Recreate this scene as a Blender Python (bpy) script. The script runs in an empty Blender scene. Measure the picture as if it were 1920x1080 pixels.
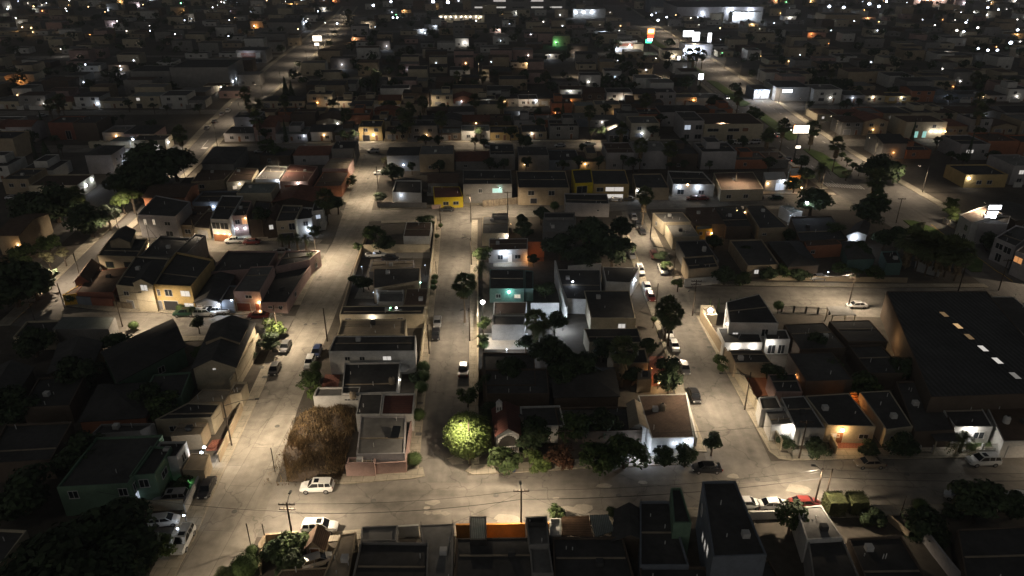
import bpy, math, random
from mathutils import Vector
S = bpy.context.scene
C = S.collection
F, TH, H = 1340.0, math.radians(25.8), 73.0
CT, ST = math.cos(TH), math.sin(TH)


def G(px, py, z=0.0):
    """a pixel of the 1920 px wide photograph -> the point at height z it shows"""
    x = (px - 960) / F
    u = (540 - py) / F
    dx, dy, dz = x, CT + u * ST, -ST + u * CT
    t = (z - H) / dz
    return Vector((dx * t, dy * t, z))


# ------------------------------------------------------------ materials
MATS = {}


def mat(name, col, rough=.85, var=.28, scale=.35, fine=2.5, bump=0.0, metal=0.0, obj=0.0, island=0.0, pat=None, spec=.3, emit=0.0, ecol=None, worn=None):
    m = bpy.data.materials.new(name)
    m.use_nodes = True
    nt = m.node_tree
    N, L = nt.nodes, nt.links
    b = N['Principled BSDF']
    b.inputs['Roughness'].default_value = rough
    b.inputs['Metallic'].default_value = metal
    b.inputs['Specular IOR Level'].default_value = spec
    if emit:
        b.inputs['Emission Color'].default_value = (*(ecol or col), 1)
        b.inputs['Emission Strength'].default_value = emit
        b.inputs['Base Color'].default_value = (*col, 1)
        m.cycles.emission_sampling = 'NONE'
        MATS[name] = m
        return m
    geo = N.new('ShaderNodeNewGeometry')
    n1 = N.new('ShaderNodeTexNoise')
    n1.inputs['Scale'].default_value = scale
    n1.inputs['Detail'].default_value = 5
    n1.inputs['Roughness'].default_value = .65
    L.new(geo.outputs['Position'], n1.inputs['Vector'])
    n2 = N.new('ShaderNodeTexNoise')
    n2.inputs['Scale'].default_value = fine
    n2.inputs['Detail'].default_value = 3
    L.new(geo.outputs['Position'], n2.inputs['Vector'])
    add = N.new('ShaderNodeMath')
    add.operation = 'MULTIPLY_ADD'
    L.new(n2.outputs['Fac'], add.inputs[0])
    add.inputs[1].default_value = .45
    L.new(n1.outputs['Fac'], add.inputs[2])
    mr = N.new('ShaderNodeMapRange')
    mr.inputs['From Min'].default_value = .45
    mr.inputs['From Max'].default_value = 1.0
    mr.inputs['To Min'].default_value = 1 - var
    mr.inputs['To Max'].default_value = 1 + var
    L.new(add.outputs[0], mr.inputs['Value'])
    fac = mr.outputs['Result']

    def mul(a, bb):
        k = N.new('ShaderNodeMath')
        k.operation = 'MULTIPLY'
        L.new(a, k.inputs[0])
        L.new(bb, k.inputs[1])
        return k.outputs[0]

    def rng(sock, amt):
        r = N.new('ShaderNodeMapRange')
        r.inputs['To Min'].default_value = 1 - amt
        r.inputs['To Max'].default_value = 1 + amt
        L.new(sock, r.inputs['Value'])
        return r.outputs['Result']
    if obj:
        oi = N.new('ShaderNodeObjectInfo')
        fac = mul(fac, rng(oi.outputs['Random'], obj))
    if island:
        fac = mul(fac, rng(geo.outputs['Random Per Island'], island))
    hgt = None
    if worn is not None:      # tyre streaks along the way it runs, and hairline cracks
        mp = N.new('ShaderNodeMapping')
        mp.inputs['Scale'].default_value = (.6, .035, 1) if worn == 'y' else (.035, .6, 1)
        L.new(geo.outputs['Position'], mp.inputs['Vector'])
        n3 = N.new('ShaderNodeTexNoise')
        n3.inputs['Scale'].default_value = 1.0
        n3.inputs['Detail'].default_value = 4
        L.new(mp.outputs[0], n3.inputs['Vector'])
        r3 = N.new('ShaderNodeMapRange')
        r3.inputs['From Min'].default_value = .34
        r3.inputs['From Max'].default_value = .62
        r3.inputs['To Min'].default_value = .86
        r3.inputs['To Max'].default_value = 1.08
        L.new(n3.outputs['Fac'], r3.inputs['Value'])
        fac = mul(fac, r3.outputs['Result'])
        wn = N.new('ShaderNodeTexNoise')
        wn.inputs['Scale'].default_value = .5
        L.new(geo.outputs['Position'], wn.inputs['Vector'])
        ad = N.new('ShaderNodeVectorMath')
        ad.operation = 'MULTIPLY_ADD'
        L.new(wn.outputs['Color'], ad.inputs[0])
        ad.inputs[1].default_value = (3, 3, 0)
        L.new(geo.outputs['Position'], ad.inputs[2])
        vo = N.new('ShaderNodeTexVoronoi')
        vo.feature = 'DISTANCE_TO_EDGE'
        vo.inputs['Scale'].default_value = .11
        L.new(ad.outputs[0], vo.inputs['Vector'])
        r4 = N.new('ShaderNodeMapRange')
        r4.inputs['From Max'].default_value = .012
        r4.inputs['To Min'].default_value = .62
        r4.inputs['To Max'].default_value = 1.0
        L.new(vo.outputs['Distance'], r4.inputs['Value'])
        fac = mul(fac, r4.outputs['Result'])
        sp = N.new('ShaderNodeTexVoronoi')
        sp.inputs['Scale'].default_value = .16
        L.new(geo.outputs['Position'], sp.inputs['Vector'])
        r5 = N.new('ShaderNodeMapRange')
        r5.inputs['From Min'].default_value = .06
        r5.inputs['From Max'].default_value = .2
        r5.inputs['To Min'].default_value = .66
        r5.inputs['To Max'].default_value = 1.0
        L.new(sp.outputs['Distance'], r5.inputs['Value'])
        fac = mul(fac, r5.outputs['Result'])
    if pat:
        kind = pat[0]
        mp = N.new('ShaderNodeMapping')
        mp.inputs['Rotation'].default_value = (0, 0, pat[3] if len(pat) > 3 else 0)
        L.new(geo.outputs['Position'], mp.inputs['Vector'])
        if kind == 'brick':
            t = N.new('ShaderNodeTexBrick')
            t.inputs['Color1'].default_value = (1, 1, 1, 1)
            t.inputs['Color2'].default_value = (.86, .86, .86, 1)
            t.inputs['Mortar'].default_value = (.55, .55, .55, 1)
            t.inputs['Scale'].default_value = 1
            t.inputs['Brick Width'].default_value = pat[1]
            t.inputs['Row Height'].default_value = pat[2]
            t.inputs['Mortar Size'].default_value = .045
            t.inputs['Mortar Smooth'].default_value = .3
            L.new(mp.outputs[0], t.inputs['Vector'])
            fac = mul(fac, t.outputs['Color'])
        else:
            t = N.new('ShaderNodeTexWave')
            t.bands_direction = pat[2]
            t.inputs['Scale'].default_value = pat[1]
            t.inputs['Distortion'].default_value = .6
            t.inputs['Detail'].default_value = 1
            L.new(mp.outputs[0], t.inputs['Vector'])
            fac = mul(fac, rng(t.outputs['Fac'], .35))
            hgt = t.outputs['Fac']
    sc = N.new('ShaderNodeVectorMath')
    sc.operation = 'SCALE'
    sc.inputs[0].default_value = col
    L.new(fac, sc.inputs['Scale'])
    L.new(sc.outputs[0], b.inputs['Base Color'])
    if bump:
        bp = N.new('ShaderNodeBump')
        bp.inputs['Strength'].default_value = bump
        bp.inputs['Distance'].default_value = .08
        L.new(hgt or n2.outputs['Fac'], bp.inputs['Height'])
        L.new(bp.outputs[0], b.inputs['Normal'])
    MATS[name] = m
    return m


# walls
for n, c in dict(cream=(.46, .40, .29), white=(.54, .53, .50), lilac=(.38, .36, .36), gray=(.23, .222, .21), pink=(.40, .28, .25), yellow=(.52, .38, .17),
                 ochre=(.55, .33, .05), vivid_yellow=(.62, .47, .02), teal=(.13, .22, .20), green=(.13, .21, .145), orange=(.60, .27, .07), terracotta=(.36, .15, .08),
                 tan=(.36, .29, .20), brownwall=(.105, .08, .06), slate=(.17, .19, .22), brickred=(.27, .11, .075)).items():
    mat(n, c, .9, .22, .5, 3.0, .15, obj=.06)
mat('stone', (.22, .18, .13), .95, .5, 1.2, 4, .5, pat=('brick', .9, .5))
# roofs
mat('tar', (.060, .058, .056), .9, .45, .22, 1.2, .1, obj=.25)
mat('grayroof', (.17, .165, .155), .9, .4, .18, 1.0, .1, obj=.2)
mat('tanroof', (.30, .25, .185), .9, .35, .2, 1.2, .1, obj=.12)
mat('tile', (.20, .085, .055), .9, .3, .5, 2, .5, obj=.2, pat=('wave', 1.6, 'X'))
mat('browntile', (.105, .07, .05), .9, .3, .5, 2, .5, obj=.2, pat=('wave', 1.6, 'X'))
mat('tin', (.20, .22, .20), .55, .3, .3, 1.5, .6, metal=.1, obj=.15, pat=('wave', 1.3, 'X'))
mat('redroof', (.12, .05, .04), .9, .25, .4, 2, .2, obj=.1, pat=('brick', 4, .6))
mat('whiteroof', (.50, .50, .49), .85, .2, .3, 1.5, .1)
mat('woodslat', (.20, .12, .07), .9, .3, .4, 2, .4, pat=('wave', 1.0, 'Y'))
# ground
mat('earth', (.085, .074, .060), .95, .55, .08, .9, .3)
mat('concrete', (.28, .255, .215), .92, .42, .10, .7, .08, pat=('brick', 9.0, 4.2, math.pi / 2 + .05), worn='y')
mat('asphalt', (.205, .188, .163), .93, .48, .09, .6, .08, worn='x')
mat('asphalt_long', (.175, .162, .142), .93, .48, .09, .6, .08, worn='y')
mat('darktin', (.055, .055, .055), .8, .5, .15, 1.0, .6, obj=.15, pat=('wave', .35, 'X'))
mat('avenue_asphalt', (.15, .14, .13), .9, .3, .05, .6, .05, worn='y')
mat('pavement', (.35, .315, .25), .93, .3, .25, 1.6, .1, pat=('brick', 1.8, 1.5))
mat('kerbstone', (.34, .30, .23), .9, .3, .4, 2, .1)
mat('patch', (.33, .30, .25), .95, .25, .6, 3, 0)
mat('paint_white', (.62, .61, .58), .8, .3, .8, 4, 0)
mat('paint_yellow', (.62, .42, .06), .8, .3, .8, 4, 0)
mat('lawn', (.075, .12, .03), .95, .45, .5, 3, .4)
mat('redfloor', (.26, .10, .07), .9, .25, .5, 2, .1, pat=('brick', .5, .5))
mat('dark_patch', (.12, .115, .105), .9, .3, .5, 2, 0)
# things
mat('glass', (.02, .025, .03), .12, .1, 1, 2, spec=.6)
mat('frame_white', (.55, .54, .52), .6, .1, 1, 3)
mat('frame_dark', (.05, .045, .04), .6, .2, 1, 3)
mat('door_wood', (.22, .10, .05), .7, .25, 1, 5)
mat('door_gray', (.22, .22, .23), .6, .2, 1, 4, pat=('wave', 3.0, 'Z'))
mat('door_black', (.035, .035, .04), .6, .2, 1, 4)
mat('door_white', (.50, .48, .45), .6, .15, 1, 4, pat=('wave', 3.0, 'Z'))
mat('door_red', (.24, .075, .05), .7, .2, 1, 4, pat=('wave', 3.0, 'Z'))
mat('iron', (.05, .048, .045), .55, .3, 1, 4, metal=.3)
mat('galvanised', (.07, .07, .07), .6, .2, 1, 4, metal=.2)
mat('polewood', (.055, .042, .03), .9, .35, 1, 4, .2)
mat('poleconcrete', (.11, .10, .085), .9, .25, 1, 4, .1)
mat('wire', (.03, .03, .03), .6, .1)
mat('bark', (.095, .07, .05), .95, .4, 2, 6, .3)
mat('palmbark', (.15, .115, .08), .95, .35, 2, 6, .4, obj=.15)
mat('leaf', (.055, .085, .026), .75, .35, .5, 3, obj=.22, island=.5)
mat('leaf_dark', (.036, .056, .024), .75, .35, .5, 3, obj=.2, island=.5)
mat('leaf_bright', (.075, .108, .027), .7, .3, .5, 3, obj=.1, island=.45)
mat('leaf_hedge', (.055, .062, .022), .8, .35, .8, 3, island=.5)
mat('leaf_red', (.10, .05, .028), .8, .3, .5, 3, obj=.1, island=.5)
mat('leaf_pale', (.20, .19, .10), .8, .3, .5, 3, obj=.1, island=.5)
mat('frond', (.085, .105, .042), .7, .3, .5, 3, obj=.2, island=.4)
mat('deadfrond', (.20, .15, .09), .95, .35, .8, 3, island=.4)
mat('drygrass', (.20, .142, .075), .95, .75, .22, 1.2, island=.6)
mat('rubber', (.02, .02, .02), .8, .2)
mat('alloy', (.38, .38, .39), .35, .1, metal=.7)
mat('car_glass', (.012, .014, .017), .08, .05, spec=.7)
mat('headlamp', (.55, .55, .52), .15, .05, spec=.7)
mat('tail', (.30, .02, .015), .25, .05, spec=.6)
mat('plastic_black', (.03, .03, .03), .6, .2)
for n, c, mt in (('car_white', (.66, .66, .64), 0), ('car_silver', (.34, .34, .35), .4), ('car_black', (.012, .012, .014), 0), ('car_dark', (.045, .046, .05), .3), ('car_blue', (.04, .06, .14), .3),
                 ('car_red', (.17, .03, .026), .1), ('car_green', (.015, .05, .03), .2), ('car_tan', (.24, .20, .15), .2), ('car_gray', (.13, .13, .135), .3), ('car_maroon', (.10, .02, .02), .2)):
    mat(n, c, .28, .06, .5, 2, metal=mt, spec=.6)
WARM, COOL, ORANGE, WHITE, TEALC, AMBER, GREENC = (1, .80, .57), (.74, .84, 1), (1, .42, .13), (1, .94, .86), (.45, 1, .88), (1, .62, .28), (.25, 1, .4)
ECOL = dict(w=WARM, c=COOL, o=ORANGE, h=WHITE, t=TEALC, a=AMBER, g=GREENC)
for k, c in ECOL.items():
    mat('glow_' + k, (.8, .8, .8), .5, emit=14, ecol=c)
    mat('panedim_' + k, (.2, .2, .2), .3, emit=.16, ecol=c)
    mat('pane_' + k, (.3, .3, .3), .3, emit=.6, ecol=c)
mat('sign_white', (.8, .8, .8), .5, emit=5, ecol=(.93, .95, 1))
mat('sign_warm', (.8, .8, .8), .5, emit=4, ecol=(1, .86, .66))
mat('sign_red', (.8, .1, .05), .5, emit=2.2, ecol=(1, .12, .05))
mat('sign_orange', (.8, .3, .1), .5, emit=3, ecol=(1, .33, .08))
mat('sign_green', (.1, .8, .3), .5, emit=4, ecol=(.05, 1, .35))
mat('sign_text', (.25, .02, .02), .6, .1)
mat('lens', (.9, .9, .9), .5, emit=40, ecol=WARM)


# ------------------------------------------------------------ mesh collector
class MB:
    def __init__(s):
        s.v, s.f, s.mi, s.m = [], [], [], 0

    def poly(s, pts):
        i = len(s.v)
        s.v += [tuple(p) for p in pts]
        s.f.append(tuple(range(i, i + len(pts))))
        s.mi.append(s.m)

    def prism(s, poly, z0, z1, bottom=False):
        n = len(poly)
        s.poly([(p[0], p[1], z1) for p in poly])
        if bottom:
            s.poly([(p[0], p[1], z0) for p in reversed(poly)])
        for i in range(n):
            a, b = poly[i], poly[(i + 1) % n]
            s.poly([(a[0], a[1], z0), (b[0], b[1], z0), (b[0], b[1], z1), (a[0], a[1], z1)])

    def box(s, x0, y0, z0, x1, y1, z1):
        s.prism([(x0, y0), (x1, y0), (x1, y1), (x0, y1)], z0, z1, True)

    def obox(s, o, t, n, t0, t1, n0, n1, z0, z1):
        s.prism([(o[0] + t[0] * a + n[0] * b, o[1] + t[1] * a + n[1] * b) for a, b in ((t0, n0), (t1, n0), (t1, n1), (t0, n1))], z0, z1, True)

    def slab(s, pts, th):
        pts = [Vector(p) for p in pts]
        dn = Vector((0, 0, -th))
        s.poly(pts)
        s.poly([p + dn for p in reversed(pts)])
        for i in range(len(pts)):
            a, b = pts[i], pts[(i + 1) % len(pts)]
            s.poly([a + dn, b + dn, b, a])

    def tube(s, pts, rad, n=6, cap=True):
        pts = [Vector(p) for p in pts]
        if not isinstance(rad, (list, tuple)):
            rad = [rad] * len(pts)
        rings = []
        for i, p in enumerate(pts):
            d = (pts[min(i + 1, len(pts) - 1)] - pts[max(i - 1, 0)])
            d = d.normalized() if d.length > 1e-6 else Vector((0, 0, 1))
            u = d.cross(Vector((0, 0, 1)))
            u = u.normalized() if u.length > 1e-3 else Vector((1, 0, 0))
            w = d.cross(u).normalized()
            k = len(s.v)
            for j in range(n):
                a = 2 * math.pi * j / n
                s.v.append(tuple(p + (u * math.cos(a) + w * math.sin(a)) * rad[i]))
            rings.append(k)
        for r0, r1 in zip(rings, rings[1:]):
            for j in range(n):
                s.f.append((r0 + j, r0 + (j + 1) % n, r1 + (j + 1) % n, r1 + j))
                s.mi.append(s.m)
        if cap:
            s.f.append(tuple(rings[-1] + j for j in range(n)))
            s.mi.append(s.m)

    def ball(s, c, r, nu=10, nv=6, sz=1.0):
        k = len(s.v)
        for i in range(nv + 1):
            th = math.pi * i / nv
            for j in range(nu):
                a = 2 * math.pi * j / nu
                s.v.append((c[0] + r * math.sin(th) * math.cos(a), c[1] + r * math.sin(th) * math.sin(a), c[2] + r * sz * math.cos(th)))
        for i in range(nv):
            for j in range(nu):
                s.f.append((k + i * nu + j, k + (i + 1) * nu + j, k + (i + 1) * nu + (j + 1) % nu, k + i * nu + (j + 1) % nu))
                s.mi.append(s.m)

    def mesh(s, name, mats, off=None, smooth=False):
        me = bpy.data.meshes.new(name)
        v = s.v if off is None else [(a - off[0], b - off[1], c - off[2]) for a, b, c in s.v]
        me.from_pydata(v, [], s.f)
        for m in (mats if isinstance(mats, (list, tuple)) else [mats]):
            me.materials.append(MATS[m])
        if isinstance(mats, (list, tuple)) and len(mats) > 1:
            me.polygons.foreach_set('material_index', s.mi)
        if smooth:
            me.polygons.foreach_set('use_smooth', [True] * len(s.f))
        me.update()
        return me

    def build(s, name, mats, root=None, parent=None, smooth=False):
        me = s.mesh(name, mats, root.location if root else None, smooth)
        o = bpy.data.objects.new(name, me)
        C.objects.link(o)
        o.parent = parent or root
        return o


def props(o, label=None, cat=None, group=None, kind=None):
    if label:
        o['label'] = label
    if cat:
        o['category'] = cat
    if group:
        o['group'] = group
    if kind:
        o['kind'] = kind
    return o


def thing(name, label, cat, loc, group=None, rz=0.0):
    o = bpy.data.objects.new(name, None)
    C.objects.link(o)
    o.location = loc
    o.rotation_euler.z = rz
    o.empty_display_size = .3
    return props(o, label, cat, group)


def add(name, me, parent, loc=(0, 0, 0), scale=(1, 1, 1), rot=(0, 0, 0), m=None):
    o = bpy.data.objects.new(name, me)
    C.objects.link(o)
    o.parent = parent
    o.location, o.scale, o.rotation_euler = loc, scale, rot
    if m:
        o.material_slots[0].link = 'OBJECT'
        o.material_slots[0].material = MATS[m]
    return o


LD = {}


def point(p, col, power, root=None, rad=.12):
    k = ('p', col, power, rad)
    if k not in LD:
        d = bpy.data.lights.new('lamp', 'POINT')
        d.color, d.energy, d.shadow_soft_size = col, power, rad
        LD[k] = d
    o = bpy.data.objects.new('lamp_light', LD[k])
    C.objects.link(o)
    o.location = Vector(p) - (root.location if root else Vector())
    o.parent = root
    return o


def spot(p, col, power, root=None, ang=150, blend=.8, rot=(0, 0, 0)):
    k = ('s', col, power, ang, blend)
    if k not in LD:
        d = bpy.data.lights.new('lamp', 'SPOT')
        d.color, d.energy, d.shadow_soft_size = col, power, .18
        d.spot_size, d.spot_blend = math.radians(ang), blend
        # road lantern: throws more light out to the sides than straight down
        d.use_nodes = True
        nt = d.node_tree
        em = nt.nodes['Emission']
        tc = nt.nodes.new('ShaderNodeTexCoord')
        sp = nt.nodes.new('ShaderNodeSeparateXYZ')
        nt.links.new(tc.outputs['Normal'], sp.inputs[0])
        ab = nt.nodes.new('ShaderNodeMath')
        ab.operation = 'ABSOLUTE'
        nt.links.new(sp.outputs['Z'], ab.inputs[0])
        pw = nt.nodes.new('ShaderNodeMath')
        pw.operation = 'POWER'
        nt.links.new(ab.outputs[0], pw.inputs[0])
        pw.inputs[1].default_value = -.9
        mn = nt.nodes.new('ShaderNodeMath')
        mn.operation = 'MINIMUM'
        nt.links.new(pw.outputs[0], mn.inputs[0])
        mn.inputs[1].default_value = 2.2
        nt.links.new(mn.outputs[0], em.inputs['Strength'])
        LD[k] = d
    o = bpy.data.objects.new('lamp_light', LD[k])
    C.objects.link(o)
    o.location = Vector(p) - (root.location if root else Vector())
    o.rotation_euler = rot
    o.parent = root
    return o


def structure(mb, name, m, smooth=False):
    return props(mb.build(name, m, smooth=smooth), kind='structure')
SKY, FILL, EXPO, HAZE = .017, .065, 0.05, .00032
# ------------------------------------------------------------ ground and roads
mb = MB()
mb.poly([(-3500, -40, 0), (3500, -40, 0), (3500, 4500, 0), (-3500, 4500, 0)])
structure(mb, 'ground', 'earth')


def px2w(l):
    return [G(*p) for p in l]


def resample(pts, n):
    d = [0]
    for a, b in zip(pts, pts[1:]):
        d.append(d[-1] + (b - a).length)
    out = []
    for i in range(n):
        t = d[-1] * i / (n - 1)
        k = max(j for j in range(len(pts) - 1) if d[j] <= t + 1e-9)
        f = (t - d[k]) / max(d[k + 1] - d[k], 1e-9)
        out.append(pts[k].lerp(pts[k + 1], f))
    return out


def road(name, left, right, z, m, n=14):
    a, b = resample(left, n), resample(right, n)
    mb = MB()
    for i in range(n - 1):
        mb.poly([(p.x, p.y, z) for p in (a[i], b[i], b[i + 1], a[i + 1])])
    return structure(mb, name, m)


KERB = MB()


def ribbon(mb, pts, w, z0, z1, side):
    """raised strip of width w beside a kerb line; side +1 = to the right of the way it runs"""
    q = []
    for i, p in enumerate(pts):
        d = (pts[min(i + 1, len(pts) - 1)] - pts[max(i - 1, 0)])
        d.z = 0
        d.normalize()
        q.append(p + Vector((d.y, -d.x, 0)) * w * side)
    for i in range(len(pts) - 1):
        a, b, c, e = pts[i], pts[i + 1], q[i + 1], q[i]
        f = .2 / w
        KERB.poly([(p.x, p.y, z1 + .006) for p in ((a, b, b.lerp(c, f), a.lerp(e, f)) if side < 0 else (a, a.lerp(e, f), b.lerp(c, f), b))])
        ring = [a, b, c, e] if side < 0 else [a, e, c, b]
        mb.prism([(p.x, p.y) for p in ring], z0, z1)


V = lambda *l: [Vector((x, y, 0)) for x, y in l]
A_L = px2w([(300, 1150), (335, 1067), (370, 1000), (411, 903), (428, 868), (493, 730), (525, 657), (563, 572), (604, 487), (625, 453), (650, 380), (668, 330), (684, 288)])
A_R = px2w([(405, 1150), (440, 1080), (478, 1020), (508, 930), (525, 880), (560, 760), (625, 600), (655, 520), (690, 425), (710, 340), (724, 292)])
B_L = px2w([(783, 905), (785, 880), (800, 720), (812, 600), (818, 540), (825, 460), (828, 405)])
B_R = px2w([(876, 905), (878, 870), (879, 720), (880, 640), (882, 500), (885, 405)])
C_L = V((30.2, 84), (31, 102), (32.2, 124), (32.3, 150), (32.3, 174), (33, 205))
C_R = V((40.4, 84), (40.6, 102), (40, 138), (39, 155), (38.4, 172), (38.6, 205))
S_T = V((-45, 84.2), (-25, 83.8), (-14.6, 85.1), (-5.7, 85.5), (11.5, 87), (28, 88), (41, 88.8), (80, 89.6), (120, 89))
S_B = V((-36, 73), (-33, 72.8), (-19, 74.6), (0, 75.2), (24.6, 78.6), (45, 78.4), (75, 80), (120, 80))
N_B = V((-47, 194), (-40, 195.6), (0, 199), (14, 200), (37, 206), (60, 206), (89, 206), (106, 205))
N_T = V((-52, 205), (-40, 205), (0, 211), (37, 218), (60, 220), (89, 220), (106, 219))
N2_T = V((-103, 142), (-89, 139), (-71, 138), (-47, 137))
N2_B = V((-103, 131), (-89, 128), (-71, 128), (-47, 129.5))
NB_T = V((38, 155), (45, 152), (84, 151), (114, 151))
NB_B = V((38, 139), (60, 138), (78, 136.5), (114, 136))
N0_T = V((-113, 184), (-90, 184), (-70, 181), (-49, 178))
N0_B = V((-112, 176), (-90, 174), (-70, 172), (-48.5, 170))
AVL_E = px2w([(92, 620), (135, 545), (183, 477), (265, 400), (335, 335), (372, 300), (430, 240), (490, 190), (560, 130), (610, 80), (655, 30), (668, 12)])
AVL_W = px2w([(20, 610), (80, 537), (205, 435), (247, 398), (300, 340), (385, 245), (440, 190), (500, 130), (565, 80), (630, 30), (645, 12)])
AVL_W2E = px2w([(-60, 605), (25, 535), (140, 435), (175, 400)])
AVL_W2W = px2w([(-110, 570), (0, 505), (95, 435), (125, 400)])
AVR_W = V((112, 70), (111, 135), (112.5, 160), (106, 205), (104, 235), (104, 280), (107, 330), (110, 420), (111, 550), (113, 730), (118, 1000))
AVR_E = V((132, 70), (132, 135), (132, 170), (131.5, 200), (130.4, 235), (130, 290), (132, 330), (136, 410), (138, 520), (140, 730), (146, 1000))
road('road_left_street', A_L, A_R, .020, 'concrete', 40)
road('road_middle_street', B_L, B_R, .024, 'asphalt_long', 24)
road('road_far_right_street', C_L, C_R, .028, 'asphalt_long', 20)
road('road_front_street', S_T, S_B, .016, 'asphalt', 40)
road('road_cross_street', N_T, N_B, .012, 'asphalt', 24)
road('road_left_side_street', N2_T, N2_B, .008, 'asphalt')
road('road_right_side_street', NB_T, NB_B, .008, 'asphalt')
road('road_upper_left_side_street', N0_T, N0_B, .004, 'asphalt')
road('avenue_left', AVL_W, AVL_E, .032, 'avenue_asphalt', 40)
road('avenue_left_service', AVL_W2W, AVL_W2E, .032, 'avenue_asphalt')
road('avenue_right', AVR_W, AVR_E, .032, 'avenue_asphalt', 40)
FAR = []
for i, (y, w, x0, x1, m) in enumerate(((282, 11, -330, 330, 'asphalt'), (349, 10, -420, 420, 'asphalt'), (436, 10, -520, 520, 'asphalt'), (538, 10, -600, 600, 'asphalt'), (690, 14, -800, 800, 'avenue_asphalt'))):
    t = .03
    road('road_distant_street', V((x0, y + w / 2 + t * x0), (x1, y + w / 2 + t * x1)), V((x0, y - w / 2 + t * x0), (x1, y - w / 2 + t * x1)), .004 + .001 * i, m, 8)
    FAR.append((y, t, w))
# pavements: raised slabs with a real kerb step
mb = MB()
ribbon(mb, resample(A_L[0:5], 12), 3.4, 0, .13, -1)
ribbon(mb, resample(A_L[4:7], 8), 2.0, 0, .13, -1)
ribbon(mb, resample(A_L[7:9], 8), 2.0, 0, .13, -1)
ribbon(mb, resample(A_L[10:], 8), 2.0, 0, .13, -1)
ribbon(mb, resample([B_L[1], *B_L[2:6], B_L[5].lerp(B_L[6], .8)], 20), 2.1, 0, .13, -1)
ribbon(mb, resample([B_R[1], *B_R[2:4], B_R[4], B_R[4].lerp(B_R[5], .9)], 20), 1.7, 0, .13, 1)
ribbon(mb, V((31, 91), (31, 102), (32.2, 124), (32.3, 150), (32.3, 174), (32.8, 200)), 1.9, 0, .13, -1)
ribbon(mb, V((44, 88.9), (41.9, 89.4), (41.0, 91), (40.6, 102), (40, 137)), 1.7, 0, .13, 1)
ribbon(mb, V((39, 156), (38.4, 172), (38.6, 203)), 1.8, 0, .13, 1)
ribbon(mb, V((-13.2, 85.2), (-15.4, 84.6), (-25, 83.5), (-30, 83.6)), 2.2, 0, .13, 1)
ribbon(mb, V((-7.2, 86.4), (-6, 85.6), (0, 86), (11.5, 87.1), (28, 88.1)), 2.2, 0, .13, -1)
ribbon(mb, V((44, 89), (80, 89.7), (120, 89.1)), 2.6, 0, .13, -1)
ribbon(mb, V((-32, 73), (-19, 74.5), (0, 75.1), (24.6, 78.5), (45, 78.3), (75, 79.9), (120, 79.9)), 1.8, 0, .13, 1)
ribbon(mb, V((-100, 142), (-89, 139.2), (-71, 138.1), (-50, 137.2)), 2.6, 0, .13, -1)
ribbon(mb, V((-100, 130.8), (-89, 127.8), (-71, 127.8), (-50, 129)), 2, 0, .13, 1)
ribbon(mb, V((42, 153), (84, 151.2), (112, 151.2)), 2, 0, .13, -1)
ribbon(mb, V((-40, 205.2), (0, 211.2), (37, 218.2), (60, 220.2), (89, 220.2), (104, 219.2)), 2.4, 0, .13, -1)
ribbon(mb, V((-38, 195.6), (-22, 197)), 2, 0, .13, 1)
ribbon(mb, V((-111, 184.2), (-90, 184.2), (-70, 181.2), (-52, 178.6)), 2.4, 0, .13, -1)
ribbon(mb, resample(AVL_W, 20), 3.0, 0, .15, -1)
ribbon(mb, resample(AVL_E[2:], 18), 2.2, 0, .15, 1)
ribbon(mb, V(*[(p.x, p.y) for p in AVR_E]), 3.0, 0, .15, 1)
ribbon(mb, V((104, 226), (104, 276)), 2.4, 0, .15, -1)
ribbon(mb, V((104, 290), (107, 338), (109.5, 425), (111, 530), (112, 680)), 2.4, 0, .15, -1)
for y, t, w in FAR:
    ribbon(mb, V((-98, y + w / 2 - 98 * t), (103, y + w / 2 + 103 * t)), 2.2, 0, .13, -1)
structure(mb, 'pavement', 'pavement')
structure(KERB, 'kerb', 'kerbstone')
mb = MB()
for y0, y1 in ((160, 196), (238, 276), (290, 345), (357, 430), (445, 530), (545, 680)):
    mb.prism([(113, y0), (115.5, y0), (119.5, y0 + 6), (119.5, y1 - 6), (117, y1), (114, y1)], 0, .2)
structure(mb, 'avenue_median', 'lawn')
# painted markings, light patches of repaired concrete, dark slab joints
mb = MB()
for y in range(232, 700, 9):
    x = 108.5 + (y - 232) * .012
    mb.box(x - .12, y, .036, x + .12, y + 3, .038)
    mb.box(x + 17.5, y, .036, x + 17.75, y + 3, .038)
for k in range(14):
    p = G(1548 + k * 5.2, 346 + k * 0.4)
    mb.box(p.x - .25, p.y - 2.2, .036, p.x + .25, p.y + 2.2, .038)
for (a, b), (c, d) in (((470, 215), (487, 200)), ((380, 275), (391, 262)), ((520, 165), (530, 155)), ((575, 112), (582, 104))):
    p, q = G(a, b), G(c, d)
    n = (q - p).normalized()
    mb.obox(p, n, (n.y, -n.x), 0, (q - p).length, -.12, .12, .036, .038)
for k in range(3):
    p = G(382 + k * 3.5, 276)
    mb.box(p.x - .3, p.y - 2.5, .036, p.x + .3, p.y, .038)
structure(mb, 'road_markings_white', 'paint_white')
mb = MB()
for (a, b) in ((1750, 424), (1757, 430), (1766, 437), (1825, 478), (1836, 485), (1846, 492), (1857, 500), (1868, 508), (1880, 515), (1893, 524)):
    p = G(a, b)
    mb.box(p.x - .12, p.y - 1.2, .036, p.x + .12, p.y + 1.2, .038)
structure(mb, 'road_markings_yellow', 'paint_yellow')
R = random.Random(5)
mb = MB()
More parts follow.
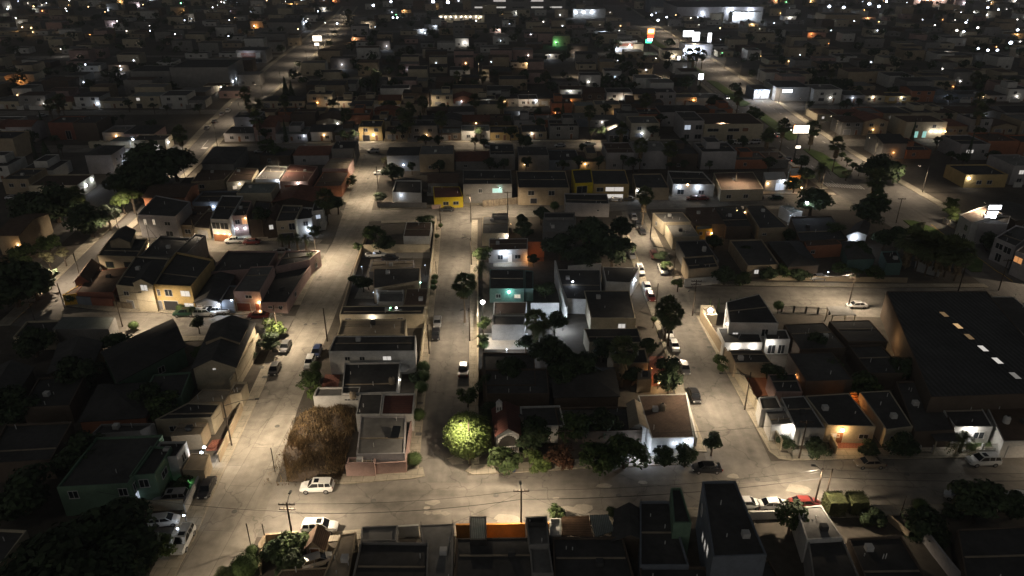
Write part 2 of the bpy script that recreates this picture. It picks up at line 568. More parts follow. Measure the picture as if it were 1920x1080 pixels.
for pi_, (a, b, r) in enumerate(((812, 943, 1.2), (800, 952, .7), (818, 961, 1), (801, 962, .8), (834, 963, .8), (862, 858, 2.0), (855, 866, 1.5), (1132, 911, 1.2), (1092, 955, 2.0), (1062, 958, 1.8), (1043, 935, .6), (1204, 905, 1), (958, 976, 2.4), (945, 972, 1.5), (1500, 918, 2.2), (1375, 894, 1.2))):
    p = G(a, b)
    n = 9
    mb.poly([(p.x + r * R.uniform(.55, 1.1) * math.cos(6.283 * i / n), p.y + .55 * r * R.uniform(.6, 1.1) * math.sin(6.283 * i / n), .034 + .004 * pi_) for i in range(n)])
structure(mb, 'road_patches', 'patch')
mb = MB()
for a, b in ((490, 690), (502, 682), (517, 660), (521, 650), (497, 708), (590, 608), (788, 757), (1302, 603), (1314, 622), (1323, 637), (1330, 652), (785, 815), (870, 440), (650, 392), (708, 388)):
    p = G(a, b)
    mb.box(p.x - .5, p.y - .4, .13, p.x + .5, p.y + .4, .142)
structure(mb, 'road_drain_covers', 'dark_patch')
mb = MB()
for a, b in ((573, 609), (440, 960), (520, 800), (700, 940), (930, 930), (1160, 930), (1420, 900), (1700, 890), (840, 700), (850, 540), (1300, 690), (1230, 540), (600, 520), (660, 400), (760, 400), (1100, 395), (1450, 385), (400, 600)):
    p = G(a, b)
    mb.poly([(p.x + .42 * math.cos(6.283 * i / 10), p.y + .42 * math.sin(6.283 * i / 10), .104) for i in range(10)])
structure(mb, 'manhole_covers', 'dark_patch')
# yards with a floor of their own colour
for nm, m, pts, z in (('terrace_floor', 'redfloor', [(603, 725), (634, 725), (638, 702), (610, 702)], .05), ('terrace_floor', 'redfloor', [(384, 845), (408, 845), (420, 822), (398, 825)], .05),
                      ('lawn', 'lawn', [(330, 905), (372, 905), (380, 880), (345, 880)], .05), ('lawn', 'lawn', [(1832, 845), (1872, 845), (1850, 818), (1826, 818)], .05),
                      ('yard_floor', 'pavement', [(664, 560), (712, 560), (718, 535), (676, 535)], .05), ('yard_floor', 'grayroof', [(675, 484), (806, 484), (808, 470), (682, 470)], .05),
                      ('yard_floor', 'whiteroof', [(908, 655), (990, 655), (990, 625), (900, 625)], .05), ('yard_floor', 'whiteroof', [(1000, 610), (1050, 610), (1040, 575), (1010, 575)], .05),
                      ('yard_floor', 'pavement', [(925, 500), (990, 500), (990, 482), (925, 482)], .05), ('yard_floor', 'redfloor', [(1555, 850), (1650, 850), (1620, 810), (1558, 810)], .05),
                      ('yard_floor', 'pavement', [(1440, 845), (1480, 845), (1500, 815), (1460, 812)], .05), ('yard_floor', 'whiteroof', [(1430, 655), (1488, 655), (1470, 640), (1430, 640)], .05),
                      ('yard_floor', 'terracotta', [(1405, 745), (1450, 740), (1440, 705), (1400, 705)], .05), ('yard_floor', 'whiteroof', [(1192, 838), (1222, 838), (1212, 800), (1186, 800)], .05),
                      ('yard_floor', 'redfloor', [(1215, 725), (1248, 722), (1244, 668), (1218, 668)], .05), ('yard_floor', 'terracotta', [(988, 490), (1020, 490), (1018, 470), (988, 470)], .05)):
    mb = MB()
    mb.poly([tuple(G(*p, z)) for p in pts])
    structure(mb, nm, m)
# ------------------------------------------------------------ houses
def drift(x):
    for (a, b), (c, d) in zip(((-200, -.1), (-108, -.1), (-45, -.06), (-12, -.05), (30, 0)), ((-108, -.1), (-45, -.06), (-12, -.05), (30, 0), (900, .01))):
        if x <= c:
            return b + (d - b) * max(0, (x - a) / (c - a))
    return .01


def quad(q, h, anchor='f'):
    if isinstance(q[0], (tuple, list)):
        return [G(*p, h) for p in q]
    xl, xr, yf, yb = q
    a, b = G(xl, yf, h), G(xr, yf, h)
    dep = G((xl + xr) / 2, yb, h).y - a.y
    d = Vector((drift((a.x + b.x) / 2), 1, 0)) * dep
    return [a, b, b + d, a + d] if dep > 0 else [a + d, b + d, b, a]


def wquad(x0, y0, w, dep, rz=0.0):
    """front-left corner x0,y0; rz = drift of the side walls"""
    return [Vector((x0, y0, 0)), Vector((x0 + w, y0 + w * .03, 0)), Vector((x0 + w + rz * dep, y0 + dep + w * .03, 0)), Vector((x0 + rz * dep, y0 + dep, 0))]


def volume(P, h, wm, rm, roof, root, par=.35, rise=1.4, z0=0.0, names=('wall', 'roof'), over=.35):
    P = [Vector((p.x, p.y, 0)) for p in P]
    n = len(P)
    w, r = MB(), MB()
    if roof == 'flat':
        I = []
        for i in range(n):
            a, b = (P[(i + 1) % n] - P[i]).normalized(), (P[i - 1] - P[i]).normalized()
            I.append(P[i] + (a + b) * .2)
        zr = h - par
        for i in range(n):
            j = (i + 1) % n
            A, B, c, d = P[i], P[j], I[j], I[i]
            w.poly([(A.x, A.y, z0), (B.x, B.y, z0), (B.x, B.y, h), (A.x, A.y, h)])
            w.poly([(A.x, A.y, h), (B.x, B.y, h), (c.x, c.y, h), (d.x, d.y, h)])
            w.poly([(d.x, d.y, h), (c.x, c.y, h), (c.x, c.y, zr), (d.x, d.y, zr)])
        r.poly([(p.x, p.y, zr) for p in I])
    else:
        A, B, c, d = P
        up = Vector((0, 0, h))
        if roof in ('gy', 'gx'):
            if roof == 'gx':
                A, B, c, d = B, c, d, A
            m0, m1 = (A + B) / 2, (c + d) / 2
            w.poly([A, B, B + up, m0 + up + Vector((0, 0, rise)), A + up])
            w.poly([c, d, d + up, m1 + up + Vector((0, 0, rise)), c + up])
            w.poly([B, c, c + up, B + up])
            w.poly([d, A, A + up, d + up])
            f = (m1 - m0).normalized() * over
            s = (B - A).normalized()
            half = (B - A).length / 2
            dz = rise / half * over
            e = Vector((0, 0, h + .14 - dz))
            t = Vector((0, 0, h + rise + .14))
            r.slab([A - f - s * over + e, m0 - f + t, m1 + f + t, d + f - s * over + e], .13)
            r.slab([m0 - f + t, B - f + s * over + e, c + f + s * over + e, m1 + f + t], .13)
        elif roof == 'hip':
            for i in range(4):
                a, b = P[i], P[(i + 1) % 4]
                w.poly([a, b, b + up, a + up])
            ce = sum(P, Vector()) / 4
            Q = [p + (p - ce).normalized() * over + Vector((0, 0, h + .05)) for p in P]
            lx, ly = (B - A).length, (d - A).length
            t = Vector((0, 0, h + rise))
            if lx >= ly:
                m0, m1 = (A + d) / 2, (B + c) / 2
                k = .5 * ly / lx
                r0, r1 = m0.lerp(m1, k) + t, m1.lerp(m0, k) + t
                r.slab([Q[0], Q[1], r1, r0], .12)
                r.slab([Q[2], Q[3], r0, r1], .12)
                r.slab([Q[1], Q[2], r1], .12)
                r.slab([Q[3], Q[0], r0], .12)
            else:
                m0, m1 = (A + B) / 2, (c + d) / 2
                k = .5 * lx / ly
                r0, r1 = m0.lerp(m1, k) + t, m1.lerp(m0, k) + t
                r.slab([Q[0], Q[1], r0], .12)
                r.slab([Q[1], Q[2], r1, r0], .12)
                r.slab([Q[2], Q[3], r1], .12)
                r.slab([Q[3], Q[0], r0, r1], .12)
        elif roof == 'shed':
            hi = Vector((0, 0, h + rise))
            w.poly([A, B, B + up, A + up])
            w.poly([B, c, c + hi, B + up])
            w.poly([c, d, d + hi, c + hi])
            w.poly([d, A, A + up, d + hi])
            e, s = (d - A).normalized() * over, (B - A).normalized() * over
            q = Vector((0, 0, .15))
            r.slab([A - e - s + up + q, B - e + s + up + q, c + e + s + hi + q, d + e - s + hi + q], .12)
        elif roof == 'open':      # patio cover on posts
            for p in P:
                ce = sum(P, Vector()) / 4
                k = p + (ce - p).normalized() * .25
                w.box(k.x - .08, k.y - .08, 0, k.x + .08, k.y + .08, h)
            r.slab([p + Vector((0, 0, h + .16)) for p in P], .14)
    a = w.build(names[0], wm, root)
    b = r.build(names[1], rm, root)
    return a, b


FACES = dict(f=(0, 1), r=(1, 2), b=(2, 3), l=(3, 0))
WM = dict(w='glass', y='pane_w', c='pane_c', o='pane_o', h='pane_h', t='pane_t')


def opening(root, P, spec, trim='frame_white', base=0.0):
    face, rest = spec[0], spec[1:]
    typ = rest[-1]
    u, z, w, h = [float(v) for v in rest[:-1].split(',')]
    i, j = FACES[face]
    A, B = Vector((P[i].x, P[i].y)), Vector((P[j].x, P[j].y))
    L = (B - A).length
    t = (B - A) / L
    n = Vector((t.y, -t.x))
    o = A + t * (L * u)
    w = min(w, L * .9)
    mb = MB()
    if typ == 'A':            # arched opening: white surround, dark recess, railing
        pts = [(-w / 2, z)] + [(w / 2 * math.cos(math.pi - math.pi * k / 12), z + h - w / 2 + w / 2 * math.sin(math.pi * k / 12)) for k in range(13)] + [(w / 2, z)]
        sp = lambda a, b, k: (o.x + t.x * a * k + n.x * .03, o.y + t.y * a * k + n.y * .03, b)
        for a, b in zip(pts[1:], pts[2:-1]):
            mb.obox(o, t, n, min(a[0], b[0]) - .12, max(a[0], b[0]) + .12, -.02, .12, (a[1] + b[1]) / 2, (a[1] + b[1]) / 2 + .3)
        arch = mb.build('arch', trim, root)
        pb = MB()
        pb.poly([(o.x + t.x * a + n.x * .03, o.y + t.y * a + n.y * .03, b) for a, b in reversed(pts)])
        pb.build('opening', 'frame_dark', root, arch)
        rb = MB()
        for k in range(12):
            a = -w / 2 + w * k / 11
            rb.obox(o, t, n, a - .03, a + .03, .04, .1, z, z + .7)
        rb.obox(o, t, n, -w / 2, w / 2, .03, .13, z + .7, z + .8)
        rb.build('railing', 'frame_white', root, arch)
        return
    if typ in 'dgkpr':
        m = dict(d='door_wood', g='door_white', k='door_black', p='door_gray', r='door_red')[typ]
        mb.obox(o, t, n, -w / 2, w / 2, -.02, .05, z, z + h)
        door = mb.build('garage_door' if w > 1.7 else 'door', m, root)
        fr = MB()
        for a, b in ((-w / 2 - .1, -w / 2), (w / 2, w / 2 + .1)):
            fr.obox(o, t, n, a, b, -.02, .08, z, z + h)
        fr.obox(o, t, n, -w / 2 - .1, w / 2 + .1, -.02, .08, z + h, z + h + .12)
        fr.build('frame', trim, root, door)
        return
    for a, b in ((-w / 2 - .07, -w / 2), (w / 2, w / 2 + .07), (-.03, .03)):
        mb.obox(o, t, n, a, b, -.02, .07, z, z + h)
    mb.obox(o, t, n, -w / 2 - .07, w / 2 + .07, -.02, .07, z + h, z + h + .07)
    mb.obox(o, t, n, -w / 2 - .12, w / 2 + .12, -.02, .12, z - .09, z)
    win = mb.build('window', trim, root)
    pb = MB()
    pb.obox(o, t, n, -w / 2, w / 2, -.02, .03, z, z + h)
    pb.build('pane', WM[typ], root, win)


def lamp_on(root, P, sp):
    face, u, z, k, power = sp[:5]
    off = sp[5] if len(sp) > 5 else .35
    size = sp[6] if len(sp) > 6 else .14
    i, j = FACES[face]
    A, B = Vector((P[i].x, P[i].y)), Vector((P[j].x, P[j].y))
    t = (B - A).normalized()
    n = Vector((t.y, -t.x))
    o = A.lerp(B, u)
    mb = MB()
    c = o + n * .2
    mb.obox(o, t, n, -.05, .05, -.02, .2, z - .04, z + .04)
    pl = mb.build('porch_light', 'iron', root)
    mb = MB()
    mb.ball((c.x, c.y, z - .16 - size * .5), size, 8, 6)
    mb.build('bulb', 'glow_' + k, root, pl)
    c = o + n * off
    if power:
        point((c.x, c.y, z - .35), ECOL[k], power, root, .15)


HOUSES = []
KR = random.Random(77)


def clutter(root, P, z):
    """what stands fixed on a flat roof: vent pipes, a cooler, a raised slab edge, bare starter bars"""
    def at_(u, v):
        return P[0].lerp(P[1], u).lerp(P[3].lerp(P[2], u), v)
    near = sum((p.y for p in P)) / 4 < 330
    if KR.random() < .55:
        c = at_(KR.uniform(.2, .8), KR.uniform(.2, .8))
        mb = MB()
        mb.box(c.x - .45, c.y - .4, z, c.x + .45, c.y + .4, z + .75)
        mb.box(c.x - .38, c.y - .46, z + .15, c.x + .38, c.y - .4, z + .65)
        mb.build('roof_cooler', KR.choice(('frame_white', 'galvanised', 'white')), root)
    if near:
        for k in range(KR.randint(1, 3)):
            c = at_(KR.uniform(.1, .9), KR.uniform(.1, .9))
            mb = MB()
            mb.tube([(c.x, c.y, z), (c.x, c.y, z + KR.uniform(.4, .9))], .07, 6)
            mb.build('vent_pipe', 'frame_white', root)
        if KR.random() < .5:
            a, b = at_(.04, KR.uniform(.3, .6)), None
            v = KR.uniform(.3, .65)
            a, b = at_(.04, v), at_(.96, v)
            t = (b - a).normalized()
            mb = MB()
            mb.obox(a, t, (t.y, -t.x), 0, (b - a).length, -.1, .1, z, z + .16)
            mb.build('roof_upstand', 'tanroof', root)
        if KR.random() < .3:
            mb = MB()
            for u in (.03, .97):
                for v in (.04, .96):
                    c = at_(u, v)
                    for dx in (-.06, .06):
                        mb.tube([(c.x + dx, c.y, z), (c.x + dx, c.y, z + 1.1)], .015, 4)
            mb.build('starter_bars', 'iron', root)




def house(label, q, h=3.5, wm='cream', rm='tar', roof='flat', win=(), lamp=(), more=(), name='house', cat='house', group=None, par=.35, rise=1.4, trim='frame_white'):
    P = q if isinstance(q[0], Vector) else quad(q, h)
    ce = sum(P, Vector()) / len(P)
    root = thing(name, label, cat, (ce.x, ce.y, 0), group)
    volume(P, h, wm, rm, roof, root, par, rise)
    if isinstance(win, str):
        win = win.split()
    for s in win:
        opening(root, P, s, trim)
    for s in lamp:
        lamp_on(root, P, s)
    for mq in more:
        q2, h2, wm2, rm2, roof2 = mq[:5]
        P2 = quad(q2, h2)
        volume(P2, h2, wm2, rm2, roof2, root, .3, 1.1, names=('wing_wall', 'wing_roof'))
        for s in (mq[5].split() if len(mq) > 5 else ()):
            opening(root, P2, s, trim)
    if roof == 'flat' and name == 'house':
        clutter(root, P, h - par)
    HOUSES.append((root, P))
    return root, P


def wall_run(label, pts, h, m='white', th=.2, name='boundary_wall', cat='wall', cap=None, group=None):
    W = [G(*p) if isinstance(p, tuple) else p for p in pts]
    c = sum(W, Vector()) / len(W)
    root = thing(name, label, cat, (c.x, c.y, 0), group)
    mb, cb = MB(), MB()
    for a, b in zip(W, W[1:]):
        L = (b - a).length
        t = (b - a) / L
        n = Vector((t.y, -t.x, 0))
        mb.obox(a, t, n, 0, L, -th / 2, th / 2, 0, h)
        cb.obox(a, t, n, -.03, L + .03, -th / 2 - .05, th / 2 + .05, h, h + .07)
    mb.build('wall_panel', m, root)
    cb.build('coping', cap or m, root)
    return root


def fence_run(label, pts, h, m='iron', post='white', n=5, name='fence', group=None, base=.5, basem='white'):
    """low wall, railing bars and posts"""
    W = [G(*p) if isinstance(p, tuple) else p for p in pts]
    c = sum(W, Vector()) / len(W)
    root = thing(name, label, 'fence', (c.x, c.y, 0), group)
    rb, bb = MB(), MB()
    for a, b in zip(W, W[1:]):
        L = (b - a).length
        t = (b - a) / L
        nn = Vector((t.y, -t.x, 0))
        if base:
            bb.obox(a, t, nn, 0, L, -.08, .08, 0, base)
        for z in (base + .1, h - .08):
            rb.obox(a, t, nn, 0, L, -.02, .02, z, z + .05)
        for k in range(int(L / .16)):
            rb.obox(a, t, nn, k * .16, k * .16 + .03, -.015, .015, base, h)
        for k in range(n):
            p = a.lerp(b, k / (n - 1))
            q = MB()
            q.box(p.x - .15, p.y - .15, 0, p.x + .15, p.y + .15, h + .15)
            q.build('post', post, root)
    rb.build('railing', m, root)
    if base:
        bb.build('plinth', basem, root)
    return root


def flood(label, px, py, z, k, power, size=.22, name='floodlight', cat='lamp', mast=True, sp=False):
    p = G(px, py, z)
    root = thing(name, label, cat, (p.x, p.y, 0))
    if mast:
        mb = MB()
        mb.tube([(p.x, p.y + .1, 0), (p.x, p.y + .1, z)], .05)
        mb.build('post', 'iron', root)
    mb = MB()
    hs_ = max(size, .14)
    mb.box(p.x - hs_ * 1.1, p.y, z - hs_ * .7, p.x + hs_ * 1.1, p.y + .2, z + hs_ * .75)
    hd = mb.build('housing', 'iron', root)
    mb = MB()
    mb.ball((p.x, p.y - .03, z), size if size > .1 else .04, 10, 6, .8)
    mb.build('bulb', 'glow_' + k, root, hd)
    if power:
        point((p.x, p.y - .5, z - .3), ECOL[k], power, root, .2)
    return root


A1 = 'f.25,1,1.3,1.1w f.78,1,1.3,1.1w f.52,.05,.95,2.1d'.split()
A2 = 'f.25,3.9,1.3,1.2w f.72,3.9,1.6,1.2w f.25,.9,1.3,1.2w f.6,.05,.95,2.1d f.82,.05,2.4,2.1p'.split()
# ---- nearest row, roofs seen from behind (south side of the front street)
house('dark brown shingle roof at the bottom edge below the bushy corner garden', [(500, 1105), (612, 1105), (618, 1063), (528, 1068)], 3.0, 'tan', 'browntile', 'flat', par=.1)
house('house with a sloped beige roof between the corner garden and a gray carport', [(596, 1105), (650, 1105), (668, 998), (638, 1002)], 3.2, 'tan', 'tanroof', 'flat', par=.1)
house('dark flat roofed house with a gray carport roof, just right of the beige sloped roof', [(655, 1105), (801, 1105), (804, 1017), (676, 1015)], 3.6, 'gray', 'tar', more=(([(676, 1014), (742, 1013), (746, 984), (678, 987)], 3.0, 'gray', 'grayroof', 'flat'),))
house('gray wrinkled sheet roof left of the orange lit patio', [(805, 1105), (848, 1105), (851, 981), (787, 984)], 3.2, 'gray', 'grayroof', par=.08)
house('black flat roof in front of the orange lit patio wall', [(853, 1105), (992, 1105), (1028, 1007), (856, 1009)], 3.3, 'brownwall', 'tar', par=.15)
house('narrow dark green corrugated sheet roof standing over the orange patio', [(881, 1012), (912, 1012), (912, 968), (880, 968)], 4.2, 'iron', 'tin', 'flat', par=.04, name='sheet_canopy', cat='canopy')
house('gray stepped roof with a black tank well right of the orange patio', [(992, 1022), (1030, 1020), (1026, 967), (985, 969)], 4.4, 'gray', 'grayroof', more=(([(997, 1075), (1038, 1075), (1030, 1023), (993, 1024)], 3.8, 'gray', 'grayroof', 'flat'), ([(990, 981), (1022, 980), (1022, 970), (988, 971)], 4.8, 'tar', 'tar', 'flat')))
house('small white walled rooftop terrace beside the brown slatted patio cover', [(1032, 1004), (1052, 1004), (1052, 971), (1030, 972)], 2.9, 'white', 'whiteroof', par=.7)
house('brown slatted patio cover facing the front street', [(1055, 1004), (1111, 1007), (1104, 968), (1053, 971)], 2.8, 'woodslat', 'woodslat', 'open', name='patio_cover', cat='canopy')
house('green corrugated metal roof beside the brown slatted patio', [(1116, 1009), (1152, 996), (1140, 966), (1105, 967)], 3.0, 'gray', 'tin', 'open', name='patio_cover', cat='canopy')
house('black flat roof behind the brown slatted patio cover', [(1040, 1105), (1196, 1105), (1168, 1006), (1036, 1006)], 3.4, 'brownwall', 'tar')
house('small dark gabled roof facing the front street', [(1150, 1012), (1212, 1012), (1200, 958), (1157, 958)], 3.1, 'brownwall', 'tar', 'gy', rise=1.1)
house('dark flat roof right of the small dark gable', [(1200, 1060), (1292, 1060), (1256, 939), (1200, 939)], 3.8, 'slate', 'tar', more=(([(1263, 980), (1297, 980), (1277, 914), (1258, 914)], 6.2, 'green', 'tar', 'flat'),))
house('black low roof below the dark flat roof with the stair tower', [(1200, 1105), (1345, 1105), (1322, 1062), (1200, 1062)], 3.4, 'brownwall', 'tar')
house('tall black flat roofed block beside the white parked sedan', [(1337, 1044), (1438, 1040), (1379, 901), (1317, 902)], 8.2, 'slate', 'tar', win='l.75,5.2,.9,1.3h l.6,4.2,.8,1.2h l.45,3.6,.7,1h l.2,5,1,1.2w', par=.3)
house('black low roof in front of the tall black block', [(1345, 1105), (1475, 1105), (1442, 1048), (1342, 1050)], 4.0, 'brownwall', 'tar')
house('gray sloping roof ending behind the red parked car', [(1513, 1012), (1580, 1008), (1540, 947), (1493, 951)], 4.0, 'white', 'grayroof', more=(([(1528, 1105), (1622, 1105), (1581, 1010), (1515, 1013)], 3.6, 'gray', 'tar', 'flat'),), par=.1)
house('dark flat roof below the two trimmed hedge cubes', [(1632, 1105), (1752, 1105), (1690, 1004), (1590, 1008)], 3.4, 'brownwall', 'tar')
house('black flat roof at the bottom right corner', [(1815, 1105), (1960, 1105), (1935, 985), (1795, 992)], 3.4, 'brownwall', 'tar', par=.2)
wall_run('orange lit patio wall facing the front street pole', [(856, 1009), (1030, 1006)], 2.4, 'orange')
wall_run('white balcony wall with two dark framed openings beside the gray carport', [(745, 1008), (786, 1006)], 2.0, 'white')
wall_run('low white garden wall behind the white parked sedan', [(1404, 974), (1470, 972)], 1.4, 'white')
wall_run('pale bluish garden wall running down the dark bottom right yards', [(1727, 1012), (1775, 1075), (1800, 1105)], 2.0, 'lilac')
wall_run('narrow beige yard wall below the trimmed hedge cubes', [(1663, 975), (1702, 1008)], 1.0, 'tan')
wall_run('garden wall round the bushy corner plot', [(490, 1078), (490, 1035), (500, 1018), (560, 1013)], 1.5, 'tan')
flood('orange lamp hidden behind the black roof, lighting the patio wall', 935, 1011, 2.3, 'o', 60, .08)
# ---- left of the left street
house('cream house cut by the bottom left corner', [(-60, 1105), (6, 1050), (50, 994), (-40, 990)], 4.6, 'cream', 'tar', win='r.3,1.5,1,1.1w')
house('two storey green house with white trimmed windows above the station wagon yard', [(106, 914), (240, 907), (305, 815), (180, 820)], 5.2, 'green', 'tar', win='f.2,3.2,1.2,1.2w f.9,3.2,1.1,1.2w r.12,.6,1,2c r.12,3.1,.9,1.2w',
      more=(([(242, 893), (290, 889), (322, 838), (282, 836)], 5.2, 'green', 'tar', 'flat', 'f.5,3.1,1.2,1.3w r.4,2.9,1.6,1w'),))
house('white walled upper room with one square window beside the tan patio roof', [(278, 860), (331, 856), (350, 827), (300, 828)], 4.8, 'white', 'tar', win='r.5,2.6,1.1,1.3w')
house('tan patio roof beside the white upper room', [(341, 880), (382, 882), (393, 851), (358, 850)], 2.7, 'tan', 'tanroof', 'flat', par=.1, name='carport')
house('beige house with a row of roof edge lights beside the leaning street lamp', [(290, 787), (396, 783), (413, 757), (352, 755)], 3.4, 'cream', 'tar', par=.2, win='f.7,1,1.3,1w f.3,1,1.3,1w')
house('tan flat roofed house behind the beige house with edge lights', [(352, 756), (420, 754), (436, 730), (380, 730)], 3.2, 'tan', 'tanroof', par=.15)
house('low tan roof in front of the beige house with edge lights', [(320, 818), (376, 814), (390, 792), (335, 792)], 2.9, 'tan', 'tanroof', par=.12)
house('beige flat roofed porch at the kerb of the left street', [(425, 742), (452, 736), (463, 716), (440, 716)], 3.0, 'cream', 'tanroof')
house('beige gabled house with one tiny lit attic window, left of the left street', [(362, 690), (440, 687), (476, 606), (398, 608)], 4.8, 'cream', 'tar', 'gy', win='f.5,4.3,.5,.3h r.2,2.5,1,1w', rise=1.7)
house('dark house with a small black gable behind the beige gabled house', [(385, 640), (448, 640), (462, 612), (400, 612)], 6.0, 'tan', 'tar', 'gy', rise=1.2)
house('long dark green gabled house with a pale side wall, lower left', [(222, 715), (345, 650), (322, 600), (192, 660)], 4.2, 'green', 'tar', 'gx', win='r.3,1,1.2,1.2w f.6,1.5,1.2,1.2w', rise=1.2)
house('dark gable with a faint orange lit edge, lower left', [(92, 700), (168, 692), (190, 642), (112, 645)], 3.6, 'brownwall', 'tar', 'gy', rise=1.3)
house('metal roofed shed with shiny ribs at its right end', [(98, 617), (203, 617), (216, 594), (117, 594)], 3.4, 'gray', 'tin', 'flat', par=.05, name='shed', cat='shed')
house('dark roofed house with a small white patio at its foot, far left', [(24, 632), (100, 628), (112, 600), (50, 602)], 3.3, 'cream', 'tar', win='f.5,1,1.2,1h')
house('dark flat roof second from the left edge in the unlit lower left block', [(40, 765), (130, 760), (160, 703), (72, 708)], 3.6, 'brownwall', 'tar')
house('dark hipped roof in the middle of the unlit lower left block', [(150, 790), (272, 782), (300, 718), (185, 722)], 3.4, 'terracotta', 'tar', 'hip')
house('dark flat roof at the left edge of the unlit lower left block', [(-30, 870), (95, 862), (135, 790), (10, 795)], 3.6, 'brownwall', 'tar')
house('dark flat roof above the two storey green house', [(170, 815), (262, 808), (290, 793), (190, 795)], 3.5, 'gray', 'tar')
house('dark pitched roof on the far left edge with a faint orange yard', [(-40, 740), (30, 735), (60, 690), (-10, 690)], 3.3, 'brownwall', 'tar', 'gy')
house('low dark green roof beside the beige gabled house', [(262, 748), (340, 742), (358, 697), (288, 702)], 3.4, 'green', 'tar')
wall_run('tall beige street wall with an arched grille, left of the dark sedans', [(437, 745), (489, 655)], 3.6, 'cream')
wall_run('beige garden wall beside the leaning lamp post', [(412, 868), (455, 770)], 1.6, 'tan')
wall_run('white front wall of the station wagon yard', [(349, 962), (383, 892)], 1.5, 'white')
wall_run('cream yard wall between the station wagon and the white hatchback', [(258, 958), (347, 955)], 1.7, 'cream')
flood('bright white lamp on the red floored terrace', 383, 838, 2.6, 'h', 260, .26)
flood('second bright white lamp beside the terrace awning', 378, 848, 2.4, 'c', 160, .24)
flood('white lamp on the gate post beside the station wagon yard', 345, 966, 1.9, 'c', 40, .16)
flood('white lamp on the gate post beside the parked white hatchback', 333, 991, 1.9, 'c', 40, .16)
flood('green garden lamp among the plants of the station wagon yard', 355, 898, .7, 'g', 10, .07)
# row facing the left side street
house('small ochre corner shed on the left side street', [(117, 553), (141, 551), (176, 533), (150, 533)], 2.7, 'ochre', 'browntile', par=.1, name='shed', cat='shed', win='f.5,1.6,1.4,.5w')
house('brown tiled lean-to roof behind the small ochre shed', [(142, 548), (212, 548), (246, 500), (175, 508)], 2.9, 'brickred', 'browntile', 'flat', par=.1)
house('maroon roofed hut behind the ochre shed', [(140, 527), (165, 525), (185, 497), (163, 496)], 3.4, 'brickred', 'browntile', 'gy', name='hut', cat='shed')
house('cream three level house with roof railings next to the yellow house', [(217, 534), (283, 541), (318, 484), (254, 480)], 5.6, 'cream', 'tar', win='f.25,3.3,1.2,.9w f.6,.6,1.4,.9h f.88,.05,1,2.1d f.3,.05,1.6,2p r.3,3.5,1,1w',
      more=(([(249, 530), (284, 532), (304, 500), (270, 498)], 6.9, 'cream', 'tar', 'gy', 'f.55,5.2,1.5,1.3h'),))
house('yellow two storey house with a dark garage, facing the left side street', [(283, 533), (358, 537), (400, 486), (330, 472)], 6.2, 'yellow', 'tar', win='f.15,3.6,.6,1.4w f.4,3.6,1.6,1.5w f.82,3.8,2,1.2h f.4,.05,3.2,2.3k f.12,.05,.9,2.2p f.85,.7,2,1.3h', par=.5)
house('low gray gabled house with a cool porch lamp, right of the yellow house', [(366, 566), (412, 566), (440, 512), (396, 510)], 3.0, 'gray', 'tar', 'gy', win='f.5,.9,1.6,1.2w f.15,.05,.8,2d', lamp=(('f', .95, 2.7, 'c', 240, .6, .26),), rise=1.0)
house('dark open carport between the gray gabled house and the pink house', [(413, 562), (437, 562), (455, 535), (430, 535)], 3.4, 'slate', 'tar', lamp=(('f', .9, 3.6, 'c', 30),), name='carport')
house('pink two storey house with an orange lamp over its red door', [(437, 546), (487, 547), (514, 498), (470, 500)], 4.9, 'pink', 'grayroof', win='f.55,3.3,1.4,.7w f.3,.05,2.9,2r f.82,.05,.95,2r', lamp=(('f', .93, 2.75, 'a', 210, .5, .22),), par=.2)
house('single storey pink corner house beside the orange lit door', [(488, 567), (537, 567), (585, 492), (520, 492)], 2.7, 'pink', 'tar', win='f.35,1.3,.8,.5w f.75,1.3,.8,.5w r.3,1,1,1w')
house('pink party wall house with the pink lit skylight behind the yellow house', [(392, 510), (502, 502), (520, 471), (427, 470)], 4.2, 'pink', 'tar')
house('dark flat roof at the corner below the row of small palms', [(516, 500), (580, 487), (600, 470), (535, 470)], 4.2, 'pink', 'tar', win='r.5,1,1,1w')
house('beige house with two shuttered windows beside the left avenue', [(183, 479), (257, 481), (277, 447), (206, 446)], 5.6, 'tan', 'tar', 'flat', win='f.25,2.6,1.8,1.4w f.72,2.6,1.8,1.4w', trim='leaf_dark', more=(([(205, 452), (243, 453), (252, 432), (222, 432)], 7.0, 'tan', 'tar', 'gy'),))
house('dark flat roof right of the beige house with shutters', [(259, 482), (322, 480), (362, 446), (300, 442)], 5.2, 'gray', 'tar')
house('gray walled house with a slanting parapet behind the yellow house', [(325, 476), (352, 474), (385, 440), (366, 438)], 5.6, 'gray', 'tar')
wall_run('gray metal gate wall beside the ochre shed', [(147, 571), (174, 573)], 2.0, 'slate')
wall_run('brown brick yard wall between the ochre shed and the cream house', [(174, 573), (214, 575)], 1.9, 'brickred')
wall_run('stone faced yard wall at the foot of the cream house', [(216, 577), (249, 580)], 1.5, 'stone')
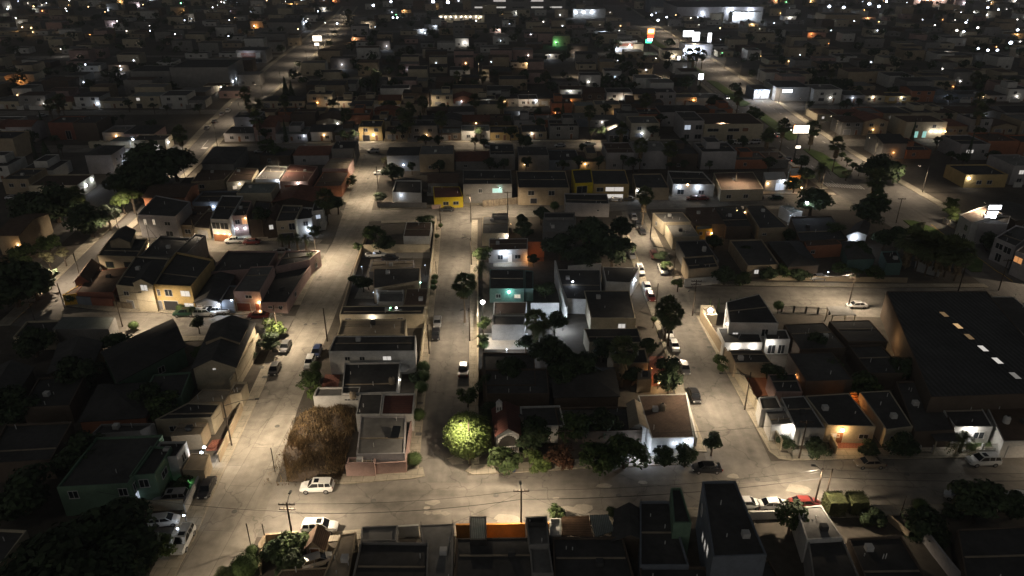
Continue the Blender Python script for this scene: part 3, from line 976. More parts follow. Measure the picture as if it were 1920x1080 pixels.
# row facing the upper left side street
house('pale lilac two storey house with two warm lit windows', [(257, 402), (329, 406), (357, 378), (292, 366)], 6.6, 'lilac', 'tar', win='f.17,3.8,.7,1.5y f.4,3.9,.7,1.5y f.75,3.9,1.6,1w f.75,.8,2,1.4w', par=.3)
house('low brown tiled house right of the lilac house', [(336, 422), (364, 423), (396, 386), (356, 386)], 3.3, 'tan', 'browntile', 'flat', par=.1, win='f.5,.9,1.6,1.2w')
house('single garage with a white door beside the wooden garage', [(364, 426), (393, 429), (400, 396), (372, 396)], 3.0, 'cream', 'browntile', win='f.5,.05,2.9,2.2g', par=.1, name='garage', cat='garage')
house('white framed modern house over a wide lit wooden garage', [(394, 410), (429, 412), (456, 367), (416, 366)], 6.4, 'white', 'tar', win='f.25,3.6,2.2,1.8w f.7,3.6,2.2,1.8w f.45,.05,4.6,2d f.92,.05,1,2d', lamp=(('f', .3, 2.6, 'a', 90, .6, .12), ('f', .65, 2.6, 'a', 90, .6, .12), ('f', .92, 2.5, 'a', 60, .5, .12)))
house('pink house with a warm lit upper terrace', [(435, 405), (462, 403), (472, 376), (447, 376)], 6.0, 'pink', 'tar', win='f.8,3.4,1.3,1.8o f.3,3.6,1.2,1.2w', lamp=(('f', .2, 2.6, 'c', 90, .5, .2), ('f', .75, 2.6, 'c', 90, .5, .2), ('f', .9, 5.4, 'a', 60)))
house('dark house half hidden by the tall tree in the upper left row', [(466, 412), (498, 410), (508, 378), (480, 376)], 5.4, 'brownwall', 'tar')
house('narrow dark brown house with a small white gable', [(498, 417), (516, 415), (530, 390), (508, 390)], 4.8, 'brownwall', 'browntile', 'gy', win='f.5,2.7,1,1.2h')
house('cream house with a wide dark garage behind four small palms', [(517, 415), (553, 413), (567, 385), (530, 384)], 5.8, 'cream', 'tar', win='f.3,3.6,.7,.5w f.8,3.2,1.5,1.8w f.5,.05,3.2,2.2k')
house('white house with a bright porch at the street corner', [(554, 412), (584, 409), (600, 390), (567, 388)], 5.2, 'white', 'tar', win='f.6,3.2,1.2,1.2w', lamp=(('f', .8, 2.6, 'c', 240, .7, .22),))
house('white corner house with a small brown tiled awning', [(584, 396), (606, 393), (611, 376), (590, 376)], 6.0, 'white', 'tar', win='f.5,3.6,1.2,1.1c r.5,1,1,1w')
# row facing the cross street, left of the left street
house('gray green hipped house with a lit skylight beside the left avenue', [(378, 306), (437, 307), (463, 276), (400, 275)], 5.4, 'gray', 'tar', 'hip', win='f.5,1,1.2,1.1w')
house('low brown house with an orange lit skylight facing the upper cross street', [(358, 341), (420, 337), (441, 316), (382, 312)], 3.2, 'tan', 'browntile', 'flat', par=.1, win='f.3,.9,1.5,1.1w')
house('beige house with a warm porch lamp beside the crossed utility wires', [(424, 342), (472, 337), (484, 316), (444, 314)], 3.4, 'cream', 'browntile', 'flat', par=.1, win='f.3,.9,1.2,1.1y f.75,.05,1,2.1y', lamp=(('f', .5, 2.8, 'h', 90, .5, .2),))
house('white fronted house with two garage gates and one white lamp', [(478, 335), (523, 336), (540, 312), (500, 310)], 3.6, 'white', 'tar', win='f.25,.05,2.8,2.3p f.75,.05,2.4,2.3p', lamp=(('f', .95, 3.5, 'c', 150, .6, .25),))
house('pink house with a maroon tiled roof and a bright lamp', [(525, 340), (577, 340), (596, 312), (543, 308)], 3.2, 'pink', 'redroof', 'flat', par=.1, win='f.3,.05,3,2r f.7,1,1.3,1.1w', lamp=(('f', .65, 2.9, 'h', 160, .6, .25),))
house('pale pink corner house with arched windows at the head of the left street', [(604, 316), (652, 316), (663, 297), (620, 296)], 4.4, 'pink', 'tanroof', par=.15, win='f.75,1.5,.8,1.2w f.93,1.5,.8,1.2w')
house('dark tiled house below the pale pink corner house', [(588, 350), (640, 348), (655, 322), (606, 322)], 3.6, 'terracotta', 'browntile', par=.15)
# ---- between the left and the middle street, front to back
house('gray flat roofed house with a tilted solar panel behind the pink wall', [(668, 852), (758, 850), (761, 781), (676, 780)], 3.4, 'lilac', 'grayroof', par=.12)
house('low entrance block behind the long pink wall', [(650, 868), (702, 868), (704, 857), (653, 857)], 2.6, 'pink', 'tanroof')
house('two tone roof, dark left half and red right half, behind the gray roofed house', [(667, 777), (713, 777), (718, 738), (675, 738)], 3.5, 'white', 'tar', more=(([(714, 777), (774, 777), (778, 737), (719, 738)], 3.45, 'white', 'redroof', 'flat'),), par=.08)
house('white terraced house with a dark flat roof and red terrace floor', [(640, 738), (744, 735), (751, 678), (646, 680)], 3.4, 'white', 'tar', more=(([(587, 743), (672, 742), (676, 725), (595, 726)], 3.1, 'white', 'grayroof', 'flat', 'f.75,2.2,1,.25w f.92,2.2,1,.25w'),), lamp=(('r', .45, 3.2, 'h', 60, .5, .12),))
house('white two storey house with a long black roof and three small windows', [(616, 659), (778, 658), (780, 629), (628, 630)], 5.0, 'white', 'tar', win='f.21,3.1,.9,.7w f.38,3.1,.9,.7w f.67,3.1,1.5,.8h', par=.15)
house('tan flat roof with a drain line behind the white house with three windows', [(632, 628), (760, 627), (762, 598), (641, 599)], 3.8, 'cream', 'tanroof', par=.3)
house('long low house with a black roof and a bright white wall lamp', [(636, 590), (794, 589), (798, 573), (642, 574)], 3.3, 'cream', 'tar', win='f.1,1.2,1.2,1.2w f.38,1.3,.8,.8w f.72,1.2,1.1,1.2w', lamp=(('f', .39, 3.0, 'h', 170, .6, .25),), par=.1)
house('brown tiled garage roof beside the balustraded balcony', [(756, 572), (799, 572), (803, 541), (762, 541)], 3.0, 'tan', 'browntile', par=.08)
house('dark roofed house with a white balustraded balcony', [(700, 541), (786, 526), (788, 502), (700, 504)], 3.6, 'tan', 'tar', more=(([(709, 566), (756, 566), (758, 545), (712, 545)], 2.9, 'white', 'grayroof', 'flat'),), par=.08, lamp=(('r', .1, 3.0, 't', 35, .4, .12),))
house('taupe roof plate behind the dark roof with the balcony', [(692, 510), (776, 500), (776, 488), (698, 489)], 3.0, 'lilac', 'tanroof', par=.06)
house('brown tiled house with a white side wall above a parked black car', [(756, 443), (806, 443), (810, 417), (762, 416)], 3.4, 'white', 'browntile', par=.06)
wall_run('long pink street wall at the corner of the front street', [(650, 893), (762, 886), (777, 770)], 2.1, 'pink')
wall_run('pale wall along the middle of the block above the parked truck', [(682, 474), (806, 473)], 2.2, 'cream')
wall_run('brown wall along the right kerb of the left street', [(640, 600), (664, 520), (690, 440)], 1.7, 'tan')
wall_run('white wall along the middle street beside the topiary row', [(779, 770), (801, 590)], 1.5, 'cream')
wall_run('cream wall along the middle street beside the white truck yard', [(803, 570), (818, 415)], 1.7, 'cream')
fence_run('white balustrade along the roof terrace balcony', [(709, 570), (757, 570)], 3.4, 'white', 'white', 2, name='balustrade', base=2.6)
flood('green sign lamp over the black roofed long house', 732, 577, 3.6, 'g', 5, .16, mast=False)
flood('white roof lamp beside the green sign lamp', 743, 577, 3.6, 'h', 15, .22, mast=False)
flood('unseen cool white lamp added to light the walled car yard', 678, 500, 3.0, 'c', 110, .1)  # source not visible; added to brighten the yard
flood('unseen cool white lamp added for the yard slabs beside the taupe roof', 797, 497, 3.0, 'c', 90, .1)  # another added yard light, its bulb too small to show
flood('dim cool lamp in the pale yard beside the balcony', 700, 548, 3.0, 'c', 60, .08)
# ---- between the middle and the far right street
house('red tiled house with a white arched porch behind the lamp lit round tree', [(932, 815), (973, 812), (970, 765), (925, 768)], 4.4, 'white', 'redroof', 'gy', win='f.5,1.2,3.2,3.0A', more=(([(980, 800), (1060, 798), (1050, 760), (975, 762)], 3.4, 'white', 'tar', 'flat', 'f.3,1,1.2,1.1w'),), rise=1.2)
house('long dark flat roof in the middle of the unlit centre block', [(1050, 812), (1205, 806), (1190, 762), (1040, 764)], 3.4, 'brownwall', 'tar')
house('black roof behind the arched porch house', [(912, 738), (1030, 738), (1026, 690), (908, 692)], 3.6, 'brownwall', 'tar', win='l.4,1,1,1w')
house('black hipped roof in the middle of the centre block', [(1040, 745), (1160, 742), (1150, 690), (1036, 692)], 3.6, 'brownwall', 'tar', 'hip')
house('brown roofed corner house with a pale porch lamp and a round water tank', [(1222, 822), (1302, 820), (1288, 738), (1196, 741)], 3.4, 'white', 'browntile', par=.1, win='f.25,1.6,1.6,.5w f.7,1.6,1.6,.5w', lamp=(('f', .86, 2.9, 'c', 120, .6, .2), ('f', .55, 2.7, 'c', 50, .5, .08)))
house('narrow white gabled passage glowing blue white', [(1183, 800), (1212, 801), (1200, 758), (1178, 758)], 3.4, 'white', 'tanroof', 'gy', rise=.8, name='garage', cat='garage')
wall_run('pale wall beside the glowing gabled passage', [(1214, 842), (1222, 838), (1206, 795)], 2.4, 'white')
flood('unseen blue white lamp added before the narrow gabled passage', 1203, 839, 1.7, 'c', 420, .07)  # no fixture known; added in front so the gate face turns bright
house('black flat roof along the kerb below the bluish white canopy house', [(905, 722), (1005, 722), (1002, 662), (904, 660)], 3.4, 'brownwall', 'tar')
house('house with a bright bluish canopy and a brown and gray split roof', [(924, 610), (983, 610), (988, 566), (926, 566)], 3.4, 'white', 'browntile', 'flat', win='f.5,.3,4,1.6w', par=.06, more=(([(922, 609), (984, 609), (985, 590), (923, 590)], 3.65, 'white', 'grayroof', 'flat'),), lamp=())
wall_run('bright bluish white screen wall in front of the brown and gray split roof', [(924, 632), (984, 631)], 2.5, 'white', .15, name='screen_wall')
house('teal walled house with a turquoise porch lamp', [(918, 541), (983, 541), (983, 506), (918, 505)], 3.5, 'teal', 'tar', win='f.25,1.2,1,.9w f.8,1.2,1.3,.8y', lamp=(('f', .56, 3.1, 't', 150, .7, .3),), more=(([(984, 541), (1000, 541), (1000, 508), (984, 506)], 3.2, 'teal', 'tar', 'flat'),), par=.06)
house('white house with a purple dark roof and a very bright porch lamp', [(916, 469), (989, 467), (990, 447), (917, 448)], 3.5, 'white', 'browntile', win='f.3,.9,1.2,1.2w f.55,.05,1,2.1h f.75,1,1.4,1w', lamp=(('f', .4, 3.1, 'c', 420, .7, .4),), par=.08)
house('gray roofed house with a grilled veranda and a lit orange strip', [(904, 438), (953, 437), (954, 404), (905, 406)], 3.5, 'cream', 'grayroof', win='f.4,1,1.4,1.1w f.8,.8,2,1.3h', lamp=(('f', .95, 3.1, 'h', 160, .6, .25),), par=.06, more=(([(922, 406), (952, 406), (951, 399), (922, 400)], 4.2, 'gray', 'grayroof', 'flat'),))
wall_run('tall terracotta courtyard wall lit orange', [(989, 482), (1020, 482)], 4.2, 'terracotta')
flood('orange lamp low in the terracotta courtyard', 992, 482, 1.4, 'o', 110, .12)
flood('amber lamp in the alley beside the gray roofed house', 958, 420, 3.4, 'a', 60, .1)
house('gray gabled hall beside the big dark tree', [(1018, 434), (1078, 434), (1080, 407), (1018, 408)], 4.2, 'gray', 'grayroof', par=.1, more=(([(1020, 408), (1076, 408), (1078, 398), (1020, 398)], 4.8, 'gray', 'tar', 'flat'),))
house('white house with a dark roof at the cross street, behind the big dark tree', [(1060, 380), (1143, 382), (1138, 363), (1058, 362)], 4.2, 'lilac', 'tar', win='f.75,1.8,.6,.5w')
house('small white roofed shed under the big dark tree', [(1083, 482), (1110, 484), (1108, 464), (1085, 464)], 2.6, 'white', 'whiteroof', par=.06, name='shed', cat='shed')
house('dark roofed house with a cool lit white end wall beside the parked white cars', [(1136, 528), (1182, 530), (1200, 502), (1130, 500)], 4.0, 'white', 'tar', lamp=(('r', .4, 3.4, 'c', 260, .6, .25),), par=.1)
house('long dark roof with a white lit stair opening in the centre block', [(1062, 560), (1128, 562), (1126, 505), (1040, 505)], 3.6, 'white', 'tar', par=.15)
wall_run('white lit stairwell wall on the long dark roof', [(1064, 527), (1126, 522)], 3.9, 'white')
house('wide black roof above the pale wall with a small tree', [(1108, 596), (1192, 597), (1180, 545), (1095, 545)], 3.8, 'cream', 'tar', par=.08, win='f.7,1.5,1.4,1h')
house('black roof below the pale wall, left of the two fan palms', [(1105, 642), (1204, 642), (1196, 615), (1095, 616)], 3.4, 'cream', 'tar', par=.08)
house('dark house with a dim beige front above the orange lit patio', [(1150, 682), (1216, 680), (1210, 652), (1140, 655)], 3.6, 'tan', 'tar', win='f.5,1,1.2,1w')
house('low white roofed annex in the orange lit patio', [(1196, 712), (1222, 710), (1220, 694), (1196, 695)], 2.8, 'tan', 'tanroof', par=.1)
wall_run('tall white party wall beside the bluish lit yard', [(1061, 610), (1040, 520)], 4.4, 'white', .3)
wall_run('white back wall of the bluish lit yard', [(995, 588), (1048, 588)], 2.6, 'white')
wall_run('tall white wall along the middle street beside the bluish yard', [(896, 660), (896, 500)], 1.6, 'cream')
wall_run('cream wall along the middle street below the black roofs', [(896, 760), (896, 664)], 1.4, 'cream')
wall_run('white garden wall along the far right street beside the orange patio', [(1260, 735), (1246, 668)], 1.4, 'cream')
wall_run('cream front wall of the corner house on the far right street', [(1304, 838), (1284, 752)], 1.8, 'white')
flood('very bright white lamp on the wall of the middle street', 905, 566, 4.2, 'h', 1300, .5)
flood('cool white lamp lighting the bluish walled yard', 1022, 590, 3.4, 'c', 1700, .1)
flood('cool white lamp in the stair passage beside the tall party wall', 1056, 600, 2.6, 'c', 900, .12)
flood('unseen cool lamp added to light the bluish screen wall', 950, 655, 1.9, 'c', 900, .06)  # added before the wall to brighten it, bulb kept tiny
flood('orange fire bright lamp in the patio beside the cypress', 1235, 716, 1.6, 'a', 240, .26)
flood('warm lamp at the back of the orange lit patio', 1222, 690, 2.2, 'o', 90, .1)
flood('small white window lamp on the stairwell of the long dark roof', 1074, 528, 4.3, 'c', 60, .22)
# ---- right of the far right street, front block
house('white corner house with a bright porch and gray terrace roof', [(1447, 797), (1488, 794), (1470, 762), (1432, 765)], 3.2, 'white', 'grayroof', par=.12, lamp=(('f', .75, 2.9, 'h', 260, .7, .2),), more=(([(1428, 768), (1468, 766), (1456, 742), (1422, 745)], 3.6, 'white', 'tar', 'flat'),))
house('dark roofed house left of the house with the orange porch lamp', [(1492, 803), (1548, 803), (1508, 742), (1464, 745)], 3.4, 'white', 'tar', par=.1)
house('dark hipped house with an orange porch lamp and yellow lit yard', [(1552, 797), (1642, 800), (1592, 737), (1510, 742)], 3.4, 'cream', 'tar', 'flat', par=.08, win='f.2,1.2,1.3,.5y f.8,1,1.4,.8w f.3,.05,1,2d', lamp=(('f', .32, 3.0, 'a', 260, .7, .28),))
house('dark roofed house behind the row of white fence posts', [(1662, 806), (1712, 800), (1668, 732), (1612, 735)], 3.3, 'cream', 'tar', par=.08, win='f.4,1,1.6,.9w')
house('long dark roof with a round roof vent right of the fence posts', [(1716, 810), (1790, 806), (1750, 712), (1680, 715)], 3.3, 'brownwall', 'tar')
house('white house with a brightly lit porch and green lawn', [(1790, 800), (1862, 800), (1830, 745), (1755, 748)], 3.3, 'white', 'tar', par=.08, win='f.15,1,1.4,1.2w f.7,1,1.6,1.2w f.45,.05,1.2,2.2h', lamp=(('f', .42, 3.0, 'h', 330, .7, .12),))
house('dark roofed corner house with a closed white garage door', [(1882, 828), (1985, 826), (1930, 740), (1842, 745)], 3.2, 'white', 'browntile', par=.1, win='f.3,.05,3,2.2g', )
house('open carport with white posts between the fence and the lawn house', [(1755, 828), (1802, 828), (1786, 805), (1738, 806)], 2.6, 'cream', 'tar', 'open', name='carport', cat='carport')
house('white two storey house with a black gabled roof beside the bright terrace lamp', [(1368, 605), (1460, 606), (1424, 551), (1362, 566)], 5.8, 'white', 'tar', 'flat', par=.08, win='f.75,2.9,1.2,1.5w l.4,3.4,1,1.4w f.15,3.2,1,.4h', lamp=(('l', .8, 4.8, 'h', 70, .5, .2),))
house('low white house with two white lit courts below the two storey house', [(1358, 643), (1430, 642), (1420, 612), (1345, 615)], 3.4, 'white', 'tar', par=.15, win='f.55,.1,2.2,1.9w', lamp=(('f', .3, 2.9, 'h', 210, .7, .1), ('f', .75, 2.9, 'h', 160, .7, .1)))
house('flat roofed room behind the second white lit court', [(1436, 636), (1482, 636), (1474, 618), (1432, 618)], 3.4, 'white', 'tar', par=.15, win='f.3,.2,1.4,1.9w f.7,.2,1.2,1.9w', lamp=(('f', .2, 2.9, 'h', 150, .7, .1),))
house('dark roof over a beige yard wall on the far right street', [(1378, 680), (1446, 680), (1430, 656), (1366, 656)], 3.3, 'tan', 'tar', par=.1)
house('black roof with a small orange lit wall right of the courts', [(1512, 715), (1600, 712), (1560, 660), (1478, 662)], 3.6, 'brownwall', 'tar', par=.1)
house('black roofed house with a warm flame bright porch lamp', [(1590, 640), (1665, 640), (1630, 600), (1555, 602)], 3.6, 'brownwall', 'tar', par=.1, lamp=(('r', .3, 3.2, 'a', 180, .7, .3),))
house('wide black roof in the middle of the right block', [(1500, 655), (1586, 652), (1545, 605), (1470, 608)], 3.4, 'brownwall', 'tar', par=.1)
house('dark roof with a white lit triangle terrace in the right block', [(1630, 700), (1700, 700), (1652, 645), (1592, 648)], 3.4, 'brownwall', 'tar')
house('brown roofed room beside the terracotta yard', [(1455, 735), (1505, 735), (1490, 700), (1440, 702)], 3.2, 'pink', 'tar', par=.1)
house('open framed carport roof over the side street kerb', [(1560, 592), (1606, 592), (1590, 575), (1550, 576)], 3.0, 'cream', 'grayroof', 'open', name='carport', cat='carport')
house('small bright terrace room at the corner beside the wall lamp', [(1322, 590), (1345, 590), (1338, 572), (1314, 572)], 2.6, 'cream', 'tanroof', par=.8)
house('long dark warehouse with glowing roof skylights', [(1745, 745), (2010, 735), (1850, 546), (1662, 546)], 6.0, 'brownwall', 'darktin', par=.12, name='warehouse', cat='warehouse')
house('dark side bay along the avenue side of the skylight warehouse', [(1930, 640), (2000, 640), (1900, 556), (1852, 556)], 4.2, 'white', 'tar', par=.1, win='l.5,1,1,1w')
wall_run('beige wall along the pavement of the far right street', [(1463, 845), (1402, 745), (1366, 690)], 2.0, 'cream')
wall_run('tall street wall beside the bright terrace lamp', [(1366, 688), (1335, 636), (1313, 600)], 2.4, 'tan')
wall_run('yellowish gate wall between the beige wall and the terracotta yard', [(1404, 748), (1390, 722)], 2.2, 'cream')
wall_run('terracotta wall piece lit orange in the right block', [(1478, 690), (1490, 712)], 2.6, 'orange')
fence_run('white post fence in front of the dark roofed house', [(1668, 850), (1748, 850)], 1.4, 'iron', 'white', 4, base=.1)
fence_run('dark railing with a low white plinth in front of the lawn house', [(1800, 848), (1878, 847)], 1.6, 'iron', 'white', 3, base=.5)
fence_run('dark railing along the right side street kerb', [(1465, 585), (1555, 590)], 1.5, 'iron', 'iron', 5, base=.0)
wall_run('garden wall between the planted corner yard and the orange lit drive', [(1566, 852), (1545, 808)], 1.6, 'tan')
flood('bright warm white lamp on the corner terrace of the far right street', 1332, 581, 3.4, 'h', 700, .55, mast=False)
flood('small warm lamp beside the lit stairs in the right block', 1594, 742, 2.6, 'o', 60, .08)
flood('small white yard lamp among the black roofs of the right block', 1558, 642, 2.2, 'c', 25, .1)
flood('white lamp lighting the triangle terrace in the right block', 1790, 706, 2.4, 'h', 60, .06)
flood('orange wall lamp beside the terracotta wall piece', 1492, 702, 2.2, 'o', 60, .07)
for i, (a, b, t) in enumerate(((1770, 590, 'a'), (1796, 612, 'h'), (1817, 632, 'a'), (1843, 654, 'h'), (1870, 677, 'h'), (1903, 705, 'a'))):
    p = G(a, b, 6.0)
    o = thing('skylight', ['northernmost dull amber', 'bright yellowish', 'dim amber', 'bright white', 'brightest white', 'faint nearest'][i] + ' skylight on the dark warehouse roof', 'skylight', (p.x, p.y, 5.9), 'skylights along the warehouse roof')
    mb = MB()
    mb.box(p.x - .6, p.y - 1.1, 5.9, p.x + .6, p.y + 1.1, 6.08)
    mb.build('curb', 'galvanised', o)
    mb = MB()
    mb.poly([(p.x - .5, p.y - 1.0, 6.1), (p.x + .5, p.y - 1.0, 6.1), (p.x + .5, p.y + 1.0, 6.1), (p.x - .5, p.y + 1.0, 6.1)])
    mb.build('pane', ['panedim_a', 'pane_a', 'panedim_a', 'pane_h', 'pane_h', 'panedim_h'][i], o)
# ---- right of the far right street, upper block
house('gray ribbed roof at the corner of the cross street', [(1244, 417), (1296, 416), (1280, 398), (1224, 399)], 3.6, 'cream', 'grayroof', par=.1, win='l.4,1,1,1w')
house('gray flat roof behind the corner kerb cars', [(1262, 445), (1312, 443), (1296, 420), (1248, 421)], 3.4, 'cream', 'grayroof', par=.15)
house('dark flat roof with a pale edge beside the far right street', [(1290, 492), (1348, 488), (1322, 450), (1268, 452)], 3.4, 'gray', 'tar', par=.2)
house('gray walled house at the corner of the side street with a white gate', [(1292, 505), (1348, 500), (1338, 478), (1280, 482)], 4.0, 'tan', 'tar')
house('bright orange hut with a lit window in the upper right block', [(1306, 431), (1336, 428), (1334, 422), (1305, 424)], 3.0, 'ochre', 'tin', par=.06, name='hut', cat='shed', win='f.3,1.4,.8,.8w f.75,.05,1.2,2d', lamp=(('f', .97, 1.9, 'a', 90, .6, .18),))
house('dark tiled roof third from the corner in the upper right block', [(1300, 420), (1372, 420), (1342, 388), (1286, 389)], 3.6, 'brownwall', 'browntile', par=.12)
house('dark roof beside the string of yellow bulbs', [(1362, 425), (1410, 424), (1388, 385), (1338, 388)], 3.6, 'brownwall', 'tar', par=.1)
house('long dark roof right of the string of yellow bulbs', [(1424, 428), (1478, 426), (1432, 384), (1396, 384)], 4.0, 'tan', 'tar', par=.1, win='f.2,2,1,.5w')
house('gray roof beside the white lit diagonal wall', [(1486, 400), (1505, 396), (1480, 384), (1462, 386)], 3.4, 'white', 'tin', par=.1)
house('pale gabled shed lit white below the street tree', [(1588, 441), (1625, 440), (1630, 420), (1606, 420)], 3.0, 'white', 'tar', 'gy', lamp=(('f', .4, 2.6, 'c', 260, .8, .12),), rise=1)
house('wide black roof left of the pale lit gable', [(1500, 452), (1590, 448), (1560, 404), (1482, 406)], 3.6, 'brownwall', 'tar')
house('orange brown courtyard house with a broken wall', [(1512, 462), (1582, 458), (1566, 448), (1508, 452)], 3.4, 'terracotta', 'browntile', par=.1, win='f.2,1.4,1,.8w')
house('small teal walled house by the palms', [(1662, 494), (1692, 493), (1682, 470), (1652, 471)], 3.2, 'teal', 'tar')
house('teal roofed cabin left of the small teal house', [(1590, 486), (1640, 484), (1620, 452), (1578, 454)], 3.4, 'teal', 'tar', 'hip')
house('dark roof with a pale front in the middle of the upper right block', [(1402, 498), (1462, 496), (1428, 448), (1368, 450)], 3.2, 'tan', 'tar', win='f.3,1,1,1h')
house('dark hipped roof beside the garden bushes in the upper right block', [(1478, 500), (1535, 496), (1500, 452), (1440, 454)], 3.2, 'brownwall', 'tar', 'hip')
house('pale two storey wall house behind the row of shaggy palms', [(1722, 478), (1768, 490), (1760, 462), (1726, 452)], 4.2, 'white', 'tar', win='r.5,2,1,1w')
wall_run('white diagonal wall lit by a lamp in the upper right block', [(1500, 448), (1475, 398)], 2.6, 'white', .3)
wall_run('white gate wall along the side street below the upper right block', [(1282, 538), (1352, 532)], 2.0, 'white')
wall_run('pale fence wall along the side street kerb under the palms', [(1440, 525), (1600, 528), (1700, 530)], 1.2, 'tan')
flood('cool white lamp on the diagonal wall', 1482, 404, 3.4, 'c', 200, .1)
flood('very bright white lamp below the round street tree', 1513, 380, 6.0, 'c', 500, .45)
flood('dim white lamp in the yard with the parked car', 1553, 510, 2.2, 'c', 60, .12)
# cross street north side
house('vivid yellow framed shop front joined to an ochre arched facade', [(1078, 344), (1112, 342), (1108, 316), (1072, 318)], 6.4, 'vivid_yellow', 'tar', win='f.4,3.2,3.2,2.2w f.4,.2,3.2,2.4k', name='shop', cat='shop', more=(([(1112, 345), (1180, 345), (1172, 318), (1108, 318)], 5.6, 'yellow', 'tar', 'flat', 'f.2,3.2,2,1.2w f.6,3.3,5.5,1.3h f.6,.3,5.5,2h'),), par=.3)
house('small yellow fronted house behind a scalloped pink wall', [(814, 371), (868, 369), (862, 350), (812, 350)], 3.4, 'vivid_yellow', 'redroof', par=.1, win='f.4,1,1.6,1w f.75,1,1.6,1w')
house('bluish lit white house at the corner of the left street and the cross street', [(735, 360), (790, 362), (790, 338), (742, 338)], 3.4, 'white', 'tar', lamp=(('f', .3, 2.8, 'c', 60, .6, .1),))
house('tall dark house with a faint blue lit balcony above the cross street', [(868, 345), (960, 345), (958, 318), (868, 318)], 6.2, 'gray', 'tar', win='f.35,3.4,1,1.2w f.7,3.4,3,1.4t', lamp=(('f', .75, 5.2, 't', 45, .6, .08),))
house('dark gray two storey house with broken upper windows', [(972, 352), (1068, 352), (1060, 320), (968, 320)], 5.6, 'tan', 'tar', win='f.25,3.2,1.8,1.4w f.65,3.2,1.8,1.4w f.3,.6,2,1.6k')
house('cool lit house with two very bright white lamps near the avenue', [(1262, 345), (1340, 346), (1318, 322), (1252, 320)], 4.0, 'white', 'tar', win='f.2,.6,2,1.6w f.7,.8,1.6,1.2w', lamp=(('f', .15, 3.4, 'c', 130, .9, .3), ('f', .6, 3.3, 'c', 170, .9, .4), ('f', .35, 4.2, 'a', 60, .4, .3)))
house('dark brown fronted house right of the ochre arched facade', [(1192, 352), (1255, 352), (1240, 325), (1186, 326)], 4.0, 'tan', 'tar', win='f.3,1,1.4,1w', lamp=(('f', .05, 3.4, 'c', 120, .6, .25),))
house('brown roofed house left of the corner cafe', [(1352, 356), (1432, 354), (1412, 322), (1338, 324)], 3.8, 'cream', 'browntile', par=.15, win='f.2,1,1.4,1.1w f.6,1,1.4,1.1w')
house('orange corner cafe with string lights beside the avenue palms', [(1482, 330), (1502, 328), (1500, 312), (1480, 314)], 4.6, 'orange', 'tin', par=.2, name='cafe', cat='cafe', lamp=(('f', .3, 3.4, 'a', 160, .8, .15), ('f', .8, 2.6, 'a', 100, .6, .15)))
house('white fronted garage next to the orange cafe', [(1436, 338), (1476, 336), (1470, 322), (1432, 323)], 3.6, 'white', 'whiteroof', par=.1, name='garage', cat='garage', win='f.7,.05,3,2.4c', lamp=(('f', .1, 2.8, 'a', 80, .6, .2), ('f', .8, 3.4, 'c', 220, .9, .2)))
wall_run('stone retaining wall with balusters along the cross street', [(905, 388), (1000, 379), (1055, 372)], 2.0, 'stone')
wall_run('scalloped pale pink wall in front of the yellow fronted house', [(810, 392), (870, 386)], 1.2, 'pink')
wall_run('gray yard wall beside the dark patch of the cross street', [(707, 388), (800, 390)], 1.6, 'gray')
wall_run('tall white sign wall beside the orange cafe', [(1474, 352), (1478, 340)], 5.0, 'white', .4)
# right of the avenue
house('white two storey office block behind the lit stacked sign', [(1800, 402), (1822, 418), (1880, 400), (1850, 385)], 6.5, 'white', 'browntile', par=.2, name='office_building', cat='building', win='f.7,3.6,1.6,1.6w f.75,.8,1.6,1.8w', more=(([(1836, 418), (1890, 420), (1895, 405), (1850, 402)], 6.0, 'lilac', 'tar', 'flat'),))
house('white terraced house with balconies on the avenue, right edge', [(1866, 445), (1905, 462), (1945, 430), (1905, 422)], 6.0, 'lilac', 'tar', win='f.3,3.6,2,1.4w f.7,3.4,2,1.6w f.4,.5,1.6,2w')
house('modern house with one warm lit window at the right edge', [(1905, 470), (1950, 490), (1990, 450), (1940, 445)], 6.2, 'lilac', 'tar', win='f.2,3.6,2.2,1.4o')
wall_run('gray stepped garden wall of the avenue houses at the right edge', [(1852, 468), (1885, 490), (1925, 520)], 2.0, 'gray')
fence_run('pale arched railing fence along the avenue hedge', [(1768, 418), (1790, 430), (1816, 446)], 1.6, 'frame_white', 'cream', 3, base=.3, basem='cream')
# ------------------------------------------------------------ vegetation
def leaf_card(mb, p, nrm, s, R, asp=.6):
    n = Vector(nrm).normalized()
    u = n.cross(Vector((R.uniform(-1, 1), R.uniform(-1, 1), R.uniform(-1, 1))))
    if u.length < 1e-3:
        u = Vector((1, 0, 0))
    u.normalize()
    v = n.cross(u)
    p = Vector(p)
    mb.poly([p - u * s, p + v * s * asp, p + u * s, p - v * s * asp])


def rdir(R):
    z = R.uniform(-1, 1)
    a = R.uniform(0, 6.2832)
    r = math.sqrt(1 - z * z)
    return Vector((r * math.cos(a), r * math.sin(a), z))


def crown_mesh(seed, nl=14, n=1700, leaf=.085, flat=.75):
    R = random.Random(seed)
    mb = MB()
    lobes = []
    for k in range(nl):
        d = rdir(R)
        r = R.uniform(.3, .72)
        lobes.append((Vector((d.x * r, d.y * r, d.z * r * flat)), R.uniform(.26, .46)))
    for k in range(n):
        c, rad = R.choice(lobes)
        d = rdir(R)
        if d.z < -.4:
            d.z *= -.6
        rr = rad * (R.random() ** .35)
        p = c + Vector((d.x, d.y, d.z * .85)) * rr
        leaf_card(mb, p, d + rdir(R) * .6 + Vector((0, 0, .3)), leaf * R.uniform(.6, 1.3), R)
    return mb


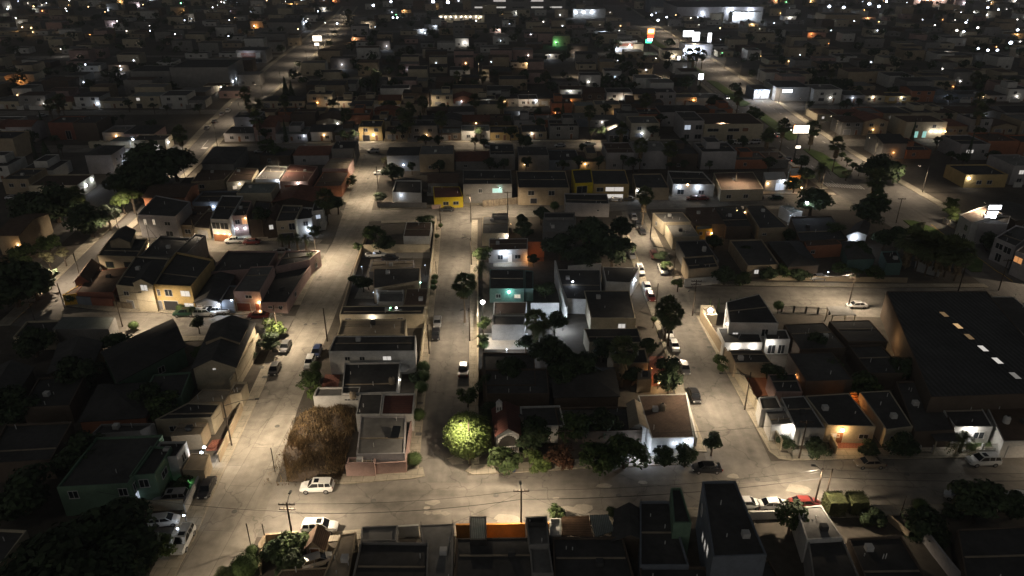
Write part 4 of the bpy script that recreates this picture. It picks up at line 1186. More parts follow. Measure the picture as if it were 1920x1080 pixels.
def topiary_mesh(seed, n=1500, leaf=.06, cube=False, core=True):
    R = random.Random(seed)
    mb = MB()
    if core:
        if cube:
            mb.box(-.88, -.88, -.88, .88, .88, .88)
        else:
            mb.ball((0, 0, 0), .84, 14, 9)
    for k in range(n):
        d = rdir(R)
        if cube:
            m = max(abs(d.x), abs(d.y), abs(d.z))
            p = d / m
            nn = Vector(tuple(round(c) if abs(c) > .99 else 0 for c in p))
        else:
            p, nn = d, d
        k2 = 1 if cube else 1 + .05 * math.sin(5 * d.x + 3 * d.z) * math.sin(4 * d.y + 1) + .04 * math.sin(9 * d.x - 7 * d.y + 5 * d.z)
        leaf_card(mb, p * k2 * R.uniform(.86, 1.05), nn + rdir(R) * .7, leaf * R.uniform(.6, 1.3), R)
    return mb


def trunk_mesh(seed, limbs=4):
    R = random.Random(seed)
    mb = MB()
    mb.tube([(0, 0, 0), (R.uniform(-.04, .04), R.uniform(-.04, .04), .5), (0, 0, 1.0)], [.09, .065, .05], 7)
    for k in range(limbs):
        a = 6.283 * k / limbs + R.uniform(-.4, .4)
        mb.tube([(0, 0, .62 + .1 * R.random()), (.28 * math.cos(a), .28 * math.sin(a), 1.0), (.5 * math.cos(a), .5 * math.sin(a), 1.35)], [.04, .03, .012], 5)
    return mb


CR = {k: [crown_mesh(10 * i + s, *a).mesh('crown', m) for s in range(3)] for i, (k, m, a) in enumerate((('tree', 'leaf', (15, 1900, .085, .75)), ('dark', 'leaf_dark', (20, 3000, .082, .7)), ('bright', 'leaf_bright', (13, 1700, .085, .8)),
                                                                                                    ('red', 'leaf_red', (12, 1300, .075, .8)), ('pale', 'leaf_pale', (12, 900, .07, .8)), ('far', 'leaf_dark', (11, 520, .14, .75))))}
CR['ball'] = [topiary_mesh(s).mesh('crown', 'leaf') for s in (1, 2)]
CR['lamptree'] = [topiary_mesh(5, 5200, .05).mesh('crown', 'leaf_bright')]
CR['cube'] = [topiary_mesh(7, 2600, .085, True).mesh('crown', 'leaf_hedge')]
TRK = [trunk_mesh(s).mesh('trunk', 'bark') for s in range(3)]


def cypress_mesh(seed):
    R = random.Random(seed)
    mb = MB()
    for k in range(1100):
        t = R.random() ** 1.2
        a = R.uniform(0, 6.283)
        r = (1 - t) * .5 * min(1, t * 6 + .4) * R.uniform(.7, 1.05) + .02
        leaf_card(mb, (r * math.cos(a), r * math.sin(a), t * 2), Vector((math.cos(a), math.sin(a), .5)) + rdir(R) * .4, .07, R, .5)
    return mb


CYP = cypress_mesh(3).mesh('crown', 'leaf_dark')


def fan_palm(seed):
    R = random.Random(seed)
    cr, sk = MB(), MB()
    for k in range(72):
        el = math.radians(R.uniform(-55, 85))
        az = R.uniform(0, 6.283)
        d = Vector((math.cos(el) * math.cos(az), math.cos(el) * math.sin(az), math.sin(el)))
        L = R.uniform(.55, .75)
        b = d * L
        cr.tube([(0, 0, 0), tuple(b)], [.012, .008], 3, False)
        side = d.cross(Vector((0, 0, 1)))
        side = side.normalized() if side.length > .05 else Vector((1, 0, 0))
        for j in range(9):
            a = math.radians(-72 + 18 * j)
            dd = d * math.cos(a) + side * math.sin(a)
            tip = b + dd * R.uniform(.42, .58) + Vector((0, 0, -.12 * abs(math.sin(a)) - .05))
            w = d.cross(side) * .0 + (side * math.cos(a) - d * math.sin(a)) * .065
            m = b.lerp(tip, .55)
            cr.poly([b, m - w, tip, m + w])
    for k in range(150):
        az, t = R.uniform(0, 6.283), R.random()
        r = .22 + .12 * R.random()
        top = Vector((.1 * math.cos(az), .1 * math.sin(az), -.05 - t * 1.0))
        bot = Vector((r * math.cos(az), r * math.sin(az), top.z - .5))
        s = Vector((-math.sin(az), math.cos(az), 0)) * .09
        sk.poly([top - s * .4, bot - s, bot + s, top + s * .4])
    return cr.mesh('crown', 'frond'), sk.mesh('skirt', 'deadfrond')


def date_palm(seed, nf=44):
    R = random.Random(seed)
    cr = MB()
    for k in range(nf):
        el = math.radians(R.uniform(-15, 80))
        az = R.uniform(0, 6.283)
        h = Vector((math.cos(az), math.sin(az), 0))
        s = Vector((-math.sin(az), math.cos(az), 0))
        pts = []
        for i in range(8):
            t = i / 7
            pts.append(h * (math.cos(el) * t) + Vector((0, 0, math.sin(el) * t - .75 * t * t * math.cos(el) - .15 * t * t)))
        for i in range(7):
            a, b = pts[i], pts[i + 1]
            for q in (0, .5):
                p = a.lerp(b, q)
                w = .26 * math.sin(math.pi * min(1, .15 + .85 * (i + q) / 7)) + .03
                for sg in (-1, 1):
                    tip = p + s * sg * w + (b - a).normalized() * w * .7 + Vector((0, 0, -.05))
                    cr.poly([p, p + (b - a) * .3, tip])
    return cr.mesh('crown', 'frond')


FAN = [fan_palm(s) for s in (1, 2)]
DATE = [date_palm(s) for s in (1, 2)]
PT = MB()
PT.tube([(0, 0, 0), (.012, 0, .3), (.006, .01, .7), (0, 0, 1)], [.032, .022, .019, .017], 7)
PTM = PT.mesh('trunk', 'palmbark')
VR = random.Random(11)


def tree(kind, px, py, hc, r, label, group=None, P=None, vs=.85, name=None, cat=None):
    """px, py: middle of the crown in the photograph; hc its height above ground, r its radius in metres"""
    p = P or G(px, py, hc)
    if kind in ('tree', 'dark', 'bright', 'red'):
        r *= 1.17
    nm = name or {'ball': 'topiary_tree', 'lamptree': 'round_tree', 'cube': 'hedge_cube', 'cypress': 'cypress_tree', 'fan': 'fan_palm', 'date': 'date_palm'}.get(kind, 'broadleaf_tree')
    ct = cat or {'cube': 'hedge', 'fan': 'palm', 'date': 'palm'}.get(kind, 'tree')
    root = thing(nm, label, ct, (p.x, p.y, 0), group, VR.uniform(0, 6.28) if kind != 'cube' else 0)
    if kind == 'cypress':
        add('trunk', TRK[0], root, scale=(1, 1, .5))
        add('crown', CYP, root, (0, 0, .3), (r, r, hc * .5))
    elif kind in ('fan', 'date'):
        add('trunk', PTM, root, (0, 0, 0), (9, 9, hc) if kind == 'fan' else (13, 13, hc))
        if kind == 'fan':
            c, s = VR.choice(FAN)
            r *= 1.25
            add('crown', c, root, (0, 0, hc), (r, r, r))
            add('skirt', s, root, (0, 0, hc + .1), (r, r, r * VR.uniform(.8, 1.5)))
        else:
            add('crown', VR.choice(DATE), root, (0, 0, hc), (r, r, r))
    else:
        if kind != 'cube':
            k = max(hc - r * .25, .4)
            add('trunk', VR.choice(TRK), root, scale=(r * .9 if kind not in ('ball',) else .9, r * .9 if kind not in ('ball',) else .9, k) if kind not in ('ball', 'lamptree') else (1.2, 1.2, max(hc - r * .7, .2)))
        add('crown', VR.choice(CR[kind]), root, (0, 0, hc), (r, r, r * vs))
    return root


T = tree
R_ = lambda a: (a // 7) % 3 > 0
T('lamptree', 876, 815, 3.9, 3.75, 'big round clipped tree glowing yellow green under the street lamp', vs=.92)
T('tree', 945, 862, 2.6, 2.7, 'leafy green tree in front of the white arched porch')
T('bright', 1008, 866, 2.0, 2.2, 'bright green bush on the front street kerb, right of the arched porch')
T('red', 1055, 858, 2.4, 2.6, 'reddish brown shrub around the base of the bare wooden pole')
T('tree', 1122, 858, 2.6, 3.2, 'left half of the big paired green shrubs on the front street')
T('tree', 1172, 850, 2.8, 3.6, 'right half of the big paired green shrubs, beside the glowing passage')
T('dark', 1248, 855, 2.0, 2.0, 'small dark bush under the pale porch lamp of the corner house')
T('dark', 1286, 852, 2.4, 2.2, 'dark bush at the street end of the brown roofed corner house')
T('dark', 1338, 824, 3.2, 1.9, 'small dark tree standing alone on the corner pavement', vs=1)
T('tree', 877, 740, 2.6, 1.9, 'yellowish green hedge tree beside the black pickup')
T('dark', 918, 770, 2.8, 2.2, 'dark tree between the middle street wall and the arched porch house')
T('dark', 1000, 815, 3.0, 3.4, 'dark tree over the roof right of the arched porch')
T('dark', 910, 718, 2.6, 2.2, 'dark tree at the corner of the black flat roof by the pickup')
T('tree', 906, 604, 3.2, 1.8, 'green tree below the very bright white wall lamp')
T('tree', 906, 632, 3.0, 1.2, 'pale thin tree in the bluish lit front yard')
T('ball', 907, 645, 1.6, 1.1, 'round clipped bush glowing on top at the foot of the bluish yard')
T('tree', 905, 475, 3.4, 2.6, 'leafy tree beside the very bright porch of the purple roofed house')
T('date', 902, 500, 3.6, 2.2, 'small feathery palm on the middle street kerb')
T('tree', 1022, 540, 2.6, 2.6, 'green tree in the yard beside the teal house')
T('dark', 1000, 485, 2.2, 1.6, 'dark shrub with pale flowers below the terracotta courtyard')
T('dark', 1050, 455, 5.0, 4.8, 'left part of the big dark tree mass beside the gray gabled hall')
T('dark', 1105, 440, 6.0, 6.2, 'tallest middle part of the big dark tree mass in the centre block')
T('dark', 1150, 465, 5.5, 5.0, 'right part of the big dark tree mass, next to the kerb cars')
T('dark', 1090, 480, 4.5, 4.5, 'lower part of the big dark tree mass over the small white shed')
T('dark', 1165, 425, 5.0, 3.6, 'upper right part of the big dark tree mass near the cross street')
T('dark', 978, 410, 3.6, 1.8, 'small dark tree silhouetted against the cross street')
T('dark', 1015, 400, 3.6, 2.6, 'dark tree beside the gray gabled hall, against the cross street')
T('ball', 1040, 385, 2.4, 1.5, 'clipped dark ball tree at the cross street kerb')
T('dark', 985, 430, 2.6, 3.0, 'dark bushes in the yard right of the gray roofed house')
T('date', 1020, 615, 5.0, 3.2, 'dark feathery palm in front of the bluish courtyard')
T('fan', 1004, 600, 5.6, 1.8, 'small fan palm at the right edge of the bluish canopy')
T('fan', 1170, 655, 8.0, 2.0, 'dark fan palm rising from the unlit centre block', None)
T('dark', 1030, 660, 5.0, 4.2, 'large dark tree below the dark feathery palm')
T('dark', 1095, 690, 4.0, 4.0, 'dark tree crown in the middle of the unlit centre block')
T('fan', 1252, 578, 7.5, 2.1, 'left of the twin fan palms on the far right street')
T('fan', 1259, 592, 7.0, 2.0, 'right of the twin fan palms on the far right street')
T('dark', 1216, 648, 3.0, 2.0, 'dark garden tree beside the kerb with the two white cars')
T('dark', 1256, 702, 4.2, 2.8, 'tall dark conifer like tree beside the orange lit patio', vs=1.5)
T('ball', 1226, 598, 2.2, .7, 'tiny ball topiary beside the twin palms')
T('dark', 1240, 478, 2.6, 1.9, 'dense kerb tree over the red car on the far right street')
T('tree', 1250, 498, 2.2, 1.6, 'second kerb tree, just behind the white pickup')
T('bright', 1272, 530, 2.4, 1.5, 'yellow green kerb tree casting a shadow beside the white pickup')
T('fan', 1209, 365, 9.0, 2.0, 'shaggy fan palm standing in the mouth of the far right street')
T('fan', 869, 533, 9.0, 1.9, 'tall fan palm leaning beside the middle street lamp arm', None)
for i, (a, b, r, l) in enumerate(((794, 688, 1.35, 'upper of the three round bushes beside the white house'), (792, 705, 1.5, 'middle of the three round bushes beside the white house'), (790, 725, 1.3, 'lower of the three round bushes by the umbrella garden'),
                                  (785, 777, 1.2, 'round bush alone by the red roofed pavement'), (776, 860, 1.3, 'round bush at the corner end of the pink wall'), (815, 519, .9, 'round topiary pair member nearest the taupe roof'), (814, 528, .85, 'second small topiary above the tile roof kerb'),
                                  (813, 538, .8, 'third small topiary with a long shadow on the pavement'), (819, 442, .8, 'small kerb shrub near the top of the middle street'), (826, 422, .7, 'tiny kerb shrub under the street corner pole'), (884, 519, 1.0, 'round bush on the right kerb beside the tall fan palm'),
                                  (884, 532, 1.2, 'yellow green bush just under the tall fan palm crown'))):
    T('ball', a, b, 1.5 if r > 1 else 1.1, r, l, 'clipped round bushes along the middle street')
T('tree', 580, 712, 2.6, 2.4, 'leafy tree on the left street kerb beside the red floored terrace')
T('bright', 588, 735, 1.8, 1.6, 'lower bright bush under the leafy kerb tree of the left street')
T('ball', 591, 686, 1.9, 1.1, 'ball shaped tree shading the small white parked van')
T('tree', 700, 438, 3.0, 3.0, 'dark green tree at the top left corner of the narrow block')
T('dark', 720, 455, 2.6, 3.0, 'dark bushes filling the yard beside the brown tiled house')
T('tree', 798, 412, 3.4, 2.6, 'round green tree at the head of the middle street')
T('dark', 680, 530, 2.4, 2.0, 'dark tree in the walled yard left of the balcony house')
T('dark', 665, 522, 2.0, 1.6, 'dark hedge at the left street wall beside the balcony yard')
T('dark', 782, 708, 1.4, 1.6, 'dark garden shrubs around the white umbrella')
T('bright', 512, 615, 2.6, 2.6, 'lit green tree behind the crossed utility wires on the left street')
T('dark', 508, 640, 2.4, 2.4, 'dark lower tree behind the tall beige street wall')
T('ball', 250, 610, 1.2, 1.1, 'small round bush on the left side street kerb')
T('ball', 338, 577, 1.3, 1.0, 'round bush in front of the yellow house')
T('dark', 370, 605, 2.6, 1.6, 'dark bare limbed shrub above the brown wall near the left side street')
T('dark', 452, 612, 2.0, 1.1, 'dark narrow bush beside the black gable')
T('dark', 358, 580, 2.0, 1.0, 'dark shrub between the green hatchback and the white suv')
for i, (a, b, r, l) in enumerate(((527, 446, 1.7, 'leftmost of the four small palms by the wide dark garage'), (541, 447, 1.6, 'second of the four small palms by the wide dark garage'), (556, 445, 1.8, 'third of the four small palms by the wide dark garage'), (572, 446, 1.7, 'rightmost of the four small palms by the wide dark garage'),
                                  (579, 482, 1.8, 'left palm of the pair on the left street corner'), (584, 480, 1.7, 'right palm of the pair on the left street corner'))):
    T('date', a, b, 3.6, r, l, 'small palms along the upper left side street')
T('dark', 488, 400, 7.0, 3.2, 'tall dark tree rising in front of the upper left row')
T('fan', 610, 372, 8.0, 2.4, 'shaggy dark palm at the left street corner of the white house')
T('dark', 632, 378, 4.0, 3.0, 'dark tree touching the left street edge near the white corner house')
T('tree', 590, 432, 2.4, 2.2, 'pale green tree beside the bright porch on the corner')
# trees of the left avenue median and the dark yards beyond
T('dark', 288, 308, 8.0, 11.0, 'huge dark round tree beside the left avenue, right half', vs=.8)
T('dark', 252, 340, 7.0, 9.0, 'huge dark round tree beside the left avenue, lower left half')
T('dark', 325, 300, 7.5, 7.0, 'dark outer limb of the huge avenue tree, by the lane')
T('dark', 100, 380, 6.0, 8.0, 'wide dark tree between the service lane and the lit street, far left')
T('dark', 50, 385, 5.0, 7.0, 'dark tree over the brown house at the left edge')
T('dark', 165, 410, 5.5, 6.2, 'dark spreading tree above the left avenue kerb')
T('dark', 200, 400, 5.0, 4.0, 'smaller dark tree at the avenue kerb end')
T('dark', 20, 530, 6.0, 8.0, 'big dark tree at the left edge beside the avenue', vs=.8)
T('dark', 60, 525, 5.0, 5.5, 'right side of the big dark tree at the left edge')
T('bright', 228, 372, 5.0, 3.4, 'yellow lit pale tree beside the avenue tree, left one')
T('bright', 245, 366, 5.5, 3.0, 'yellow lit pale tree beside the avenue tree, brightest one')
T('pale', 88, 482, 3.6, 2.6, 'thin yellow lit median tree on the left avenue')
T('pale', 118, 475, 3.6, 2.4, 'thin silvery lit median tree on the left avenue')
T('tree', 45, 478, 2.0, 4.0, 'green lit shrubs in front of the brown house at the left edge')
T('tree', 90, 455, 2.4, 3.0, 'dim green shrubs along the service lane')
T('dark', 150, 385, 3.6, 3.2, 'green tinged bush under the yellow lit trees')
T('fan', 142, 365, 8, 2, 'dark palm left of the yellow lit trees')
T('tree', 500, 272, 3.0, 3.6, 'round green bush under the bright white arch porch')
T('tree', 520, 287, 2.6, 4.2, 'wide clipped green tree on the upper cross street')
T('cypress', 80, 265, 9.5, 5.5, 'tall dark conifer beside the far left lit street')
T('tree', 50, 258, 4, 4.2, 'flat topped green trees by the far left lit street')
T('dark', 575, 405, 2, 1.6, 'small dark bush under the corner house lamp', P=Vector((-62, 186, 2)))
# lower left dark yards
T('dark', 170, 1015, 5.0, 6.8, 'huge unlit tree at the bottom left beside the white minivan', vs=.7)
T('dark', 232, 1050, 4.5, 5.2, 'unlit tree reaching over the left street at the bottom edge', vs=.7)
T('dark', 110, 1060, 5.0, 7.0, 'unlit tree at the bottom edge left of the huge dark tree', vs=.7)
T('dark', 225, 972, 3.6, 3.8, 'dark tree beside the white hatchback yard')
T('bright', 298, 1022, 1.6, 2.2, 'lit yellow green bush at the gate of the hatchback yard')
T('dark', 340, 905, 1.2, 1.8, 'dark plants in the station wagon yard')
T('dark', 140, 700, 3.5, 4.4, 'dim dark tree among the unlit roofs, upper left yards')
T('dark', 60, 640, 3.5, 4.0, 'dark tree beside the small white patio, far left')
T('dark', 20, 760, 3.5, 4.5, 'dark tree at the left edge of the unlit block')
T('dark', 280, 745, 3.2, 3.4, 'dark tree beside the low dark green roof')
T('dark', 160, 850, 3.5, 4.4, 'dark tree behind the two storey green house')
T('dark', 40, 920, 4.0, 5.2, 'dark tree at the left edge above the cream house')
T('ball', 458, 1063, 1.9, 1.9, 'round green tree on the bottom kerb of the left street')
T('ball', 472, 1032, 1.8, .85, 'small ball tree beside the green lamp post at the corner')
T('date', 418, 1078, 2.2, 1.8, 'dark palm cut off by the bottom edge')
T('dark', 520, 1035, 1.6, 2.4, 'dark bush on the left of the walled corner garden')
T('tree', 545, 1028, 1.8, 2.4, 'middle bush of the walled corner garden')
T('tree', 570, 1020, 1.5, 1.8, 'bush beside the wooden hut in the corner garden')
T('dark', 545, 1058, 1.2, 2.2, 'dark bush at the bottom of the walled corner garden')
T('tree', 1042, 960, 1.4, 1.3, 'lit green shrub above the small white terrace')
T('dark', 1148, 960, 1.4, 1.0, 'small shrub beside the dark gabled roof')
T('cube', 1565, 944, 1.7, 1.35, 'left clipped hedge cube on the front street', 'clipped hedge cubes', vs=.95)
T('cube', 1606, 943, 1.7, 1.3, 'right clipped hedge cube on the front street', 'clipped hedge cubes', vs=.95)
T('ball', 1726, 948, 1.5, 1.2, 'ball bush alone on the right part of the front street kerb')
T('dark', 1788, 958, 1.6, 1.5, 'dark bush right of the lone ball bush')
T('dark', 1840, 938, 4.0, 3.9, 'big dark tree hiding a white parked car, bottom right')
T('dark', 1905, 948, 2.4, 2.6, 'dark hedge tree at the right edge of the front street')
T('tree', 1486, 966, 3.4, 2.4, 'small dark leafy tree between the black block and the sloping roof')
T('dark', 1635, 968, 1.0, 2.0, 'low dark hedge below the clipped cubes')
T('dark', 1735, 985, 1.4, 3.4, 'dark hedge in the bottom right garden')
T('dark', 1475, 828, 1.4, 1.7, 'leafy shrub in the planted corner yard')
T('dark', 1530, 838, 1.6, 2.2, 'dark shrubs on the right side of the planted corner yard')
T('dark', 1630, 838, 1.6, 2.0, 'dark shrub at the edge of the orange lit drive')
T('dark', 1690, 832, 2.2, 2.8, 'dark tree behind the white fence posts')
T('date', 1808, 824, 2.6, 2.4, 'green palm beside the bright lawn porch')
T('ball', 1822, 838, .8, .8, 'small dark ball bush on the lit lawn')
T('dark', 1455, 700, 2.8, 2.8, 'dark tree between the beige wall and the small orange wall')
T('tree', 1350, 675, 1.4, 1.4, 'scraggly shrub spilling over the pavement of the far right street')
T('tree', 1355, 690, 1.2, 1.1, 'lower scraggly shrub on the far right pavement')
T('ball', 1460, 572, 2.2, 1.2, 'dark ball tree beside the black gabled house on the side street')
for i, a in enumerate((1333, 1349, 1370, 1381)):
    T('cypress', a, 562, 3.6, 1.1, ['first', 'second', 'third', 'fourth'][i] + ' from the left of the small cypresses above the bright terrace', 'small cypresses above the bright terrace')
T('dark', 1525, 372, 5.6, 6.4, 'big round dark street tree with a lamp under it, at the avenue corner', vs=.75)
T('dark', 1630, 395, 6.0, 5.0, 'tall green tree at the corner with the white flowering tree')
T('tree', 1645, 372, 6.5, 3.6, 'upper crown of the green corner tree by the avenue')
T('pale', 1725, 423, 3.0, 2.2, 'pale leafless looking tree in the avenue lane')
T('dark', 1680, 438, 4.0, 4.0, 'dark round tree left of the shaggy palm row')
T('dark', 1660, 445, 3.6, 3.4, 'dark tree above the teal house')
for i, (a, b, r) in enumerate(((1710, 450, 2.8), (1730, 455, 2.4), (1748, 462, 2.6), (1768, 468, 2.8), (1785, 465, 2.6), (1805, 472, 2.5))):
    T('fan', a, b, 7.6, r, ['first', 'second', 'third', 'fourth', 'fifth', 'sixth'][i] + ' from the left of the shaggy palms on the side street', 'shaggy palms along the side street')
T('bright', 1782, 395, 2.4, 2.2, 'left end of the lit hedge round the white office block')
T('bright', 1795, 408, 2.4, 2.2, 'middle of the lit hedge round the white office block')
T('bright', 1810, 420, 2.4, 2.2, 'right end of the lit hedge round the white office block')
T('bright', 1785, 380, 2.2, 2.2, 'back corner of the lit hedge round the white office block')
T('dark', 1855, 450, 3.0, 3.0, 'dark tree under the lit stacked sign')
T('dark', 1505, 300, 4.0, 3.6, 'dark tree on the avenue below the lit roadside sign')
T('date', 1540, 318, 4.6, 4.0, 'large feathery palm beside the orange cafe')
T('dark', 1515, 325, 5.0, 3.4, 'dark tree in front of the orange cafe')
T('dark', 1490, 345, 3.0, 3.0, 'dark low tree below the orange cafe')
T('fan', 1571, 270, 10, 2.2, 'tall palm in the avenue median right of the lit sign')
T('fan', 1470, 235, 10, 2.2, 'tall palm on the near side of the avenue, above the lit sign')
T('fan', 1385, 180, 9, 2.2, 'palm beside the avenue near the blue white shop')
T('fan', 1525, 240, 9, 2.4, 'palm over the dark yards across the avenue')
T('tree', 1415, 212, 4.0, 4.0, 'green tree on the avenue corner left of the blue white shop')
T('dark', 1340, 190, 4.5, 4.0, 'round dark tree with a yellow lamp behind it')
T('dark', 1650, 318, 5.0, 7.0, 'large dark tree across the avenue from the cafe')
T('fan', 1645, 335, 8.0, 2.6, 'shaggy palm at the foot of the large dark avenue tree')
T('pale', 1588, 325, 2.6, 2.4, 'pale bare shrub in the round bed of the avenue')
for i, (a, b) in enumerate(((1580, 290), (1590, 300), (1600, 310), (1612, 318))):
    T('tree', a, b, 2.4, 1.5, ['farthest', 'second farthest', 'second nearest', 'nearest'][i] + ' of the small pavement trees across the avenue from the lit sign', 'small pavement trees across the avenue')
for i, (a, b, h) in enumerate(((1308, 98, 11), (1300, 108, 10), (1292, 100, 12), (1318, 102, 9))):
    T('fan', a, b, h, 2.4, ['tallest of', 'left of', 'middle of', 'right of'][i] + ' the palms in front of the brightly lit avenue store', 'palms by the brightly lit avenue store')
T('fan', 458, 175, 12, 2.2, 'tall slender palm beside the left avenue')
T('fan', 465, 195, 9, 1.6, 'lower shaggy palm trunk beside the tall slender avenue palm')
T('date', 485, 195, 5.5, 5.0, 'broad feathery palm on the left avenue corner')
T('dark', 488, 222, 3, 3.6, 'low dark tree under the broad feathery avenue palm')
T('fan', 336, 250, 10, 2.4, 'palm beside the lit car yard on the left avenue')
T('fan', 105, 192, 10, 2.2, 'left of two palms on the far left lit street')
T('fan', 113, 186, 10, 2.0, 'right of two palms on the far left lit street')
T('cypress', 532, 145, 12, 5, 'taller of two cypresses on the left avenue')
T('cypress', 544, 152, 9, 4, 'shorter of two cypresses on the left avenue')
T('fan', 653, 24, 11, 3, 'lone palm at the far end of the left avenue')
T('pale', 721, 300, 3.0, 2.2, 'pruned bare tree at the head of the left street')
T('dark', 735, 322, 3.2, 4.0, 'dark garden tree at the corner of the left street and the cross street')
T('dark', 712, 368, 2.6, 2.4, 'dark kerb tree below the corner of the cross street')
T('bright', 652, 338, 2.2, 2.6, 'lit green hedge beside the upper end of the left street')
T('ball', 1168, 358, 2.4, 1.8, 'ball tree in front of the ochre arched facade')
T('bright', 1175, 352, 2.2, 1.4, 'bright clipped tree beside the ochre arches')
for a, b, h, r, l in ((1400, 468, 2.2, 2.2, 'dark bush in front of the dark roof with a pale front'), (1440, 512, 1.8, 2.4, 'dark shrub at the side street yard below the dark hipped roof'), (1500, 514, 1.8, 2.6, 'tangled garden bush left of the silver yard car'), (1470, 508, 2.0, 2.2, 'bush between the pale fence and the dark hipped roof'), (1360, 515, 2.6, 3.0, 'leafy mass beside the gray walled corner house'), (1390, 520, 2.0, 2.6, 'low leafy mass along the pale side street fence'),
                      (1575, 502, 2.0, 2.0, 'dark shrub below the teal roofed cabin'), (1610, 470, 3.4, 3.4, 'dark tree over the teal roofed cabin'), (1560, 430, 3.0, 3.2, 'dark tree between the wide black roof and the pale gable'), (1480, 440, 2.4, 2.2, 'dark shrub at the foot of the white diagonal wall'), (1340, 452, 2.4, 2.4, 'dark bush in front of the orange hut'), (1640, 512, 2.0, 2.4, 'dusty bush under the first shaggy palm'), (1600, 512, 1.8, 2.0, 'dusty bush by the white gate frame'),
                      (955, 690, 3.4, 3.0, 'dark tree over the black roof behind the arched porch'), (1065, 700, 4.0, 3.6, 'dark tree right of the large dark centre tree'), (1130, 650, 3.4, 2.8, 'dark tree below the wide black roof of the centre block'), (1185, 700, 2.6, 2.2, 'dark shrub left of the orange lit patio'), (1130, 790, 3.6, 3.0, 'dark tree behind the paired green shrubs'), (1075, 800, 3.6, 3.2, 'dark tree behind the reddish shrub'), (985, 640, 2.6, 2.0, 'dark bush at the end of the bluish screen wall'), (1040, 600, 3.4, 2.8, 'dark tree below the bluish walled court'),
                      (690, 530, 1.8, 1.6, 'shrub by the lit corner of the balcony yard'), (672, 462, 1.6, 1.5, 'shrub along the brown wall above the truck yard'), (1530, 640, 2.6, 2.6, 'dark tree in the yards of the right block'), (1620, 720, 2.6, 2.8, 'dark tree beside the long dark roof with the vent'), (1700, 690, 3.0, 3.0, 'dark tree by the white triangle terrace'), (1560, 690, 2.4, 2.4, 'dark shrub in the right block by the small orange wall'), (1380, 625, 1.8, 1.4, 'small shrub beside the low white courts'),
                      (310, 455, 2.6, 2.4, 'dark shrub behind the yellow house roofs'), (130, 560, 1.6, 1.4, 'dark shrub on the avenue end of the side street'), (225, 640, 3.0, 3.4, 'dark tree between the metal shed and the long green house'), (380, 660, 2.2, 2.2, 'dark shrub left of the beige gabled house'), (300, 760, 3.0, 3.2, 'dark tree below the low dark green roof'), (440, 700, 1.2, 1.2, 'garden plants behind the tall beige street wall'), (470, 665, 1.2, 1.2, 'upper garden plants behind the tall beige street wall')):
    T('dark' if R_(a) else 'tree', a, b, h, r, l)
# dry grass lot: a mound of dead scrub and its blades
R = random.Random(3)
lot = [G(*p) for p in ((540, 905), (640, 898), (672, 770), (590, 768), (556, 790), (530, 850))]
bx, by = [p.x for p in lot], [p.y for p in lot]


def inside(x, y, poly):
    c = False
    for i in range(len(poly)):
        a, b = poly[i], poly[i - 1]
        if (a.y > y) != (b.y > y) and x < (b.x - a.x) * (y - a.y) / (b.y - a.y) + a.x:
            c = not c
    return c


def edge_d(x, y, poly):
    best = 99
    for i in range(len(poly)):
        a, b = poly[i - 1].to_2d(), poly[i].to_2d()
        t = max(0, min(1, (Vector((x, y)) - a).dot(b - a) / (b - a).length_squared))
        best = min(best, (Vector((x, y)) - a.lerp(b, t)).length)
    return best


mb = MB()
bumps = [(R.uniform(min(bx), max(bx)), R.uniform(min(by), max(by)), R.uniform(.8, 2.4), R.uniform(.2, .8)) for k in range(60)]


def hill(x, y):
    e = edge_d(x, y, lot)
    h = .25 + .25 * min(e, 3)
    for a, b, r, k in bumps:
        h += k * .55 * math.exp(-((x - a) ** 2 + (y - b) ** 2) / r ** 2)
    return h * min(1, e / .8 + .15)


k = 0
while k < 26000:
    x, y = R.uniform(min(bx) - .6, max(bx)), R.uniform(min(by) - .8, max(by) + .5)
    if not inside(x, y, lot) and R.random() < .93:
        continue
    bare = math.sin(x * 1.3 + 2 * math.sin(y * .7)) + math.sin(y * 1.1 + 1.7 * math.sin(x * .9))
    if R.random() < (.75 if bare < -.7 else .25 if bare < .2 else 0):
        continue
    k += 1
    h = hill(x, y) if inside(x, y, lot) else .15
    a = R.uniform(0, 6.283)
    L = R.uniform(.2, .75) * (1.25 if bare > .9 else .8)
    d = Vector((math.cos(a) * R.uniform(.1, .7), math.sin(a) * R.uniform(.1, .7) - .15, 1)).normalized()
    s = Vector((-math.sin(a), math.cos(a), 0)) * R.uniform(.02, .06)
    b = Vector((x, y, h * R.uniform(.35, 1)))
    mb.poly([b - s, b + s, b + d * L + s * .2, b + d * L - s * .2])
gr = mb.build('dry_grass', 'drygrass')
props(gr, 'tall dry brown grass filling the vacant lot beside the parked white suv', 'grass', kind='stuff')
mb = MB()
n = 34
for i in range(n):
    for j in range(n):
        q = []
        for a, b in ((i, j), (i + 1, j), (i + 1, j + 1), (i, j + 1)):
            x, y = min(bx) + (max(bx) - min(bx)) * a / n, min(by) + (max(by) - min(by)) * b / n
            q.append((x, y, hill(x, y) * .72 + .03))
        if inside(sum(p[0] for p in q) / 4, sum(p[1] for p in q) / 4, lot):
            mb.poly(q)
structure(mb, 'vacant_lot_mound', 'brownwall', True)

# ------------------------------------------------------------ vehicles
CARS = {}


